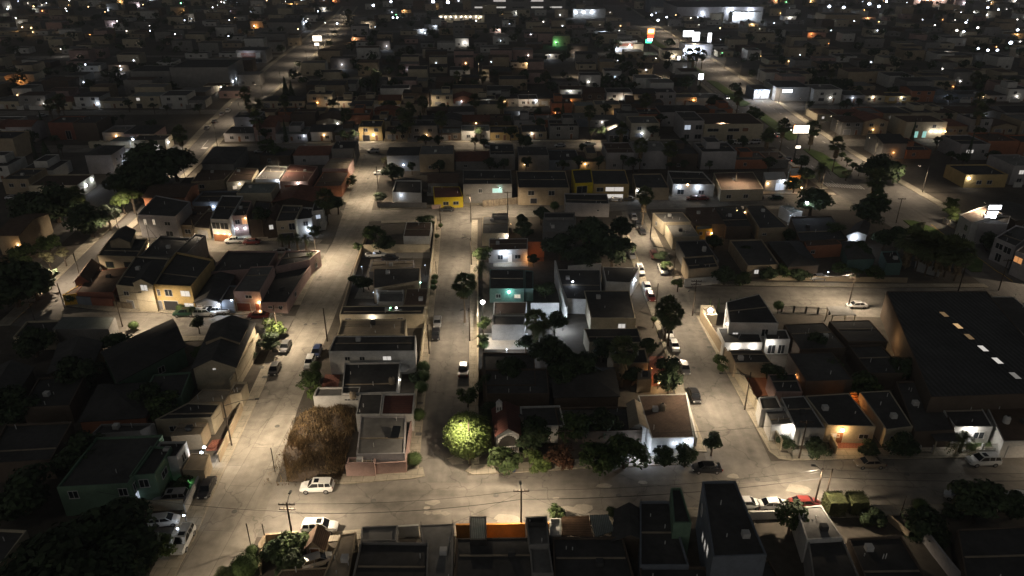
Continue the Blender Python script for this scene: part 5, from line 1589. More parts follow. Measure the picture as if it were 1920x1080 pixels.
def loft(mb, st):
    rings = []
    for x, zb, zt, w, wt in st:
        zm = zb + (zt - zb) * .55
        ring = [(x, -w * .9, zb), (x, -w, zb + .14), (x, -w, zm), (x, -wt, zt), (x, wt, zt), (x, w, zm), (x, w, zb + .14), (x, w * .9, zb)]
        k = len(mb.v)
        mb.v += ring
        rings.append(k)
    for a, b in zip(rings, rings[1:]):
        for j in range(8):
            mb.f.append((a + j, b + j, b + (j + 1) % 8, a + (j + 1) % 8))
            mb.mi.append(0)
    mb.f.append(tuple(rings[0] + j for j in range(8)))
    mb.f.append(tuple(rings[-1] + 7 - j for j in range(8)))
    mb.mi += [0, 0]


SPEC = dict(
    sedan=dict(L=4.55, W=1.76, st=[(-2.25, .38, .80, .70, .62), (-2.1, .25, .95, .84, .72), (-1.5, .22, 1.0, .88, .76), (0, .22, .96, .88, .78), (1.2, .22, .93, .88, .74), (1.9, .24, .84, .83, .64), (2.27, .34, .66, .68, .5)], cab=(-1.65, -.95, .55, 1.25), z=(.96, 1.43), wh=.32, wx=(-1.38, 1.4)),
    hatch=dict(L=4.05, W=1.74, st=[(-2.0, .36, 1.0, .76, .7), (-1.8, .25, 1.05, .85, .76), (0, .22, 1.0, .87, .78), (1.1, .22, .96, .87, .74), (1.75, .24, .86, .82, .62), (2.05, .34, .66, .68, .5)], cab=(-1.85, -1.45, .45, 1.2), z=(1.0, 1.5), wh=.32, wx=(-1.25, 1.3)),
    suv=dict(L=4.85, W=1.92, st=[(-2.4, .46, 1.12, .84, .78), (-2.25, .34, 1.2, .93, .84), (0, .32, 1.16, .95, .86), (1.05, .32, 1.12, .95, .82), (2.0, .34, 1.02, .92, .76), (2.42, .42, .84, .8, .66)], cab=(-2.25, -2.0, .55, 1.25), z=(1.14, 1.78), wh=.38, wx=(-1.42, 1.5)),
    pickup=dict(L=5.3, W=1.9, st=[(-2.65, .5, 1.05, .86, .84), (-2.5, .38, 1.08, .93, .9), (-.75, .36, 1.08, .94, .9), (-.7, .36, 1.12, .94, .84), (1.2, .36, 1.1, .94, .8), (2.2, .38, 1.0, .9, .74), (2.6, .46, .82, .78, .64)], cab=(-.75, -.5, .75, 1.4), z=(1.1, 1.74), wh=.38, wx=(-1.65, 1.65)))


def build_car(kind):
    s = SPEC[kind]
    body = MB()
    loft(body, s['st'])
    W = s['W'] / 2
    xr0, xr1, xf1, xf0 = s['cab']
    zb, zt = s['z']
    wb, wt = W * .86, W * .70
    # glasshouse (dark) and roof panel + pillars (body colour)
    g = MB()
    lo = [(xr0, -wb, zb), (xf0, -wb, zb), (xf0, wb, zb), (xr0, wb, zb)]
    hi = [(xr1, -wt, zt - .04), (xf1, -wt, zt - .04), (xf1, wt, zt - .04), (xr1, wt, zt - .04)]
    for i in range(4):
        j = (i + 1) % 4
        g.poly([lo[i], lo[j], hi[j], hi[i]])
    roofp = [(xr1 - .05, -wt - .02), (xf1 + .03, -wt - .02), (xf1 + .1, 0), (xf1 + .03, wt + .02), (xr1 - .05, wt + .02)]
    body.prism(roofp, zt - .06, zt, True)
    for y in (-1, 1):
        for (x0, x1) in ((xr0, xr1), (xf0, xf1), (-.35 if kind != 'pickup' else .1, -.33 if kind != 'pickup' else .12)):
            body.tube([(x0, y * (wb + .012), zb - .02), (x1, y * (wt + .012), zt - .03)], .045, 5)
        if kind in ('suv',):
            body.tube([(-1.25, y * (wb + .012), zb - .02), (-1.25, y * (wt + .012), zt - .03)], .07, 5)
            body.tube([(xr1 + .1, y * wt * .92, zt + .05), (xf1 - .1, y * wt * .92, zt + .05)], .025, 5)
    out = [('body', body.mesh('body', 'car_white'), (0, 0, 0), True), ('windows', g.mesh('windows', 'car_glass'), (0, 0, 0), False)]
    if kind == 'pickup':
        b = MB()
        b.box(-2.48, -.72, 1.075, -.85, .72, 1.09)
        out.append(('bed', b.mesh('bed', 'plastic_black'), (0, 0, 0), False))
    if kind == 'suv':
        b = MB()
        b.box(-.35, -.42, zt, .35, .42, zt + .012)
        out.append(('sunroof', b.mesh('sunroof', 'car_glass'), (0, 0, 0), False))
    r = s['wh']
    wm = MB()
    wm.tube([(0, -.1, 0), (0, .1, 0)], r, 14)
    wm.f.append(tuple(range(13, -1, -1)))
    wm.mi.append(0)
    tyre = wm.mesh('wheel', 'rubber')
    rm = MB()
    rm.tube([(0, -.108, 0), (0, .108, 0)], r * .62, 10)
    rm.f.append(tuple(range(9, -1, -1)))
    rm.mi.append(0)
    rim = rm.mesh('rim', 'alloy')
    wheels = [((x, y * (W - .09), r), tyre, rim) for x in s['wx'] for y in (-1, 1)]
    lm, tm = MB(), MB()
    xf, xb = s['st'][-1][0], s['st'][0][0]
    zl = s['st'][-1][2]
    lm.box(xf - .22, -.14, zl - .14, xf + .02, .14, zl + .02)
    zt2 = s['st'][0][2]
    tm.box(xb - .03, -.13, zt2 - .26, xb + .14, .13, zt2 - .04)
    CARS[kind] = (out, wheels, lm.mesh('headlight', 'headlamp'), tm.mesh('taillight', 'tail'), xf, xb, W)


for k in SPEC:
    build_car(k)


def car(kind, px, py, ang, col, label, group=None, P=None, small=False, lit=False):
    p = P or G(px, py, .5)
    root = thing({'sedan': 'parked_car', 'hatch': 'parked_car', 'suv': 'parked_suv', 'pickup': 'pickup_truck'}[kind] if not lit else 'driving_car', label, {'suv': 'suv', 'pickup': 'pickup'}.get(kind, 'car'), (p.x, p.y, .035), group, math.radians(ang))
    out, wheels, hl, tl, xf, xb, W = CARS[kind]
    for n, me, l, paint in out:
        add(n, me, root, l, m=col if paint else None)
    for l, a, b in wheels:
        w = add('wheel', a, root, l)
        if not small:
            add('rim', b, w)
    for y in (-1, 1):
        add('headlight', hl, root, (0, y * W * .62, 0), m='glow_h' if lit else None)
        add('taillight', tl, root, (0, y * W * .72, 0), m='sign_red' if lit else None)
    return root


K = 'cars parked along the kerbs'
N_ = 88     # heading along the far right street
car('suv', 595, 914, 182, 'car_white', 'white suv at the edge of the dry grass lot')
car('suv', 600, 990, 2, 'car_white', 'white suv with roof racks behind the wooden hut')
car('suv', 344, 1014, 273, 'car_white', 'white minivan parked on the left street at the bottom', K)
car('sedan', 388, 915, 273, 'car_dark', 'dark gray car parked by the white yard gate of the left street', K)
car('suv', 322, 934, 186, 'car_silver', 'old silver station wagon inside the walled yard')
car('hatch', 308, 977, 10, 'car_white', 'white hatchback behind the lit gate posts')
car('hatch', 594, 1052, 24, 'car_white', 'white car in the dark garden below the wooden hut')
car('sedan', 515, 692, 273, 'car_black', 'black sedan, lower of the two on the left street', K)
car('sedan', 535, 650, 273, 'car_gray', 'gray sedan with a shining windscreen, upper of the two on the left street', K)
car('hatch', 594, 660, 273, 'car_blue', 'dark blue car on the right kerb of the left street', K)
car('hatch', 581, 679, 273, 'car_white', 'small white van half under the ball shaped tree', K)
car('sedan', 820, 604, 273, 'car_silver', 'silver car on the middle street, behind the black one', K)
car('sedan', 817, 627, 273, 'car_black', 'black sedan on the middle street, in front of the silver one', K)
car('pickup', 869, 694, 92, 'car_black', 'black pickup with a white lit roof edge on the middle street', K)
car('suv', 347, 588, 184, 'car_green', 'dark green suv in front of the yellow house', K)
car('suv', 385, 588, 4, 'car_white', 'white suv in front of the low gray gabled house', K)
car('pickup', 408, 584, 182, 'car_white', 'white pickup just behind the white suv on the side street', K)
car('sedan', 484, 592, 182, 'car_maroon', 'dark car glowing red brown under the orange door lamp', K)
car('pickup', 440, 452, 184, 'car_white', 'white pickup in front of the wooden garage', K)
car('sedan', 472, 454, 184, 'car_red', 'red sedan behind the white pickup by the wooden garage', K)
car('sedan', 528, 472, 182, 'car_silver', 'silver car hidden behind the long dark roof and small palms', K)
car('sedan', 838, 393, 182, 'car_dark', 'dark hatchback parked before the scalloped pink wall', K)
car('sedan', 790, 457, 2, 'car_black', 'black car in the yard of the brown tiled house')
car('pickup', 705, 479, 4, 'car_white', 'white truck with a tan box in the walled car yard')
car('sedan', 732, 485, 4, 'car_black', 'black car beside the white truck in the walled yard')
car('suv', 1152, 373, 182, 'car_white', 'white suv in front of the ochre arched facade', K)
car('sedan', 1176, 373, 182, 'car_tan', 'pale sedan behind the white suv by the ochre arches', K)
car('sedan', 1188, 407, 270, 'car_silver', 'silver car at the top of the far right street', K)
car('sedan', 1196, 421, 270, 'car_dark', 'dark car below the silver one on the far right street', K)
car('sedan', 1204, 434, 270, 'car_black', 'black car standing nearest of the three dark kerb cars', K)
car('sedan', 1184, 478, 270, 'car_silver', 'silver sedan under the edge of the big dark tree', K)
car('hatch', 1226, 479, 270, 'car_red', 'red car beside the dense kerb tree', K)
car('pickup', 1243, 506, 270, 'car_white', 'white pickup on the right kerb of the far right street', K)
car('suv', 1200, 508, 270, 'car_white', 'white van beside the cool lit end wall', K)
car('sedan', 1213, 538, 270, 'car_white', 'white sedan below the white van on the far right street', K)
car('sedan', 1220, 556, 270, 'car_red', 'dull red car below the white sedan', K)
car('suv', 1252, 625, 270, 'car_white', 'white suv behind the twin fan palms', K)
car('sedan', 1264, 648, 270, 'car_white', 'white sedan in front of the suv by the twin palms', K)
car('sedan', 1283, 690, 270, 'car_gray', 'gray car by the dark conifer tree', K)
car('sedan', 1302, 742, 270, 'car_black', 'black car with one shining headlamp on the far right street', K)
car('sedan', 1325, 878, 180, 'car_black', 'very dark blue hatchback at the front street corner', K)
car('sedan', 1630, 869, 182, 'car_tan', 'dull beige sedan casting a shadow on the right part of the front street', K)
car('suv', 1843, 865, 182, 'car_white', 'white suv in front of the bright lawn house', K)
car('sedan', 1398, 945, 2, 'car_white', 'white car half hidden by the tall black block', K)
car('sedan', 1450, 947, 2, 'car_white', 'white sedan above the low white garden wall', K)
car('sedan', 1508, 944, 2, 'car_red', 'red car behind the twin street poles', K)
car('hatch', 1800, 934, 150, 'car_white', 'white car poking out from under the big dark tree', K)
car('hatch', 1912, 934, 170, 'car_white', 'white car cut off at the right edge of the front street', K)
car('sedan', 1606, 573, 182, 'car_white', 'white sedan alone on the right side street', K)
car('sedan', 1534, 521, 182, 'car_silver', 'silver car in the dim upper right yard')
for i, (a, c, l) in enumerate(((1300, 'car_maroon', 'dark red car first on the cross street row'), (1315, 'car_red', 'red car second on the cross street row'), (1378, 'car_maroon', 'maroon car third on the cross street row'), (1416, 'car_dark', 'dark suv fourth on the cross street row'), (1455, 'car_green', 'dark green car nearest the orange cafe'))):
    car('sedan' if i != 3 else 'suv', a, 371 if i > 1 else 372, 182, c, l, K)
for i, (a, b, k, c, l) in enumerate(((488, 284, 'sedan', 'car_silver', 'silver car left of the wide clipped tree on the upper cross street'), (590, 284, 'sedan', 'car_white', 'white car right of the wide clipped tree'), (700, 284, 'suv', 'car_silver', 'white suv at the head of the left street'), (711, 325, 'hatch', 'car_white', 'small white car parked at the top of the left street'), (918, 274, 'suv', 'car_silver', 'silver suv near the amber porch on the upper cross street'),
                                     (1050, 273, 'sedan', 'car_silver', 'silver sedan left of the pickup on the upper cross street'), (1104, 271, 'pickup', 'car_white', 'white pickup in the middle of the upper cross street'), (1258, 269, 'sedan', 'car_silver', 'silver car by the small white house near the avenue'), (1343, 267, 'pickup', 'car_white', 'white pickup before the long beige building'), (1370, 268, 'suv', 'car_white', 'white suv second before the long beige building'), (1394, 268, 'sedan', 'car_white', 'pale car third before the long beige building'), (1415, 267, 'suv', 'car_silver', 'silver van fourth before the long beige building'),
                                     (540, 210, 'sedan', 'car_dark', 'dark car on the third cross street by the avenue'), (557, 208, 'sedan', 'car_white', 'white car on the third cross street by the avenue'), (1155, 198, 'sedan', 'car_white', 'left of three white cars on the third cross street'), (1180, 198, 'sedan', 'car_white', 'middle of three white cars on the third cross street'), (1202, 197, 'sedan', 'car_silver', 'right of three white cars on the third cross street'))):
    car(k, a, b, 182, c, l, K, small=True)
for i, (a, b, c, l) in enumerate(((388, 240, 'car_silver', 'nearest silver car in the avenue kerb row'), (402, 228, 'car_dark', 'dark car second in the avenue kerb row'), (416, 214, 'car_silver', 'silver car third in the avenue kerb row'), (428, 208, 'car_white', 'farthest pale car in the avenue kerb row'), (52, 232, 'car_black', 'black car on the far left lit street'), (80, 217, 'car_silver', 'silver car on the far left lit street'), (24, 371, 'car_silver', 'silver sedan on the lit street at the left edge'))):
    car('sedan' if i != 3 else 'suv', a, b, 98 if i < 4 else (55 if i < 6 else 0), c, l, K, small=True)
car('sedan', 1482, 242, 270, 'car_white', 'white car driving on the avenue above the lit sign', small=True, lit=True)
car('sedan', 1458, 254, 85, 'car_white', 'car with glowing lights left of the lit roadside sign', small=True, lit=True)
car('sedan', 1363, 183, 270, 'car_silver', 'car with bright headlights near the yellow lamp tree', small=True, lit=True)
car('sedan', 1242, 95, 270, 'car_silver', 'car with headlights on the avenue near the tall red sign', small=True, lit=True)
car('sedan', 1478, 299, 85, 'car_dark', 'car with red tail lamps beside the dark avenue tree', small=True, lit=True)
# ------------------------------------------------------------ poles, street lamps, wires
TOPS = {}
LP = 8000.0


def pole(key, base, h, label, cross=1, m='polewood', lean=(0, 0), P=None, name='utility_pole'):
    b = P or G(*base)
    root = thing(name, label, 'utility pole', (b.x, b.y, 0))
    t = Vector((b.x + lean[0], b.y + lean[1], h))
    mb = MB()
    mb.tube([b, t], [.14, .1] if h > 5.5 else [.075, .06], 8)
    mb.build('pole', m, root)
    for k in range(cross):
        z = h - .35 - .8 * k
        mb = MB()
        mb.box(t.x - 1.1, t.y - .08, z - .06, t.x + 1.1, t.y + .06, z + .08)
        ca = mb.build('crossarm', m, root)
        mb = MB()
        for dx in (-1, -.45, .45, 1):
            mb.tube([(t.x + dx, t.y, z + .08), (t.x + dx, t.y, z + .3)], .05, 5)
        mb.build('insulators', 'galvanised', root, ca)
    TOPS[key] = t
    return root


def lamp_arm(root, top, head, power, col=WARM, ang=158, m='galvanised', tilt=9):
    head = Vector(head)
    t = Vector(top) + Vector((0, 0, -.6))
    mid = t.lerp(head, .55) + Vector((0, 0, .25))
    mb = MB()
    mb.tube([t, mid, head + Vector((0, 0, .04))], .045, 6)
    arm = mb.build('lamp_arm', m, root)
    d = (head - t)
    d.z = 0
    d = d.normalized() if d.length > .01 else Vector((0, -1, 0))
    n = Vector((d.y, -d.x, 0))
    mb = MB()
    mb.obox(head, d, n, -.32, .32, -.14, .14, head.z - .04, head.z + .1)
    hd = mb.build('lamp_head', 'galvanised', root)
    mb = MB()
    q = [head + d * a + n * b + Vector((0, 0, -.055)) for a, b in ((-.24, -.1), (-.24, .1), (.24, .1), (.24, -.1))]
    mb.poly(q)
    mb.build('lens', 'lens', root, hd)
    tl = math.radians(tilt)
    ro = Vector((d.x * math.sin(tl), d.y * math.sin(tl), -math.cos(tl))).to_track_quat('-Z', 'Y').to_euler()
    spot((head.x, head.y, head.z - .25), col, power, root, ang, rot=ro)


def slamp(key, base, h, headpx, zh, label, power=LP, cross=0, m='polewood', lean=(0, 0), P=None, head=None, ang=158, tilt=9):
    r = pole(key, base, h, label, cross, m, lean, P, 'street_lamp')
    r['category'] = 'street lamp'
    lamp_arm(r, TOPS[key], head or G(headpx[0], headpx[1], zh), power, ang=ang, tilt=tilt)
    return r


slamp('s1', (549, 1010), 6.4, (544, 923), 6.9, 'wooden pole with a street lamp beside the wooden hut garden', LP * .8, 2, tilt=0)
slamp('s2', (977, 983), 6.3, (976, 905), 6.8, 'dark street lamp pole in front of the orange patio wall', LP * .6, 1)
slamp('s3', (1526, 950), 7.0, (1525, 873), 7.4, 'taller of the twin street poles, carrying the lamp', LP * .95, tilt=4)
pole('s3b', (1545, 945), 6.4, 'shorter of the twin street poles beside the red car', 0)
slamp('a1', (435, 836), 8.4, (482, 748), 8.4, 'leaning street lamp pole beside the beige house with edge lights', LP * 1.0)
slamp('a2', (523, 638), 8.0, (526, 579), 8.0, 'street lamp on crossed poles at the left side street corner', LP * .95)
slamp('a3', (594, 487), 7.0, (606, 440), 7.6, 'street lamp pole beside the small palms of the left street', LP * 1.15)
slamp('a4', (659, 316), 9.0, (690, 283), 9.0, 'leaning pole at the head of the left street', LP * .9, lean=(2.2, 0))
slamp('a5', (709, 354), 7.6, (690, 335), 7.6, 'dark lamp pole at the right kerb near the top of the left street', LP * .8)
slamp('a0', (215, 1230), 7.0, (262, 1165), 7.4, 'street lamp just below the bottom edge of the left street', LP * .9)
slamp('c4', (1262, 520), 7.0, (1228, 462), 7.4, 'slim lamp pole beside the second kerb tree of the far right street', LP * .7)
slamp('s4', (1, 1), 7.4, (1, 1), 8, 'street lamp just past the right edge of the front street', LP * .7, P=Vector((90, 78.5, 0)), head=(90, 81.5, 7.8), tilt=0)
pole('ap', (516, 885), 4.6, 'green post standing at the edge of the dry grass lot', 0)
pole('ap2', (614, 640), 7.6, 'slim pole at the right kerb of the left street', 0)
pole('ap3', (471, 1026), 4.2, 'green post beside the small ball tree at the bottom corner', 0)
pole('ap4', (499, 1020), 3.6, 'thin post at the tip of the walled corner garden', 0)
slamp('b1', (881, 872), 8.4, (862, 790), 9.4, 'street lamp pole standing in front of the glowing round tree', LP * .8)
slamp('b2', (881, 640), 7.6, (866, 581), 7.8, 'street lamp by the trunk of the tall fan palm', LP * .62)
slamp('b3', (884, 497), 7.4, (868, 446), 7.8, 'slim lamp pole on the right kerb of the middle street', LP * .62)
slamp('b4', (883, 417), 8.4, (876, 366), 8.6, 'lamp pole at the junction of the middle street and the cross street', LP * .75)
pole('bp1', (805, 664), 6.6, 'dark pole on the left kerb in front of the black sedan', 0)
pole('bp2', (826, 425), 6.2, 'pole at the left corner of the middle street and the cross street', 0)
pole('bp3', (818, 514), 3.4, 'short post with a ball bush on the middle street pavement', 0)
slamp('c1', (1298, 592), 8.6, (1292, 546), 8.6, 'street lamp pole with insulators at the bright terrace corner', LP * .85, 2)
slamp('c2', (1396, 768), 7.6, (1352, 700), 8.0, 'double legged steel lamp frame against the beige street wall', LP * .9)
slamp('c3', (1219, 449), 7.2, (1222, 398), 7.6, 'lamp pole beside the three dark kerb cars', LP * .8)
pole('cp1', (1228, 594), 8.0, 'thin pole beside the tiny topiary and twin palms', 0)
pole('cp2', (1057, 880), 7.6, 'bare wooden pole in the reddish shrub', 1)
pole('cp3', (1498, 860), 7.4, 'leaning wooden pole at the planted corner yard', 1)
pole('cp4', (1688, 967), 3.6, 'short dark pole beside the lone ball bush', 0)
slamp('n1', (952, 412), 8.6, (935, 352), 8.6, 'tall pole with guy wires on the cross street', LP * .85, 1)
slamp('n2', (230, 612), 7.6, (262, 548), 7.8, 'rusty lamp pole in front of the cream house with roof railings', LP * .75)
slamp('n3', (1590, 577), 8.6, (1592, 510), 8.8, 'tall wooden lamp pole behind the lone white sedan', LP * 1.05, 2)
pole('n4', (121, 577), 6.0, 'thin pole at the corner of the small ochre shed', 0)
pole('n5', (65, 600), 4.6, 'short crossarm pole by the far left avenue end', 1)
pole('v1', (1872, 545), 8.0, 'crossarm pole on the right avenue, nearest the warehouse roof', 1)
pole('v2', (1796, 548), 7.4, 'crossarm pole between the palms and the warehouse', 1)
pole('v3', (1680, 418), 7.6, 'dark crossarm pole in the avenue beside the white flowering tree', 1)
slamp('d1', (367, 452), 7.6, (372, 418), 7.4, 'lamp pole at the left end of the upper left side street', LP * .6)
slamp('d2', (281, 452), 5.2, (293, 446), 5.4, 'lamp post beside the pale lilac house', LP * .3)
slamp('d3', (1100, 268), 8, (1105, 240), 8.4, 'lamp pole before the slate gabled house on the upper cross street', LP * .9, P=Vector((40, 291, 0)), head=(40, 287.5, 8))
slamp('d4', (1, 1), 8, (1, 1), 8, 'lamp pole at the crossed wires on the upper cross street', LP * .9, 1, P=Vector((-79, 236, 0)), head=(-79, 233, 8))
for i, (x, y, l) in enumerate(((-60, 287.5, 'lamp pole at the head of the left street junction'), (-15, 289.5, 'lamp pole near the amber porch of the upper cross street'), (85, 292.5, 'lamp pole near the long beige building'), (72, 222, 'lamp pole before the two very bright white lamps'), (100, 222, 'lamp pole beside the white fronted garage'),
                               (-107, 182, 'lamp pole at the avenue end of the upper left side street'), (-85, 354, 'first lamp pole from the left avenue on the third cross street'), (-40, 355, 'second lamp pole from the left avenue on the third cross street'), (8, 357, 'third lamp pole from the left avenue on the third cross street'), (55, 359, 'fourth lamp pole from the left avenue on the third cross street'),
                               (-80, 441, 'first lamp pole from the left avenue on the fourth cross street'), (-20, 443, 'second lamp pole from the left avenue on the fourth cross street'), (40, 445, 'third lamp pole from the left avenue on the fourth cross street'), (85, 446, 'fourth lamp pole from the left avenue on the fourth cross street'))):
    slamp('f%d' % i, (1, 1), 8, (1, 1), 8, l, LP * (.5 if y < 300 else .32), P=Vector((x, y, 0)), head=(x, y - 3, 8))
ordn = ['nearest', 'second', 'third', 'fourth', 'fifth', 'sixth', 'seventh', 'eighth', 'ninth', 'tenth', 'eleventh', 'twelfth', 'thirteenth', 'fourteenth', 'fifteenth', 'sixteenth', 'seventeenth', 'eighteenth', 'nineteenth', 'twentieth', 'twenty first', 'twenty second', 'twenty third', 'twenty fourth']
LA = resample(px2w([(148, 540), (192, 477), (274, 400), (343, 335), (380, 300), (436, 240), (494, 190), (563, 130), (612, 80), (657, 30)]), 17)
for i, p in enumerate(LA):
    slamp('la%d' % i, (1, 1), 9, (1, 1), 9, ordn[i] + ' lamp post along the east kerb of the left avenue', LP * (1.15 if i < 3 else .6 if i < 8 else .8), m='poleconcrete', P=p + Vector((1, 0, 0)), head=(p.x - 2.2, p.y, 9))
for i in range(17):
    y = 150 + 36 * i
    x = 131.5 + (y - 150) * .012
    slamp('ra%d' % i, (1, 1), 9, (1, 1), 9, ordn[i] + ' lamp post along the far kerb of the right avenue', LP * (.75 if i < 4 else .7 if i < 9 else .8), m='poleconcrete', P=Vector((x + .6, y, 0)), head=(x - 2.6, y, 9))


def wire(label, a, b, dz=0.0, sag=.8, dx=0.0, r=.022):
    A, B = (Vector(TOPS[k]) if isinstance(k, str) else Vector(k) for k in (a, b))
    A, B = A + Vector((dx, 0, dz)), B + Vector((dx, 0, dz))
    c = (A + B) / 2
    root = thing('power_line', label, 'cable', (c.x, c.y, 0))
    pts = [A.lerp(B, i / 10) - Vector((0, 0, sag * 4 * (i / 10) * (1 - i / 10))) for i in range(11)]
    mb = MB()
    mb.tube(pts, r, 4)
    mb.build('cable', 'wire', root)


wire('thick cable sagging over the front street left of the orange patio pole', 's1', 's2', -1.8, .9, 0, .04)
wire('upper thin cable over the front street left of the orange patio pole', 's1', 's2', -.2, .8)
wire('thick cable over the front street between the orange patio pole and the twin poles', 's2', 's3', -1.8, .9, 0, .04)
wire('upper thin cable between the orange patio pole and the twin poles', 's2', 's3', -.2, .9)
wire('thick cable running to the right edge from the twin poles', 's3', 's4', -1.6, .8, 0, .04)
wire('upper thin cable running to the right edge from the twin poles', 's3', 's4', -.2, .9)
wire('cable from the hut garden pole across the left street', 's1', (-62, 78, 6), -1.6, .8, 0, .03)
wire('cable from the leaning lamp pole to the crossed pole corner', 'a1', 'a2', -.4, .9)
wire('cable along the left street from the crossed poles to the small palms', 'a2', 'a3', -.4, .9)
wire('cable along the left street up to its head', 'a3', 'a4', -.4, .9)
wire('cable along the middle street from the round tree to the palm lamp', 'b1', 'b2', -.3, .9)
wire('cable along the upper part of the middle street', 'b2', 'b3', -.3, .8)
wire('cable from the middle street to the cross street junction', 'b3', 'b4', -.3, .6)
wire('cable from the bare wooden pole to the leaning wooden pole', 'cp2', 'cp3', -.4, 1.0)
wire('cable from the bright terrace corner to the side street pole', 'c1', 'n3', -.4, 1.0)
wire('cable along the left side street to the crossed poles', 'n2', 'a2', -.5, .9)
wire('guy cables fanning from the tall cross street pole to the left', 'n1', (-38, 207, 6), -.3, .8)
wire('guy cables fanning from the tall cross street pole to the right', 'n1', (33, 214, 7), -.3, .8)
wire('white lit service cable drooping over the beige street wall', 'a2', (-48.5, 112, 3), -.5, .4, 0, .03)
wire('pale support wire crossing the middle street at the palm lamp', 'b2', (-13.5, 127, 7.2), -.5, .2, 0, .03)

for l, k, px, py, z in (('service drop from the hut garden pole to the beige sloped roof', 's1', 640, 1002, 3.4), ('service drop from the orange patio pole to the white balcony wall', 's2', 765, 1006, 3.0), ('service drop from the orange patio pole to the green corrugated roof', 's2', 1120, 968, 3.2), ('service drop from the twin poles to the tall black block', 's3', 1379, 901, 8.0), ('service drop from the twin poles to the dark hipped house', 's3', 1560, 797, 3.4), ('second service drop from the twin poles to the dark roof left of it', 's3', 1500, 803, 3.4),
                        ('service drop from the leaning lamp pole to the beige house', 'a1', 398, 781, 3.4), ('service drop from the crossed poles to the pink corner house', 'a2', 536, 567, 2.8), ('service drop from the small palm lamp to the white corner house', 'a3', 606, 393, 5.8), ('service drop from the slim kerb pole to the white house with three windows', 'ap2', 622, 655, 5.0), ('service drop from the dark kerb pole to the white house with three windows', 'bp1', 778, 655, 5.0),
                        ('service drop from the palm lamp to the bluish house', 'b2', 926, 600, 3.4), ('service drop from the upper middle street pole to the purple roofed house', 'b3', 917, 465, 3.5), ('service drop from the bright terrace pole to the black gabled house', 'c1', 1370, 600, 5.6), ('service drop from the steel lamp frame to the porch terrace house', 'c2', 1432, 765, 3.2), ('service drop from the thin twin palm pole to the pale walled house', 'cp1', 1190, 590, 3.8),
                        ('service drop from the side street pole to the dim upper yard', 'n3', 1535, 496, 3.2), ('service drop from the rusty lamp pole to the yellow house', 'n2', 285, 535, 6.0), ('service drop from the leaning corner pole to the orange porch house', 'cp3', 1556, 797, 3.3)):
    wire(l, k, tuple(G(px, py, z)), -.5, .45, 0, .016)
# ------------------------------------------------------------ things in yards
o = thing('garden_umbrella', 'white garden umbrella lit by the lamp beside the terraced house', 'umbrella', G(756, 708))
mb = MB()
for i in range(6):
    a, b = 6.283 * i / 6, 6.283 * (i + 1) / 6
    mb.poly([(o.location.x, o.location.y, 2.5), (o.location.x + 1.4 * math.cos(a), o.location.y + 1.4 * math.sin(a), 2.0), (o.location.x + 1.4 * math.cos(b), o.location.y + 1.4 * math.sin(b), 2.0)])
mb.build('canopy', 'frame_white', o)
mb = MB()
mb.tube([(o.location.x, o.location.y, 0), (o.location.x, o.location.y, 2.5)], .04)
mb.build('pole', 'iron', o)
o = thing('wooden_hut', 'small brown wooden hut with a steep gabled roof in the corner garden', 'hut', G(597, 1036))
x, y = o.location.x, o.location.y
volume([Vector((x - 1.1, y - 1.2, 0)), Vector((x + 1.1, y - 1.2, 0)), Vector((x + 1.1, y + 1.2, 0)), Vector((x - 1.1, y + 1.2, 0))], 2.2, 'tan', 'browntile', 'gy', o, rise=1.2)
opening(o, [Vector((x - 1.1, y - 1.2, 0)), Vector((x + 1.1, y - 1.2, 0)), Vector((x + 1.1, y + 1.2, 0)), Vector((x - 1.1, y + 1.2, 0))], 'f.5,.05,1.1,1.9d')
for px, py, z, m, l in ((1242, 768, 3.3, 'tanroof', 'round beige water tank on the brown roofed corner house'), (1886, 792, 3.1, 'white', 'white water tank on the roof of the corner garage house'), (1834, 752, 3.2, 'tanroof', 'beige water tank behind the lit lawn house'), (976, 790, 3.3, 'tar', 'dark water tank behind the arched porch house'),
                     (735, 718, 3.2, 'tanroof', 'low round vent tank on the dark roof of the terraced house'), (1320, 470, 3.3, 'white', 'pale water tank on the dark roof with a pale edge'), (662, 745, 3.0, 'tanroof', 'beige dome tank on the annex with the slit windows')):
    p = G(px, py, z)
    o = thing('water_tank', l, 'water tank', (p.x, p.y, z))
    mb = MB()
    mb.tube([(p.x, p.y, z - .1), (p.x, p.y, z + .9), (p.x, p.y, z + 1.1), (p.x, p.y, z + 1.25)], [.55, .55, .42, .2], 12)
    mb.build('barrel', m, o, smooth=False)
    mb = MB()
    mb.tube([(p.x, p.y, z + 1.2), (p.x, p.y, z + 1.32)], .2, 10)
    mb.build('lid', 'plastic_black', o)
p = G(742, 815, 3.4)
o = thing('solar_panel', 'dark tilted solar panel on the gray flat roof', 'solar panel', (p.x, p.y, 3.3))
mb = MB()
mb.slab([p + Vector(v) for v in ((-.7, -1, .25), (.6, -1.1, .25), (.75, 1, .9), (-.5, 1.1, .9))], .05)
mb.build('panel', 'car_glass', o)
mb = MB()
for dx, dy, z in ((-.5, -.8, .25), (.5, -.8, .25), (-.4, .9, .8), (.6, .9, .8)):
    mb.tube([p + Vector((dx, dy, -.3)), p + Vector((dx, dy, z))], .03, 5)
mb.build('stand', 'galvanised', o)
p = G(936, 768, 5.0)
o = thing('white_chimney', 'white arched bell tower like chimney on the red tiled porch house', 'chimney', (p.x, p.y, 3.5))
mb = MB()
mb.box(p.x - .5, p.y - .5, 3.5, p.x + .5, p.y + .5, 6.2)
mb.build('shaft', 'white', o)
mb = MB()
mb.ball((p.x, p.y, 6.3), .55, 10, 6, .8)
mb.tube([(p.x, p.y, 6.6), (p.x, p.y, 7.0)], .12)
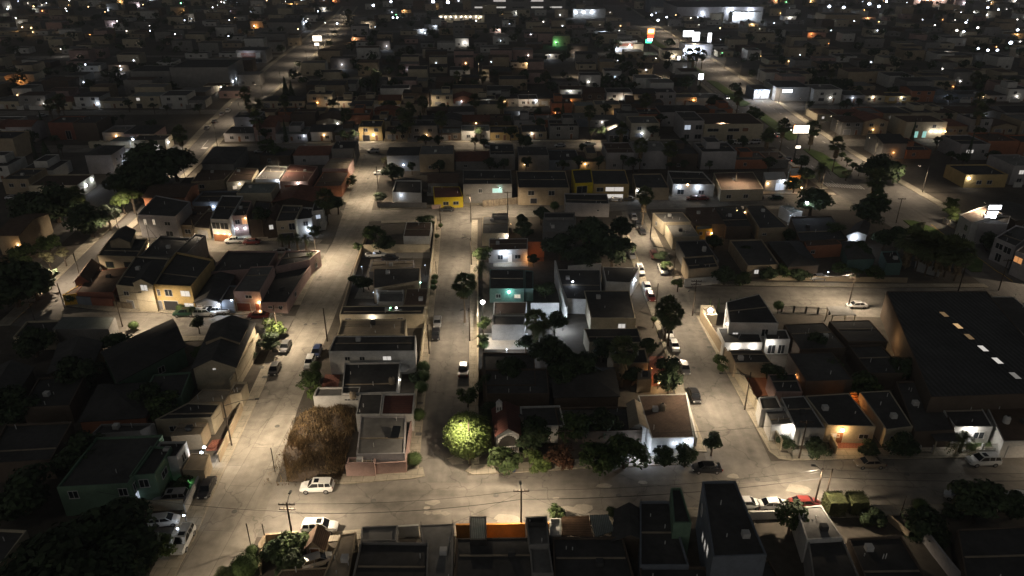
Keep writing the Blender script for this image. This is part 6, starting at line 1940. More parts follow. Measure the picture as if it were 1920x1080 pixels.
mb.build('dome', 'white', o)
mb = MB()
for dx in (-.2, .2):
    mb.box(p.x + dx - .1, p.y - .52, 5.2, p.x + dx + .1, p.y - .45, 5.8)
mb.build('opening', 'frame_dark', o)
p = G(963, 885)
o = thing('blue_bin', 'small blue bin on the kerb before the leafy green tree', 'bin', (p.x, p.y, .13))
mb = MB()
mb.tube([(p.x, p.y, .13), (p.x, p.y, 1.0)], [.28, .34], 10)
mb.build('barrel', 'car_blue', o)
mb = MB()
mb.tube([(p.x, p.y, 1.0), (p.x, p.y, 1.08)], .37, 10)
mb.build('lid', 'plastic_black', o)
p = G(1602, 760, 1)
o = thing('outdoor_stairs', 'orange lit outdoor stairs beside the hipped house', 'stairs', (p.x, p.y, 0))
mb = MB()
for i in range(10):
    mb.box(p.x - .6, p.y - 2 + i * .35, 0, p.x + .6, p.y - 1.65 + i * .35, .28 * (i + 1))
mb.build('steps', 'orange', o)
p = G(1350, 426, 3)
o = thing('string_lights', 'string of five yellow bulbs over a roof terrace', 'string lights', (p.x, p.y, 0))
mb, cb = MB(), MB()
A, B = G(1382, 395, 3.4), G(1402, 396, 3.4)
for i in range(5):
    q = A.lerp(B, i / 4) - Vector((0, 0, .5 * (1 - (i / 2 - 1) ** 2)))
    mb.ball(q, .17, 8, 5)
cb.tube([A.lerp(B, i / 8) - Vector((0, 0, .5 * (1 - (i / 4 - 1) ** 2) - .15)) for i in range(9)], .02, 4)
mb.build('bulbs', 'glow_a', o)
cb.build('cable', 'wire', o)
point(A.lerp(B, .5) - Vector((0, .6, .6)), AMBER, 60, o)
p = G(1535, 348, 2.6)
o = thing('string_lights', 'slanting string of amber bulbs beside the orange cafe', 'string lights', (p.x, p.y, 0))
mb, cb = MB(), MB()
A, B = G(1488, 340, 3.6), G(1503, 352, 1.8)
for i in range(7):
    mb.ball(A.lerp(B, i / 6), .22, 8, 5)
cb.tube([A, B], .02, 4)
mb.build('bulbs', 'glow_a', o)
cb.build('cable', 'wire', o)


# ------------------------------------------------------------ signs
def pylon(label, base, panels, h, name='roadside_sign', text=()):
    b = base if isinstance(base, Vector) else G(*base)
    o = thing(name, label, 'sign', (b.x, b.y, 0))
    mb = MB()
    mb.tube([(b.x, b.y, 0), (b.x, b.y, h)], [.3, .25], 8)
    mb.build('post', 'iron', o)
    for dx, z, w, hh, m in panels:
        mb = MB()
        mb.box(b.x + dx - w / 2 - .1, b.y - .32, z - hh / 2 - .1, b.x + dx + w / 2 + .1, b.y + .3, z + hh / 2 + .1)
        fr = mb.build('sign_box', 'frame_white', o)
        mb = MB()
        mb.poly([(b.x + dx - w / 2, b.y - .335, z - hh / 2), (b.x + dx + w / 2, b.y - .335, z - hh / 2), (b.x + dx + w / 2, b.y - .335, z + hh / 2), (b.x + dx - w / 2, b.y - .335, z + hh / 2)])
        mb.build('sign_face', m, o, fr)
    return o


pylon('bright white and red panel sign with a small lower panel on the avenue lane', (1489, 298), ((.6, 11.2, 5.6, 2.8, 'sign_warm'), (-2.0, 12, .35, 1.6, 'sign_orange'), (.6, 4.6, 1.7, .9, 'sign_warm')), 10)
point(G(1497, 262, 9), WHITE, 500)
pylon('bright panel sign over the left avenue', (598, 100), ((0, 10.4, 6.4, 3.6, 'sign_warm'), (-.8, 6.4, 3.2, 1.8, 'sign_warm')), 9)
pylon('stack of three glowing white sign panels on the right edge of the avenue', (1843, 448), ((.4, 9.2, 3.4, 1.2, 'sign_white'), (.2, 7.7, 2.9, .8, 'sign_white'), (0, 6.5, 3.0, .8, 'sign_white')), 6.2)
point(G(1850, 430, 4), COOL, 350)
pylon('tall red and white sign with a green glowing foot on the avenue', (1216, 96), ((.6, 14, 5.2, 4.2, 'sign_orange'), (.6, 14.2, 3.6, 1.8, 'sign_white'), (.6, 10.4, 4.6, 1.6, 'sign_red'), (-.6, 7.2, 4.4, 2.6, 'sign_green'), (.4, 8.2, 3.6, 1.8, 'sign_white')), 13)
pylon('white rectangular billboard over the brightly lit avenue store', (1287, 98), ((0, 13, 7.4, 4.2, 'sign_white'),), 11)
pylon('white shield shaped sign right of the rectangular billboard', (1302, 98), ((0, 11, 5.0, 6.2, 'sign_white'),), 8)
pylon('white tall narrow sign at the end of the brightly lit avenue store', (1327, 100), ((0, 11, 2.6, 6.2, 'sign_white'),), 8)
pylon('square white glowing sign near the avenue, above the yellow lamp tree', (1311, 172), ((0, 8, 2.6, 3.0, 'sign_white'),), 6.4)
point(G(1311, 160, 6), COOL, 400)
pylon('small white glowing sign on the avenue kerb near the median', (1271, 125), ((0, 5, 1.6, 3.2, 'sign_white'),), 3.4)


# ------------------------------------------------------------ notable distant buildings
def block(label, x0, y0, w, d, h, wm, rm='tar', roof='flat', win=(), lamp=(), name='house', cat='house', group=None, **kw):
    return house(label, wquad(x0, y0, w, d, drift(x0)), h, wm, rm, roof, win, lamp, (), name, cat, group, **kw)


def at(px, py):
    p = G(px, py)
    return p.x, p.y


def pxblock(label, xl, xr, ybase, d, h, wm, rm='tar', roof='flat', win=(), lamp=(), **kw):
    a, b = G(xl, ybase), G(xr, ybase)
    return block(label, a.x, a.y, b.x - a.x, d, h, wm, rm, roof, win, lamp, **kw)


BW = ('f.12,1.2,1.6,1.3w f.32,1.2,1.6,1.3w f.5,.1,2.6,2.4p f.72,1.2,1.8,1.3w f.9,1.2,1.6,1.3w f.15,4,2.2,.9w f.4,4,2.2,.9w').split()
pxblock('big windowless hall with an orange brown street end on the left avenue', 325, 432, 165, 34, 11, 'gray', win='r.5,.5,2,2.4w r.3,.5,2,2.4w', lamp=(('r', .15, 3, 'c', 200, .8, .4), ('r', .4, 3, 'c', 120, .8, .3)), name='hall', cat='building', par=.6)
pxblock('long two storey annex with small windows joined to the big windowless hall', 250, 323, 165, 22, 9, 'gray', win='f.15,5,1.8,1.2w f.35,5,1.8,1.2w f.55,5,1.8,1.2w f.75,5,1.8,1.2w', name='hall', cat='building')
r, P = pxblock('shop with a white and red lettered sign band beside the left avenue', 445, 500, 118, 20, 8, 'gray', win='f.3,.4,6,2c f.7,.4,6,2w', name='shop', cat='shop')
a, b = P[0], P[1]
mb = MB()
mb.box(a.x + .5, a.y - .35, 3.4, b.x - 3.5, a.y - .1, 6.6)
sb = mb.build('sign_band', 'white', r)
mb = MB()
w = (b.x - a.x - 4)
mb.box(a.x + .5 + w * .2, a.y - .40, 3.6, a.x + .5 + w * .8, a.y - .36, 6.4)
mb.build('red_panel', 'brickred', r, sb)
tc = bpy.data.curves.new('lettering', 'FONT')
tc.body, tc.size, tc.extrude = 'VILLACORONA', 2.0, .02
tc.align_x, tc.align_y = 'CENTER', 'CENTER'
tc.materials.append(MATS['white'])
to = bpy.data.objects.new('lettering', tc)
C.objects.link(to)
tm = bpy.data.meshes.new_from_object(to.evaluated_get(bpy.context.evaluated_depsgraph_get()))
bpy.data.objects.remove(to)
to = bpy.data.objects.new('lettering', tm)
C.objects.link(to)
to.parent = sb
to.location = Vector((a.x + .5 + w * .5, a.y - .44, 5.0)) - r.location
to.rotation_euler = (math.pi / 2, 0, 0)
point((a.x + w * .5, a.y - 4, 8), COOL, 700, r)
pxblock('gray hall with a pitched roof on the left avenue behind the lettered shop', 505, 565, 62, 30, 9, 'gray', 'tar', 'gx', lamp=(('r', .5, 7, 'c', 500, 1, .6),), name='hall', cat='building', rise=2)
pxblock('gray block with a flat roof below the pitched hall on the left avenue', 482, 536, 84, 16, 8, 'gray', name='hall', cat='building')
pxblock('car repair yard with cars under bright lamps near the left avenue', 210, 247, 280, 6, 3.2, 'white', 'tin', 'open', name='carport', cat='carport')
point(G(235, 272, 2.6), COOL, 520)
flood('cool lamp over the lit car yard on the side lane', 249, 261, 4.2, 'c', 300, .45)
pxblock('cream walled house right of the lit car yard', 250, 312, 283, 9, 4.2, 'cream', win='f.2,1.2,1.4,1.1w f.75,.1,2,2.2h', lamp=(('r', .3, 3, 'c', 160, .7, .3),))
pxblock('cream front yard wall house below the lit car yard', 168, 250, 278, 2, 2.4, 'cream', name='boundary_wall', cat='wall')
pxblock('brown brick house with an arched doorway in the dark left yards', 98, 145, 262, 12, 7, 'brickred', win='f.7,.2,2,3.4w')
pxblock('brown blank walled block right of the arched doorway house', 145, 188, 265, 14, 7.5, 'brownwall')
pxblock('dark two storey house with a tan side wall left of the huge dark tree', 168, 216, 326, 12, 6.8, 'lilac', 'tar', 'hip', win='r.3,3.6,1,1.2w r.6,3.6,1,1.2w r.6,.6,1,2c', lamp=(('r', .8, 2.5, 'c', 160, .8, .35),))
pxblock('long low beige house with a red tiled edge, left side near the lit pedestrian lane', 60, 150, 372, 12, 4.2, 'cream', 'browntile', win='f.15,1,1.6,1.2w f.35,1,1.6,1.2w f.6,.1,2.6,2.2p f.85,1,1.6,1.2w', lamp=(('f', .5, 3, 'h', 200, .8, .3), ('r', .4, 3, 'c', 200, .8, .35), ('r', .8, 3.4, 'c', 160, .8, .35)))
pxblock('beige house at the left edge above the parked silver sedan', 12, 60, 364, 12, 5, 'tan', win='f.3,2.4,1.4,1.1w f.75,2.4,1.4,1.1w')
pxblock('brown house under the trees with a lit porch slit, left edge', 5, 45, 478, 16, 5.4, 'tan', 'browntile', 'gx', win='f.85,1,.7,2.4o', lamp=(('f', .9, 3, 'a', 120, .8, .2),))
pxblock('house with a row of bright white eave lights on the far left street', -30, 24, 252, 14, 4.6, 'white', lamp=(('f', .5, 4, 'c', 150, .8, .5), ('f', .7, 4, 'c', 150, .8, .5), ('f', .85, 4, 'c', 150, .8, .5), ('f', .97, 4, 'c', 150, .8, .5)))
pxblock('brown two storey house at the left edge below the eave light house', -20, 34, 300, 12, 8, 'tan')
pxblock('red white and blue corner store on the right avenue', 1155, 1186, 98, 16, 7.5, 'white', 'tar', win='f.2,.4,6,2.6c f.6,.4,4,2.6c f.85,.4,3,2.6h', lamp=(('f', .08, 2.4, 'c', 500, 1.2, .5), ('f', .8, 5.2, 'h', 400, 1.4, .7)), name='shop', cat='shop')
r, P = HOUSES[-1]
mb = MB()
mb.box(P[0].x - .3, P[0].y - .4, 4.4, P[1].x + .3, P[0].y - .12, 6.3)
mb.build('red_band', 'brickred', r)
point((P[0].x + 8, P[0].y - 10, 7), WHITE, 4500, r)
pxblock('pale green lit side building of the corner store', 1187, 1206, 98, 10, 5.8, 'cream', 'tar', lamp=(('f', .1, 1.6, 'h', 900, 1.6, .5),), name='shop', cat='shop')
pxblock('brightly lit store with white signs on the right avenue', 1283, 1335, 103, 20, 7, 'lilac', 'tar', win='f.2,.4,8,3c f.55,.4,8,3c', lamp=(('f', .02, 4, 'c', 2500, 2.5, 1.4), ('f', .2, 3, 'c', 2500, 2.5, 1.6), ('f', .38, 3, 'c', 2500, 2.5, 1.5), ('f', .62, 3, 'c', 1800, 2.5, 1.2)), name='shop', cat='shop')
pxblock('blue fronted corner shop with glaring white lamps on the right avenue', 1412, 1442, 187, 14, 5.2, 'slate', 'tar', win='f.2,.6,3,2.4c f.7,.6,4,2.4c', lamp=(('f', .08, 4.2, 'c', 700, 1, .6), ('f', .4, 4.0, 'c', 500, 1, .6), ('f', .65, 4.6, 'c', 800, 1, .8), ('f', .85, 4.2, 'c', 600, 1, .6)), name='shop', cat='shop')
r, P = pxblock('gray hall with one long glowing white sign next to the blue shop', 1452, 1516, 190, 20, 7, 'gray', name='hall', cat='building')
mb = MB()
mb.box(P[0].x + 3, P[0].y - .5, 4.4, P[0].x + 8.2, P[0].y - .1, 6.0)
sb = mb.build('sign_box', 'frame_white', r)
mb = MB()
mb.poly([(P[0].x + 3.1, P[0].y - .52, 4.5), (P[0].x + 8.1, P[0].y - .52, 4.5), (P[0].x + 8.1, P[0].y - .52, 5.9), (P[0].x + 3.1, P[0].y - .52, 5.9)])
mb.build('sign_face', 'sign_white', r, sb)
point((P[0].x + 5, P[0].y - 5, 5), COOL, 900, r)
pxblock('long beige two storey building with a red brown roof by the avenue', 1318, 1428, 266, 20, 7.2, 'cream', 'browntile', par=.1, win='f.15,4.2,4.5,1.2w f.5,4.2,4.5,1.2w f.45,.8,2.4,2w f.7,4.2,2.4,1.4d f.15,.8,2.4,1.8w', name='commercial_building', cat='building')
pxblock('two storey house with big upper windows left of the long beige building', 1279, 1317, 264, 18, 8.2, 'lilac', 'tar', win='f.2,4.6,2.4,1.8c f.75,4.6,2.6,1.8w f.2,.8,2,1.8w f.75,.8,2.6,1.8w')
pxblock('slate blue gabled house with four tall openings on the upper cross street', 1140, 1178, 268, 14, 5, 'slate', 'tar', 'gy', win='f.15,.4,1.6,2.6k f.38,.4,1.6,2.6k f.62,.4,1.6,2.6k f.85,.4,1.6,2.6k', rise=2)
pxblock('long low building with a row of eave lamps far up the middle', 822, 908, 42, 14, 7, 'cream', 'tar', win='f.1,2,3,2w f.3,2,3,2w f.5,2,3,2w f.7,2,3,2w f.9,2,3,2w', lamp=tuple(('f', u, 5.6, 'h', 260, 1.2, .45) for u in (.06, .16, .27, .38, .5, .6, .7, .82, .92)), name='long_building', cat='building')
pxblock('wide grey multi storey block at the top centre', 884, 1060, 24, 30, 24, 'gray', 'tar', win=[f'f.{u},{z},14,1.6{t}' for u, z, t in ((1, 12, 'w'), (3, 12, 'h'), (5, 12, 'w'), (7, 12, 'h'), (9, 12, 'w'), (1, 5, 'h'), (3, 5, 'h'), (5, 5, 'w'), (7, 5, 'h'), (9, 5, 'h'))], name='office_block', cat='building')
pxblock('white loading hall with three wall lamps near the top centre', 1074, 1135, 34, 16, 9, 'white', 'grayroof', lamp=tuple(('f', u, 6.5, 'c', 1500, 2, .9) for u in (.08, .33, .58)), name='hall', cat='building')
pxblock('huge flat roofed hall with slanted roof lights at the top right', 1268, 1430, 36, 90, 12, 'lilac', 'tar', lamp=(('f', .3, 6, 'c', 2200, 3, 1.0), ('f', .62, 9, 'c', 6000, 3, 1.9), ('f', .85, 8, 'c', 5000, 3, 1.4)), name='hall', cat='building')
pxblock('white front wing of the huge hall at the top right', 1372, 1428, 42, 14, 10, 'white', 'grayroof', lamp=(('f', .08, 7, 'c', 5000, 3, 1.7), ('f', .3, 7, 'c', 3500, 3, 1.3), ('f', .6, 7, 'c', 3500, 3, 1.4)), name='hall', cat='building')
pxblock('pale tower block beside the avenue at the top', 1215, 1246, 24, 20, 26, 'slate', 'tar', name='tower_block', cat='building')
pxblock('long dark shed with a pale front at the top right', 1545, 1615, 46, 26, 9, 'tan', 'tar', name='hall', cat='building')
pxblock('red and white lit store front at the top right edge', 1712, 1775, 10, 20, 12, 'pink', 'tar', lamp=(('f', .15, 8, 'h', 4000, 3, 1.2), ('f', .4, 8, 'a', 4000, 3, 1.6), ('f', .6, 9, 'h', 4000, 3, 1.6), ('f', .85, 9, 'h', 4000, 3, 1.6)), name='shop', cat='shop')
pxblock('pale apartment block beside the left avenue far up', 660, 691, 72, 16, 10, 'lilac', 'tar', win='f.2,6,3,1.4w f.2,2,3,1.4w f.7,6,3,1.4w', name='apartment_block', cat='building')
pxblock('gray apartment block with three rows of windows, top centre left', 850, 872, 76, 14, 14, 'gray', 'tar', win='f.3,10,2,1.4w f.7,10,2,1.4w f.3,6,2,1.4w f.7,6,2,1.4w f.3,2,2,1.4w f.7,2,2,1.4w', name='apartment_block', cat='building')
pxblock('two storey house with lit arches and a bright porch on the right side', 1693, 1770, 260, 14, 6.8, 'cream', 'browntile', 'flat', win='f.25,4.4,1.4,1.2w f.3,.4,1.4,2.6t f.5,.4,1.6,2.6t f.7,4.4,1.4,1.2w', lamp=tuple(('f', u, 3.3, 'h', 170, .8, .28) for u in (.64, .76, .88)) + (('f', .99, 3.3, 'a', 170, .8, .3),))
pxblock('house with one white lit window below the arched porch house', 1795, 1850, 300, 14, 6, 'lilac', win='f.35,2.6,2.6,1.2h f.8,2.6,1,1.2w')
pxblock('dim yellow walled house with a white lamp on the right side', 1805, 1885, 352, 12, 4.4, 'yellow', 'tar', win='f.35,1.2,1.6,1.2w f.6,1.2,1.6,1.2w', lamp=(('f', .08, 3.6, 'h', 120, .8, .4),))

for a, b, z, k, pw, sz, l in ((700, 10, 12, 'c', 9000, 2.2, 'left floodlight over the parking lot at the top of the left avenue'), (733, 3, 14, 'c', 9000, 2.0, 'right floodlight over the parking lot at the top of the left avenue'), (812, 3, 16, 'c', 12000, 2.6, 'left one of two floodlights at the top centre'), (840, 4, 16, 'c', 12000, 2.9, 'right one of two floodlights at the top centre'),
                          (737, 33, 9, 'c', 2500, 1.3, 'left of the twin yard lights under the parking floodlights'), (745, 33, 9, 'c', 2500, 1.3, 'right of the twin yard lights under the parking floodlights'), (1222, 28, 10, 'c', 3500, 1.5, 'left street light beside the pale tower block'), (1234, 38, 8, 'c', 3500, 1.8, 'lower street light beside the pale tower block'),
                          (1250, 32, 9, 'c', 3000, 1.3, 'right street light beside the pale tower block'), (1555, 12, 12, 'c', 6000, 2.4, 'left of the big lights above the long dark shed'), (1582, 14, 12, 'c', 6000, 2.4, 'second of the big lights above the long dark shed'), (1630, 7, 14, 'c', 6000, 2.6, 'third of the big lights above the long dark shed'), (1648, 12, 12, 'c', 7000, 2.2, 'bluish light right of the long dark shed'), (1662, 3, 14, 'c', 5000, 2.0, 'top light right of the long dark shed'),
                          (1852, 14, 10, 'c', 4000, 1.8, 'top right corner street light'), (1872, 18, 10, 'c', 3000, 1.5, 'second street light from the top right corner'), (1811, 42, 8, 'c', 3000, 1.4, 'street light in the right hillside, upper one'), (1833, 52, 8, 'h', 3000, 1.4, 'street light in the right hillside, second one'), (1908, 56, 8, 'c', 4000, 1.6, 'street light at the right edge, upper one'), (1895, 80, 8, 'c', 6000, 2.0, 'big lamp above the red roofed market at the right edge'),
                          (1794, 57, 8, 'h', 2500, 1.4, 'yellowish square lamp on the right hillside'), (1807, 59, 8, 'c', 2500, 1.4, 'white lamp beside the yellowish square lamp'), (1834, 91, 6, 'c', 2500, 1.2, 'left lamp of the row on the red roofed market'), (1852, 94, 6, 'c', 2500, 1.4, 'middle lamp of the row on the red roofed market'), (1870, 94, 6, 'c', 2500, 1.3, 'right lamp of the row on the red roofed market'),
                          (574, 40, 8, 'c', 1800, 1.0, 'blue white lamp on the pitched hall by the left avenue'), (632, 44, 9, 'c', 1800, 1.1, 'lamp at the kerb of the left avenue far up'), (160, 121, 6, 'c', 700, .6, 'white lamp on a pale gable in the dark left quarter'), (227, 130, 6, 'c', 700, .6, 'white lamp left of the big windowless hall'), (114, 92, 5, 'h', 500, .55, 'pinkish lamp in the dark left quarter'), (14, 17, 8, 'c', 2000, 1.0, 'star like lamp in the top left corner'), (63, 12, 9, 'a', 1500, 1.0, 'amber lamp near the top left corner'), (42, 51, 6, 'a', 700, .7, 'left amber lamp of the pair in the top left quarter'), (59, 52, 6, 'a', 700, .7, 'right amber lamp of the pair in the top left quarter'), (339, 6, 9, 'g', 1800, 1.1, 'green glowing lamp at the top left')):
    flood(l, a, b, z, k, pw, sz * .62, name='floodlight')
for a, b, w, l in ((1168, 3, 5, 'left small red glowing sign at the top centre'), (1186, 6, 4, 'tall red glowing sign at the top of the right avenue'), (500, 4, 5, 'red and green glowing sign at the top of the left avenue')):
    p = G(a, b)
    pylon(l, p, ((0, 9, w, 5, 'sign_red'),), 8)
# ------------------------------------------------------------ rows of houses farther away
R = random.Random(21)
TAKEN = []


def free(x0, x1, y0, y1):
    for a, b, c, d in TAKEN:
        if x0 < b and x1 > a and y0 < d and y1 > c:
            return False
    return True


for r, P in HOUSES:
    xs, ys = [p.x for p in P], [p.y for p in P]
    TAKEN.append((min(xs) - .3, max(xs) + .3, min(ys) - .3, max(ys) + .3))


def lerp_x(line, y):
    for a, b in zip(line, line[1:]):
        if a.y <= y <= b.y:
            return a.x + (b.x - a.x) * (y - a.y) / (b.y - a.y)
    return line[0].x if y < line[0].y else line[-1].x


CNAME = dict(cream='cream', white='white', lilac='pale gray', gray='gray', pink='pink', yellow='yellow', tan='tan', brownwall='brown', slate='slate blue', terracotta='terracotta')
CW = ['cream'] * 4 + ['white'] * 5 + ['lilac'] * 4 + ['gray'] * 4 + ['pink'] * 2 + ['yellow'] + ['tan'] * 4 + ['brownwall'] * 2 + ['slate', 'terracotta']
ORD = ['first', 'second', 'third', 'fourth', 'fifth', 'sixth', 'seventh', 'eighth', 'ninth', 'tenth', 'eleventh', 'twelfth', 'thirteenth', 'fourteenth', 'fifteenth', 'sixteenth', 'seventeenth', 'eighteenth', 'nineteenth', 'twentieth',
       'twenty first', 'twenty second', 'twenty third', 'twenty fourth', 'twenty fifth', 'twenty sixth', 'twenty seventh', 'twenty eighth', 'twenty ninth', 'thirtieth', 'thirty first', 'thirty second']
LN = dict(h='white', c='cool white', a='amber', o='orange', w='warm')
COUNT = [len(HOUSES)]


def row(phrase, y0, dep, x0, x1, facing, plight=.45, wr=(8.5, 13), skip=()):
    x, i = x0, 0
    while x < x1 - 5:
        w = min(R.uniform(*wr), x1 - x)
        y = y0 + .03 * x + R.uniform(-.8, .8)
        d = dep * R.uniform(.75, 1.1)
        if any(a < x + w and b > x for a, b in skip) or not free(x, x + w, y, y + d):
            x += 3
            continue
        two = R.random() < .42
        h = R.uniform(5.4, 6.6) if two else R.uniform(3.0, 3.8)
        wm = R.choice(CW if facing else ['gray', 'brownwall', 'tan', 'lilac', 'slate', 'terracotta', 'gray', 'brownwall', 'cream'])
        roof = R.choice(['flat'] * 6 + ['gy', 'gx', 'hip'])
        rm = R.choice(['tar', 'tar', 'grayroof', 'tar', 'browntile', 'tin']) if roof == 'flat' else R.choice(['browntile', 'tar', 'tile'])
        lit = R.random() < plight
        lk = R.choice('hhcccaao')
        win, lamp = [], []
        if facing:
            t = R.choice('wwwwyhc') if R.random() < .6 else 'w'
            if two:
                win = ['f.3,3.7,1.6,1.3' + t, 'f.75,3.7,1.6,1.3w', R.choice(['f.3,.05,2.8,2.2p', 'f.3,1,1.6,1.2w', 'f.3,.05,2.8,2.2k']), 'f.75,.05,1,2.1d']
            else:
                win = [R.choice(['f.25,1,1.5,1.2' + t, 'f.25,.05,2.8,2.2p', 'f.25,.05,2.8,2.2g']), 'f.75,1,1.5,1.2w', 'f.5,.05,1,2.1d']
            if lit:
                lamp = [('f', R.choice((.4, .62, .9)), 2.7, lk, R.uniform(40, 150), .7, R.uniform(.12, .26))]
        else:
            win = ['f.3,1.2,1,1' + ('w' if R.random() < .8 else R.choice('hyc'))]
            if lit and R.random() < .5:
                lamp = [('f', R.choice((.2, .5, .8)), 2.6, lk, R.uniform(30, 110), .7, R.uniform(.14, .26))]
        for a, b in ((1, 1), (1, 0), (0, 0)):
            lab = CNAME[wm] + ((' two storey' if two else ' low') if a else '') + ' house' + (' with ' + LN[lk] + ' lamp' if lamp and b else '') + ', ' + ORD[min(i, len(ORD) - 1)] + ' ' + phrase
            if len(lab.split()) <= 15:
                break
        rt, PP = house(lab, wquad(x, y, w, d, drift(x)), h, wm, rm, roof, win, lamp, group='houses in the farther rows', par=R.uniform(.1, .5), rise=R.uniform(1, 1.6))
        TAKEN.append((x, x + w, y, y + d))
        if roof == 'flat' and R.random() < .4:
            a, b = R.uniform(.05, .5), R.uniform(.3, .6)
            c = [PP[0].lerp(PP[1], a), PP[0].lerp(PP[1], min(a + .4, .97)), PP[3].lerp(PP[2], min(a + .4, .97)), PP[3].lerp(PP[2], a)]
            c = [c[0].lerp(c[3], b), c[1].lerp(c[2], b), c[1].lerp(c[2], .97), c[0].lerp(c[3], .97)]
            volume(c, h + R.uniform(1.6, 2.4), wm, 'tar', 'flat', rt, .2, names=('roof_room', 'roof_room_cover'))
        if facing and R.random() < .7:
            mb = MB()
            n = Vector((0, -1, 0))
            g = R.uniform(.3, .6)
            hh = R.uniform(.9, 2.0)
            for u0, u1 in ((.0, g - .12), (g + .12, 1)):
                p, q = PP[0].lerp(PP[1], u0) + n * 2.6, PP[0].lerp(PP[1], u1) + n * 2.6
                t = (q - p).normalized()
                mb.obox(p, t, (t.y, -t.x), 0, (q - p).length, -.1, .1, 0, hh)
            for u in (g - .12, g + .12, .01, .99):
                p = PP[0].lerp(PP[1], u) + n * 2.6
                mb.box(p.x - .2, p.y - .2, 0, p.x + .2, p.y + .2, hh + .25)
            mb.build('front_yard_wall', wm if R.random() < .6 else 'white', rt)
        COUNT[0] += 1
        i += 1
        x += w + R.choice((.15, .2, .3, 1.2))


def ax(y, o=0):
    return lerp_x(AVL_E, y) + 4 + o


row('along the cross street north side', 222.5, 13, -42, 100, True, .35, skip=())
row('in the row backing the cross street shops', 247, 14, -44, 99, False, .4)
row('in the row left of the left street head', 256, 12, ax(256), -57, False, .35)
row('facing the upper cross street', 291, 13, ax(291), 101, True, .6)
row('behind the houses facing the upper cross street', 312, 13, ax(312), 102, False, .5)
row('on the near side of the third cross street', 331, 11, ax(331), 103, False, .4)
row('facing the third cross street', 358, 13, ax(358), 104, True, .6)
# beyond the avenues
row('left of the left avenue near its lit lane', 238, 13, -205, -136, True, .5)
row('left of the left avenue behind the arched doorway house', 292, 13, -240, -142, True, .55)
row('left of the left avenue on the third cross street', 359, 14, -290, -150, True, .6, (10, 15))
row('right of the right avenue beside the hedge office', 226, 13, 142, 190, True, .4)
row('right of the right avenue below the arched porch', 258, 13, 138, 215, False, .35)
row('right of the right avenue on the upper cross street', 294, 13, 138, 240, True, .55)
row('right of the right avenue behind the upper cross street', 320, 13, 138, 250, False, .45)
row('right of the right avenue on the third cross street', 362, 14, 140, 290, True, .55, (10, 15))
row('in the dark right edge yards beside the warehouse', 182, 12, 140, 165, False, .3)
row('inside the upper left block between two side streets', 158, 11, -100, -52, False, .2)
row('between the upper left row and the cross street', 204, 12, -108, -58, False, .3)
row('in the unlit block below the left side street', 112, 11, -98, -56, False, .1)
# farther than that: one mass of roofs and walls, its trees and its lights
WB = ['cream', 'white', 'gray', 'pink', 'tan', 'brownwall', 'tar', 'grayroof', 'browntile']
mb = MB()
tb = MB()
gl = {k: MB() for k in 'hcaog'}
far_lights = []
for ring in range(2600):
    y = 372 + 1500 * (R.random() ** 1.5)
    x = R.uniform(-.82, .82) * y
    if 'skip':
        if lerp_x(AVL_W, min(y, 1000)) - 6 < x < lerp_x(AVL_E, min(y, 1000)) + 5 or 104 < x < 144:
            continue
    if any(abs(y - (a + t * x)) < w / 2 + 4 for a, t, w in FAR):
        continue
    w, d = R.uniform(9, 16), R.uniform(9, 16)
    if not free(x, x + w, y, y + d):
        continue
    TAKEN.append((x - 1, x + w + 1, y - 1, y + d + 1))
    h = R.choice((3.4, 3.4, 3.8, 6, 6.4, 7.5)) * (1 if y < 800 else R.choice((1, 1.3)))
    mb.m = R.choice((0, 0, 1, 1, 2, 2, 3, 4, 4, 5))
    P = wquad(x, y, w, d, drift(x))
    for i in range(4):
        a, b = P[i], P[(i + 1) % 4]
        mb.poly([(a.x, a.y, 0), (b.x, b.y, 0), (b.x, b.y, h), (a.x, a.y, h)])
    mb.m = R.choice((6, 6, 7, 8))
    mb.poly([(p.x, p.y, h - .2) for p in P])
    mb.m = 6
    for u in (.25, .7):
        q = P[0].lerp(P[1], u)
        mb.poly([(q.x - .8, q.y - .06, 1), (q.x + .8, q.y - .04, 1), (q.x + .8, q.y - .04, 2.3), (q.x - .8, q.y - .06, 2.3)])
    if R.random() < .34:
        k = R.choice('hhhccccaaoog' if R.random() < .5 else 'hhccca')
        s = R.uniform(.14, .34) * (1 + max(0, y - 600) / 900)
        q = P[0].lerp(P[1], R.random()) + Vector((0, -.6, 2.8))
        gl[k].ball(q, s, 7, 5)
        if R.random() < .5:
            far_lights.append((q + Vector((0, -1.2, -.3)), k))
props(mb.build('distant_houses', WB), 'mass of distant dark houses and walls reaching to the top of the view', 'houses', kind='stuff')
for (x, y, w, d) in ():
    pass
for k in range(1500):
    y = 385 + 1300 * (R.random() ** 1.6)
    x = R.uniform(-.8, .8) * y
    if lerp_x(AVL_W, min(y, 1000)) - 2 < x < lerp_x(AVL_E, min(y, 1000)) + 2 or 107 < x < 141 and R.random() < .8:
        continue
    if not free(x - 1, x + 1, y - 1, y + 1):
        continue
    r, h = R.uniform(2, 4.6), R.uniform(3, 7)
    for j in range(46):
        d = rdir(R)
        leaf_card(tb, Vector((x, y, h)) + Vector((d.x * r, d.y * r, d.z * r * .7)) * R.uniform(.5, 1), d, r * .3, R)
props(tb.build('distant_trees', 'leaf_dark'), 'dark scattered tree crowns among the distant houses', 'trees', kind='stuff')
for k in range(150):
    y = 560 + 1300 * R.random()
    x = R.uniform(-.75, .75) * y
    c = R.choice('hhccccaa')
    gl[c].ball((x, y, R.uniform(5, 11)), R.uniform(.18, .42) * (1 + max(0, y - 600) / 900), 7, 5)
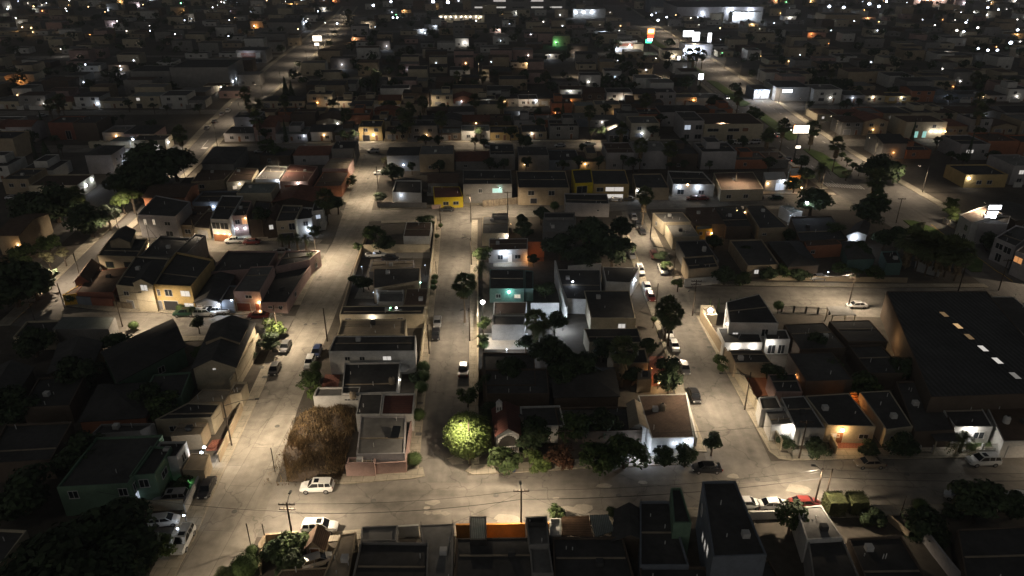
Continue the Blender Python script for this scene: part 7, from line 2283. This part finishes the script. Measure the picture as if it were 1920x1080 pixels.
for k, m in gl.items():
    if m.v:
        props(m.build('distant_lights', 'glow_' + k), dict(h='white', c='cool white', a='amber', o='orange', g='green')[k] + ' lamps scattered through the distant city', 'lamps', 'lights of the distant city', 'stuff')
for p, k in far_lights[:130]:
    point(p, ECOL[k], 500 + 1.2 * max(0, p.y - 400), None, .3)
# trees between the far rows, each its own
kinds = 0
PL = ['between the backyards', 'behind a dark roof', 'beside a pale wall']
zone = [('in the cross street block', 240, 248, -40, 100, 16), ('behind the cross street shops', 262, 274, -40, 100, 18), ('in upper cross street gardens', 288.5, 291, -105, 100, 14), ('past the upper cross street', 303, 330, -105, 100, 24), ('on the third cross street', 340, 343, -105, 100, 14),
        ('past the third cross street', 371, 405, -110, 100, 22), ('left of the left avenue', 250, 350, -220, -140, 22), ('across the right avenue', 240, 350, 142, 240, 26), ('farther across the right avenue', 365, 420, 145, 280, 10)]
for ph, y0, y1, x0, x1, n in zone:
    xs = sorted(R.uniform(x0, x1) for _ in range(n))
    for i, x in enumerate(xs):
        for _ in range(12):
            y = R.uniform(y0, y1) + .03 * x
            if free(x - .8, x + .8, y - .8, y + .8):
                break
            x = R.uniform(x0, x1)
        k = R.choice(['far', 'far', 'far', 'fan', 'far', 'cypress' if R.random() < .4 else 'far'])
        r = R.uniform(1.8, 3.6) if k == 'far' else (R.uniform(1.7, 2.4) if k == 'fan' else R.uniform(2, 3.2))
        h = R.uniform(3, 5.5) if k == 'far' else R.uniform(7, 11)
        tree(k, 0, 0, h, r, {'far': 'dark leafy tree', 'fan': 'slim fan palm', 'cypress': 'narrow dark cypress'}[k] + ', ' + ORD[i] + ' plant from the left ' + ph, 'plants between the farther houses', P=Vector((x, y, 0)))

# haze: one closed box of thin even air round everything
mb = MB()
mb.box(-2600, -60, -1, 2600, 2600, 76)
hz = mb.build('haze', 'tar')
props(hz, 'thin pale haze hanging over the whole city', 'haze', kind='stuff')
hm = bpy.data.materials.new('haze')
hm.use_nodes = True
hn = hm.node_tree
hn.nodes.remove(hn.nodes['Principled BSDF'])
pv = hn.nodes.new('ShaderNodeVolumePrincipled')
pv.inputs['Color'].default_value = (.8, .8, .8, 1)
pv.inputs['Density'].default_value = HAZE
pv.inputs['Anisotropy'].default_value = .2
hn.links.new(pv.outputs[0], hn.nodes['Material Output'].inputs['Volume'])
hz.data.materials.clear()
hz.data.materials.append(hm)
# ------------------------------------------------------------ night sky, moonless glow, camera
world = bpy.data.worlds.new('World')
S.world = world
world.use_nodes = True
nt = world.node_tree
bg = nt.nodes['Background']
sky = nt.nodes.new('ShaderNodeTexSky')
sky.sky_type = 'NISHITA'
sky.sun_disc = False
sky.sun_elevation = math.radians(8)
sky.sun_rotation = math.radians(200)
hs = nt.nodes.new('ShaderNodeHueSaturation')
hs.inputs['Saturation'].default_value = .25
nt.links.new(sky.outputs[0], hs.inputs['Color'])
nt.links.new(hs.outputs[0], bg.inputs['Color'])
bg.inputs['Strength'].default_value = SKY
sd = bpy.data.lights.new('fill_sun', 'SUN')  # weak sun lamp added as ambient fill from above, not a moon
sd.energy, sd.angle, sd.color = FILL, math.radians(10), (1, .93, .82)
so = bpy.data.objects.new('fill_sun', sd)
C.objects.link(so)
so.rotation_euler = (math.radians(35), math.radians(-20), 0)
cd = bpy.data.cameras.new('camera')
cd.sensor_width = 36
cd.lens = F / 1920 * 36
cd.clip_start, cd.clip_end = 1, 9000
co = bpy.data.objects.new('camera', cd)
C.objects.link(co)
co.location = (0, 0, H)
co.rotation_euler = (math.pi / 2 - TH, 0, 0)
S.camera = co
S.view_settings.view_transform = 'Standard'
S.view_settings.look = 'None'
S.view_settings.exposure = EXPO
S.view_settings.gamma = 1
S.cycles.use_denoising = True
S.cycles.max_bounces = 4
S.cycles.diffuse_bounces = 2
S.cycles.glossy_bounces = 2
S.cycles.sample_clamp_indirect = 3
S.cycles.sample_clamp_direct = 0
S.cycles.use_light_tree = True
S.cycles.caustics_reflective = False
S.cycles.caustics_refractive = False
print('HOUSES', len(HOUSES), 'FAR', COUNT[0], 'OBJECTS', len(bpy.data.objects), 'LIGHTS', len([o for o in bpy.data.objects if o.type == 'LIGHT']))
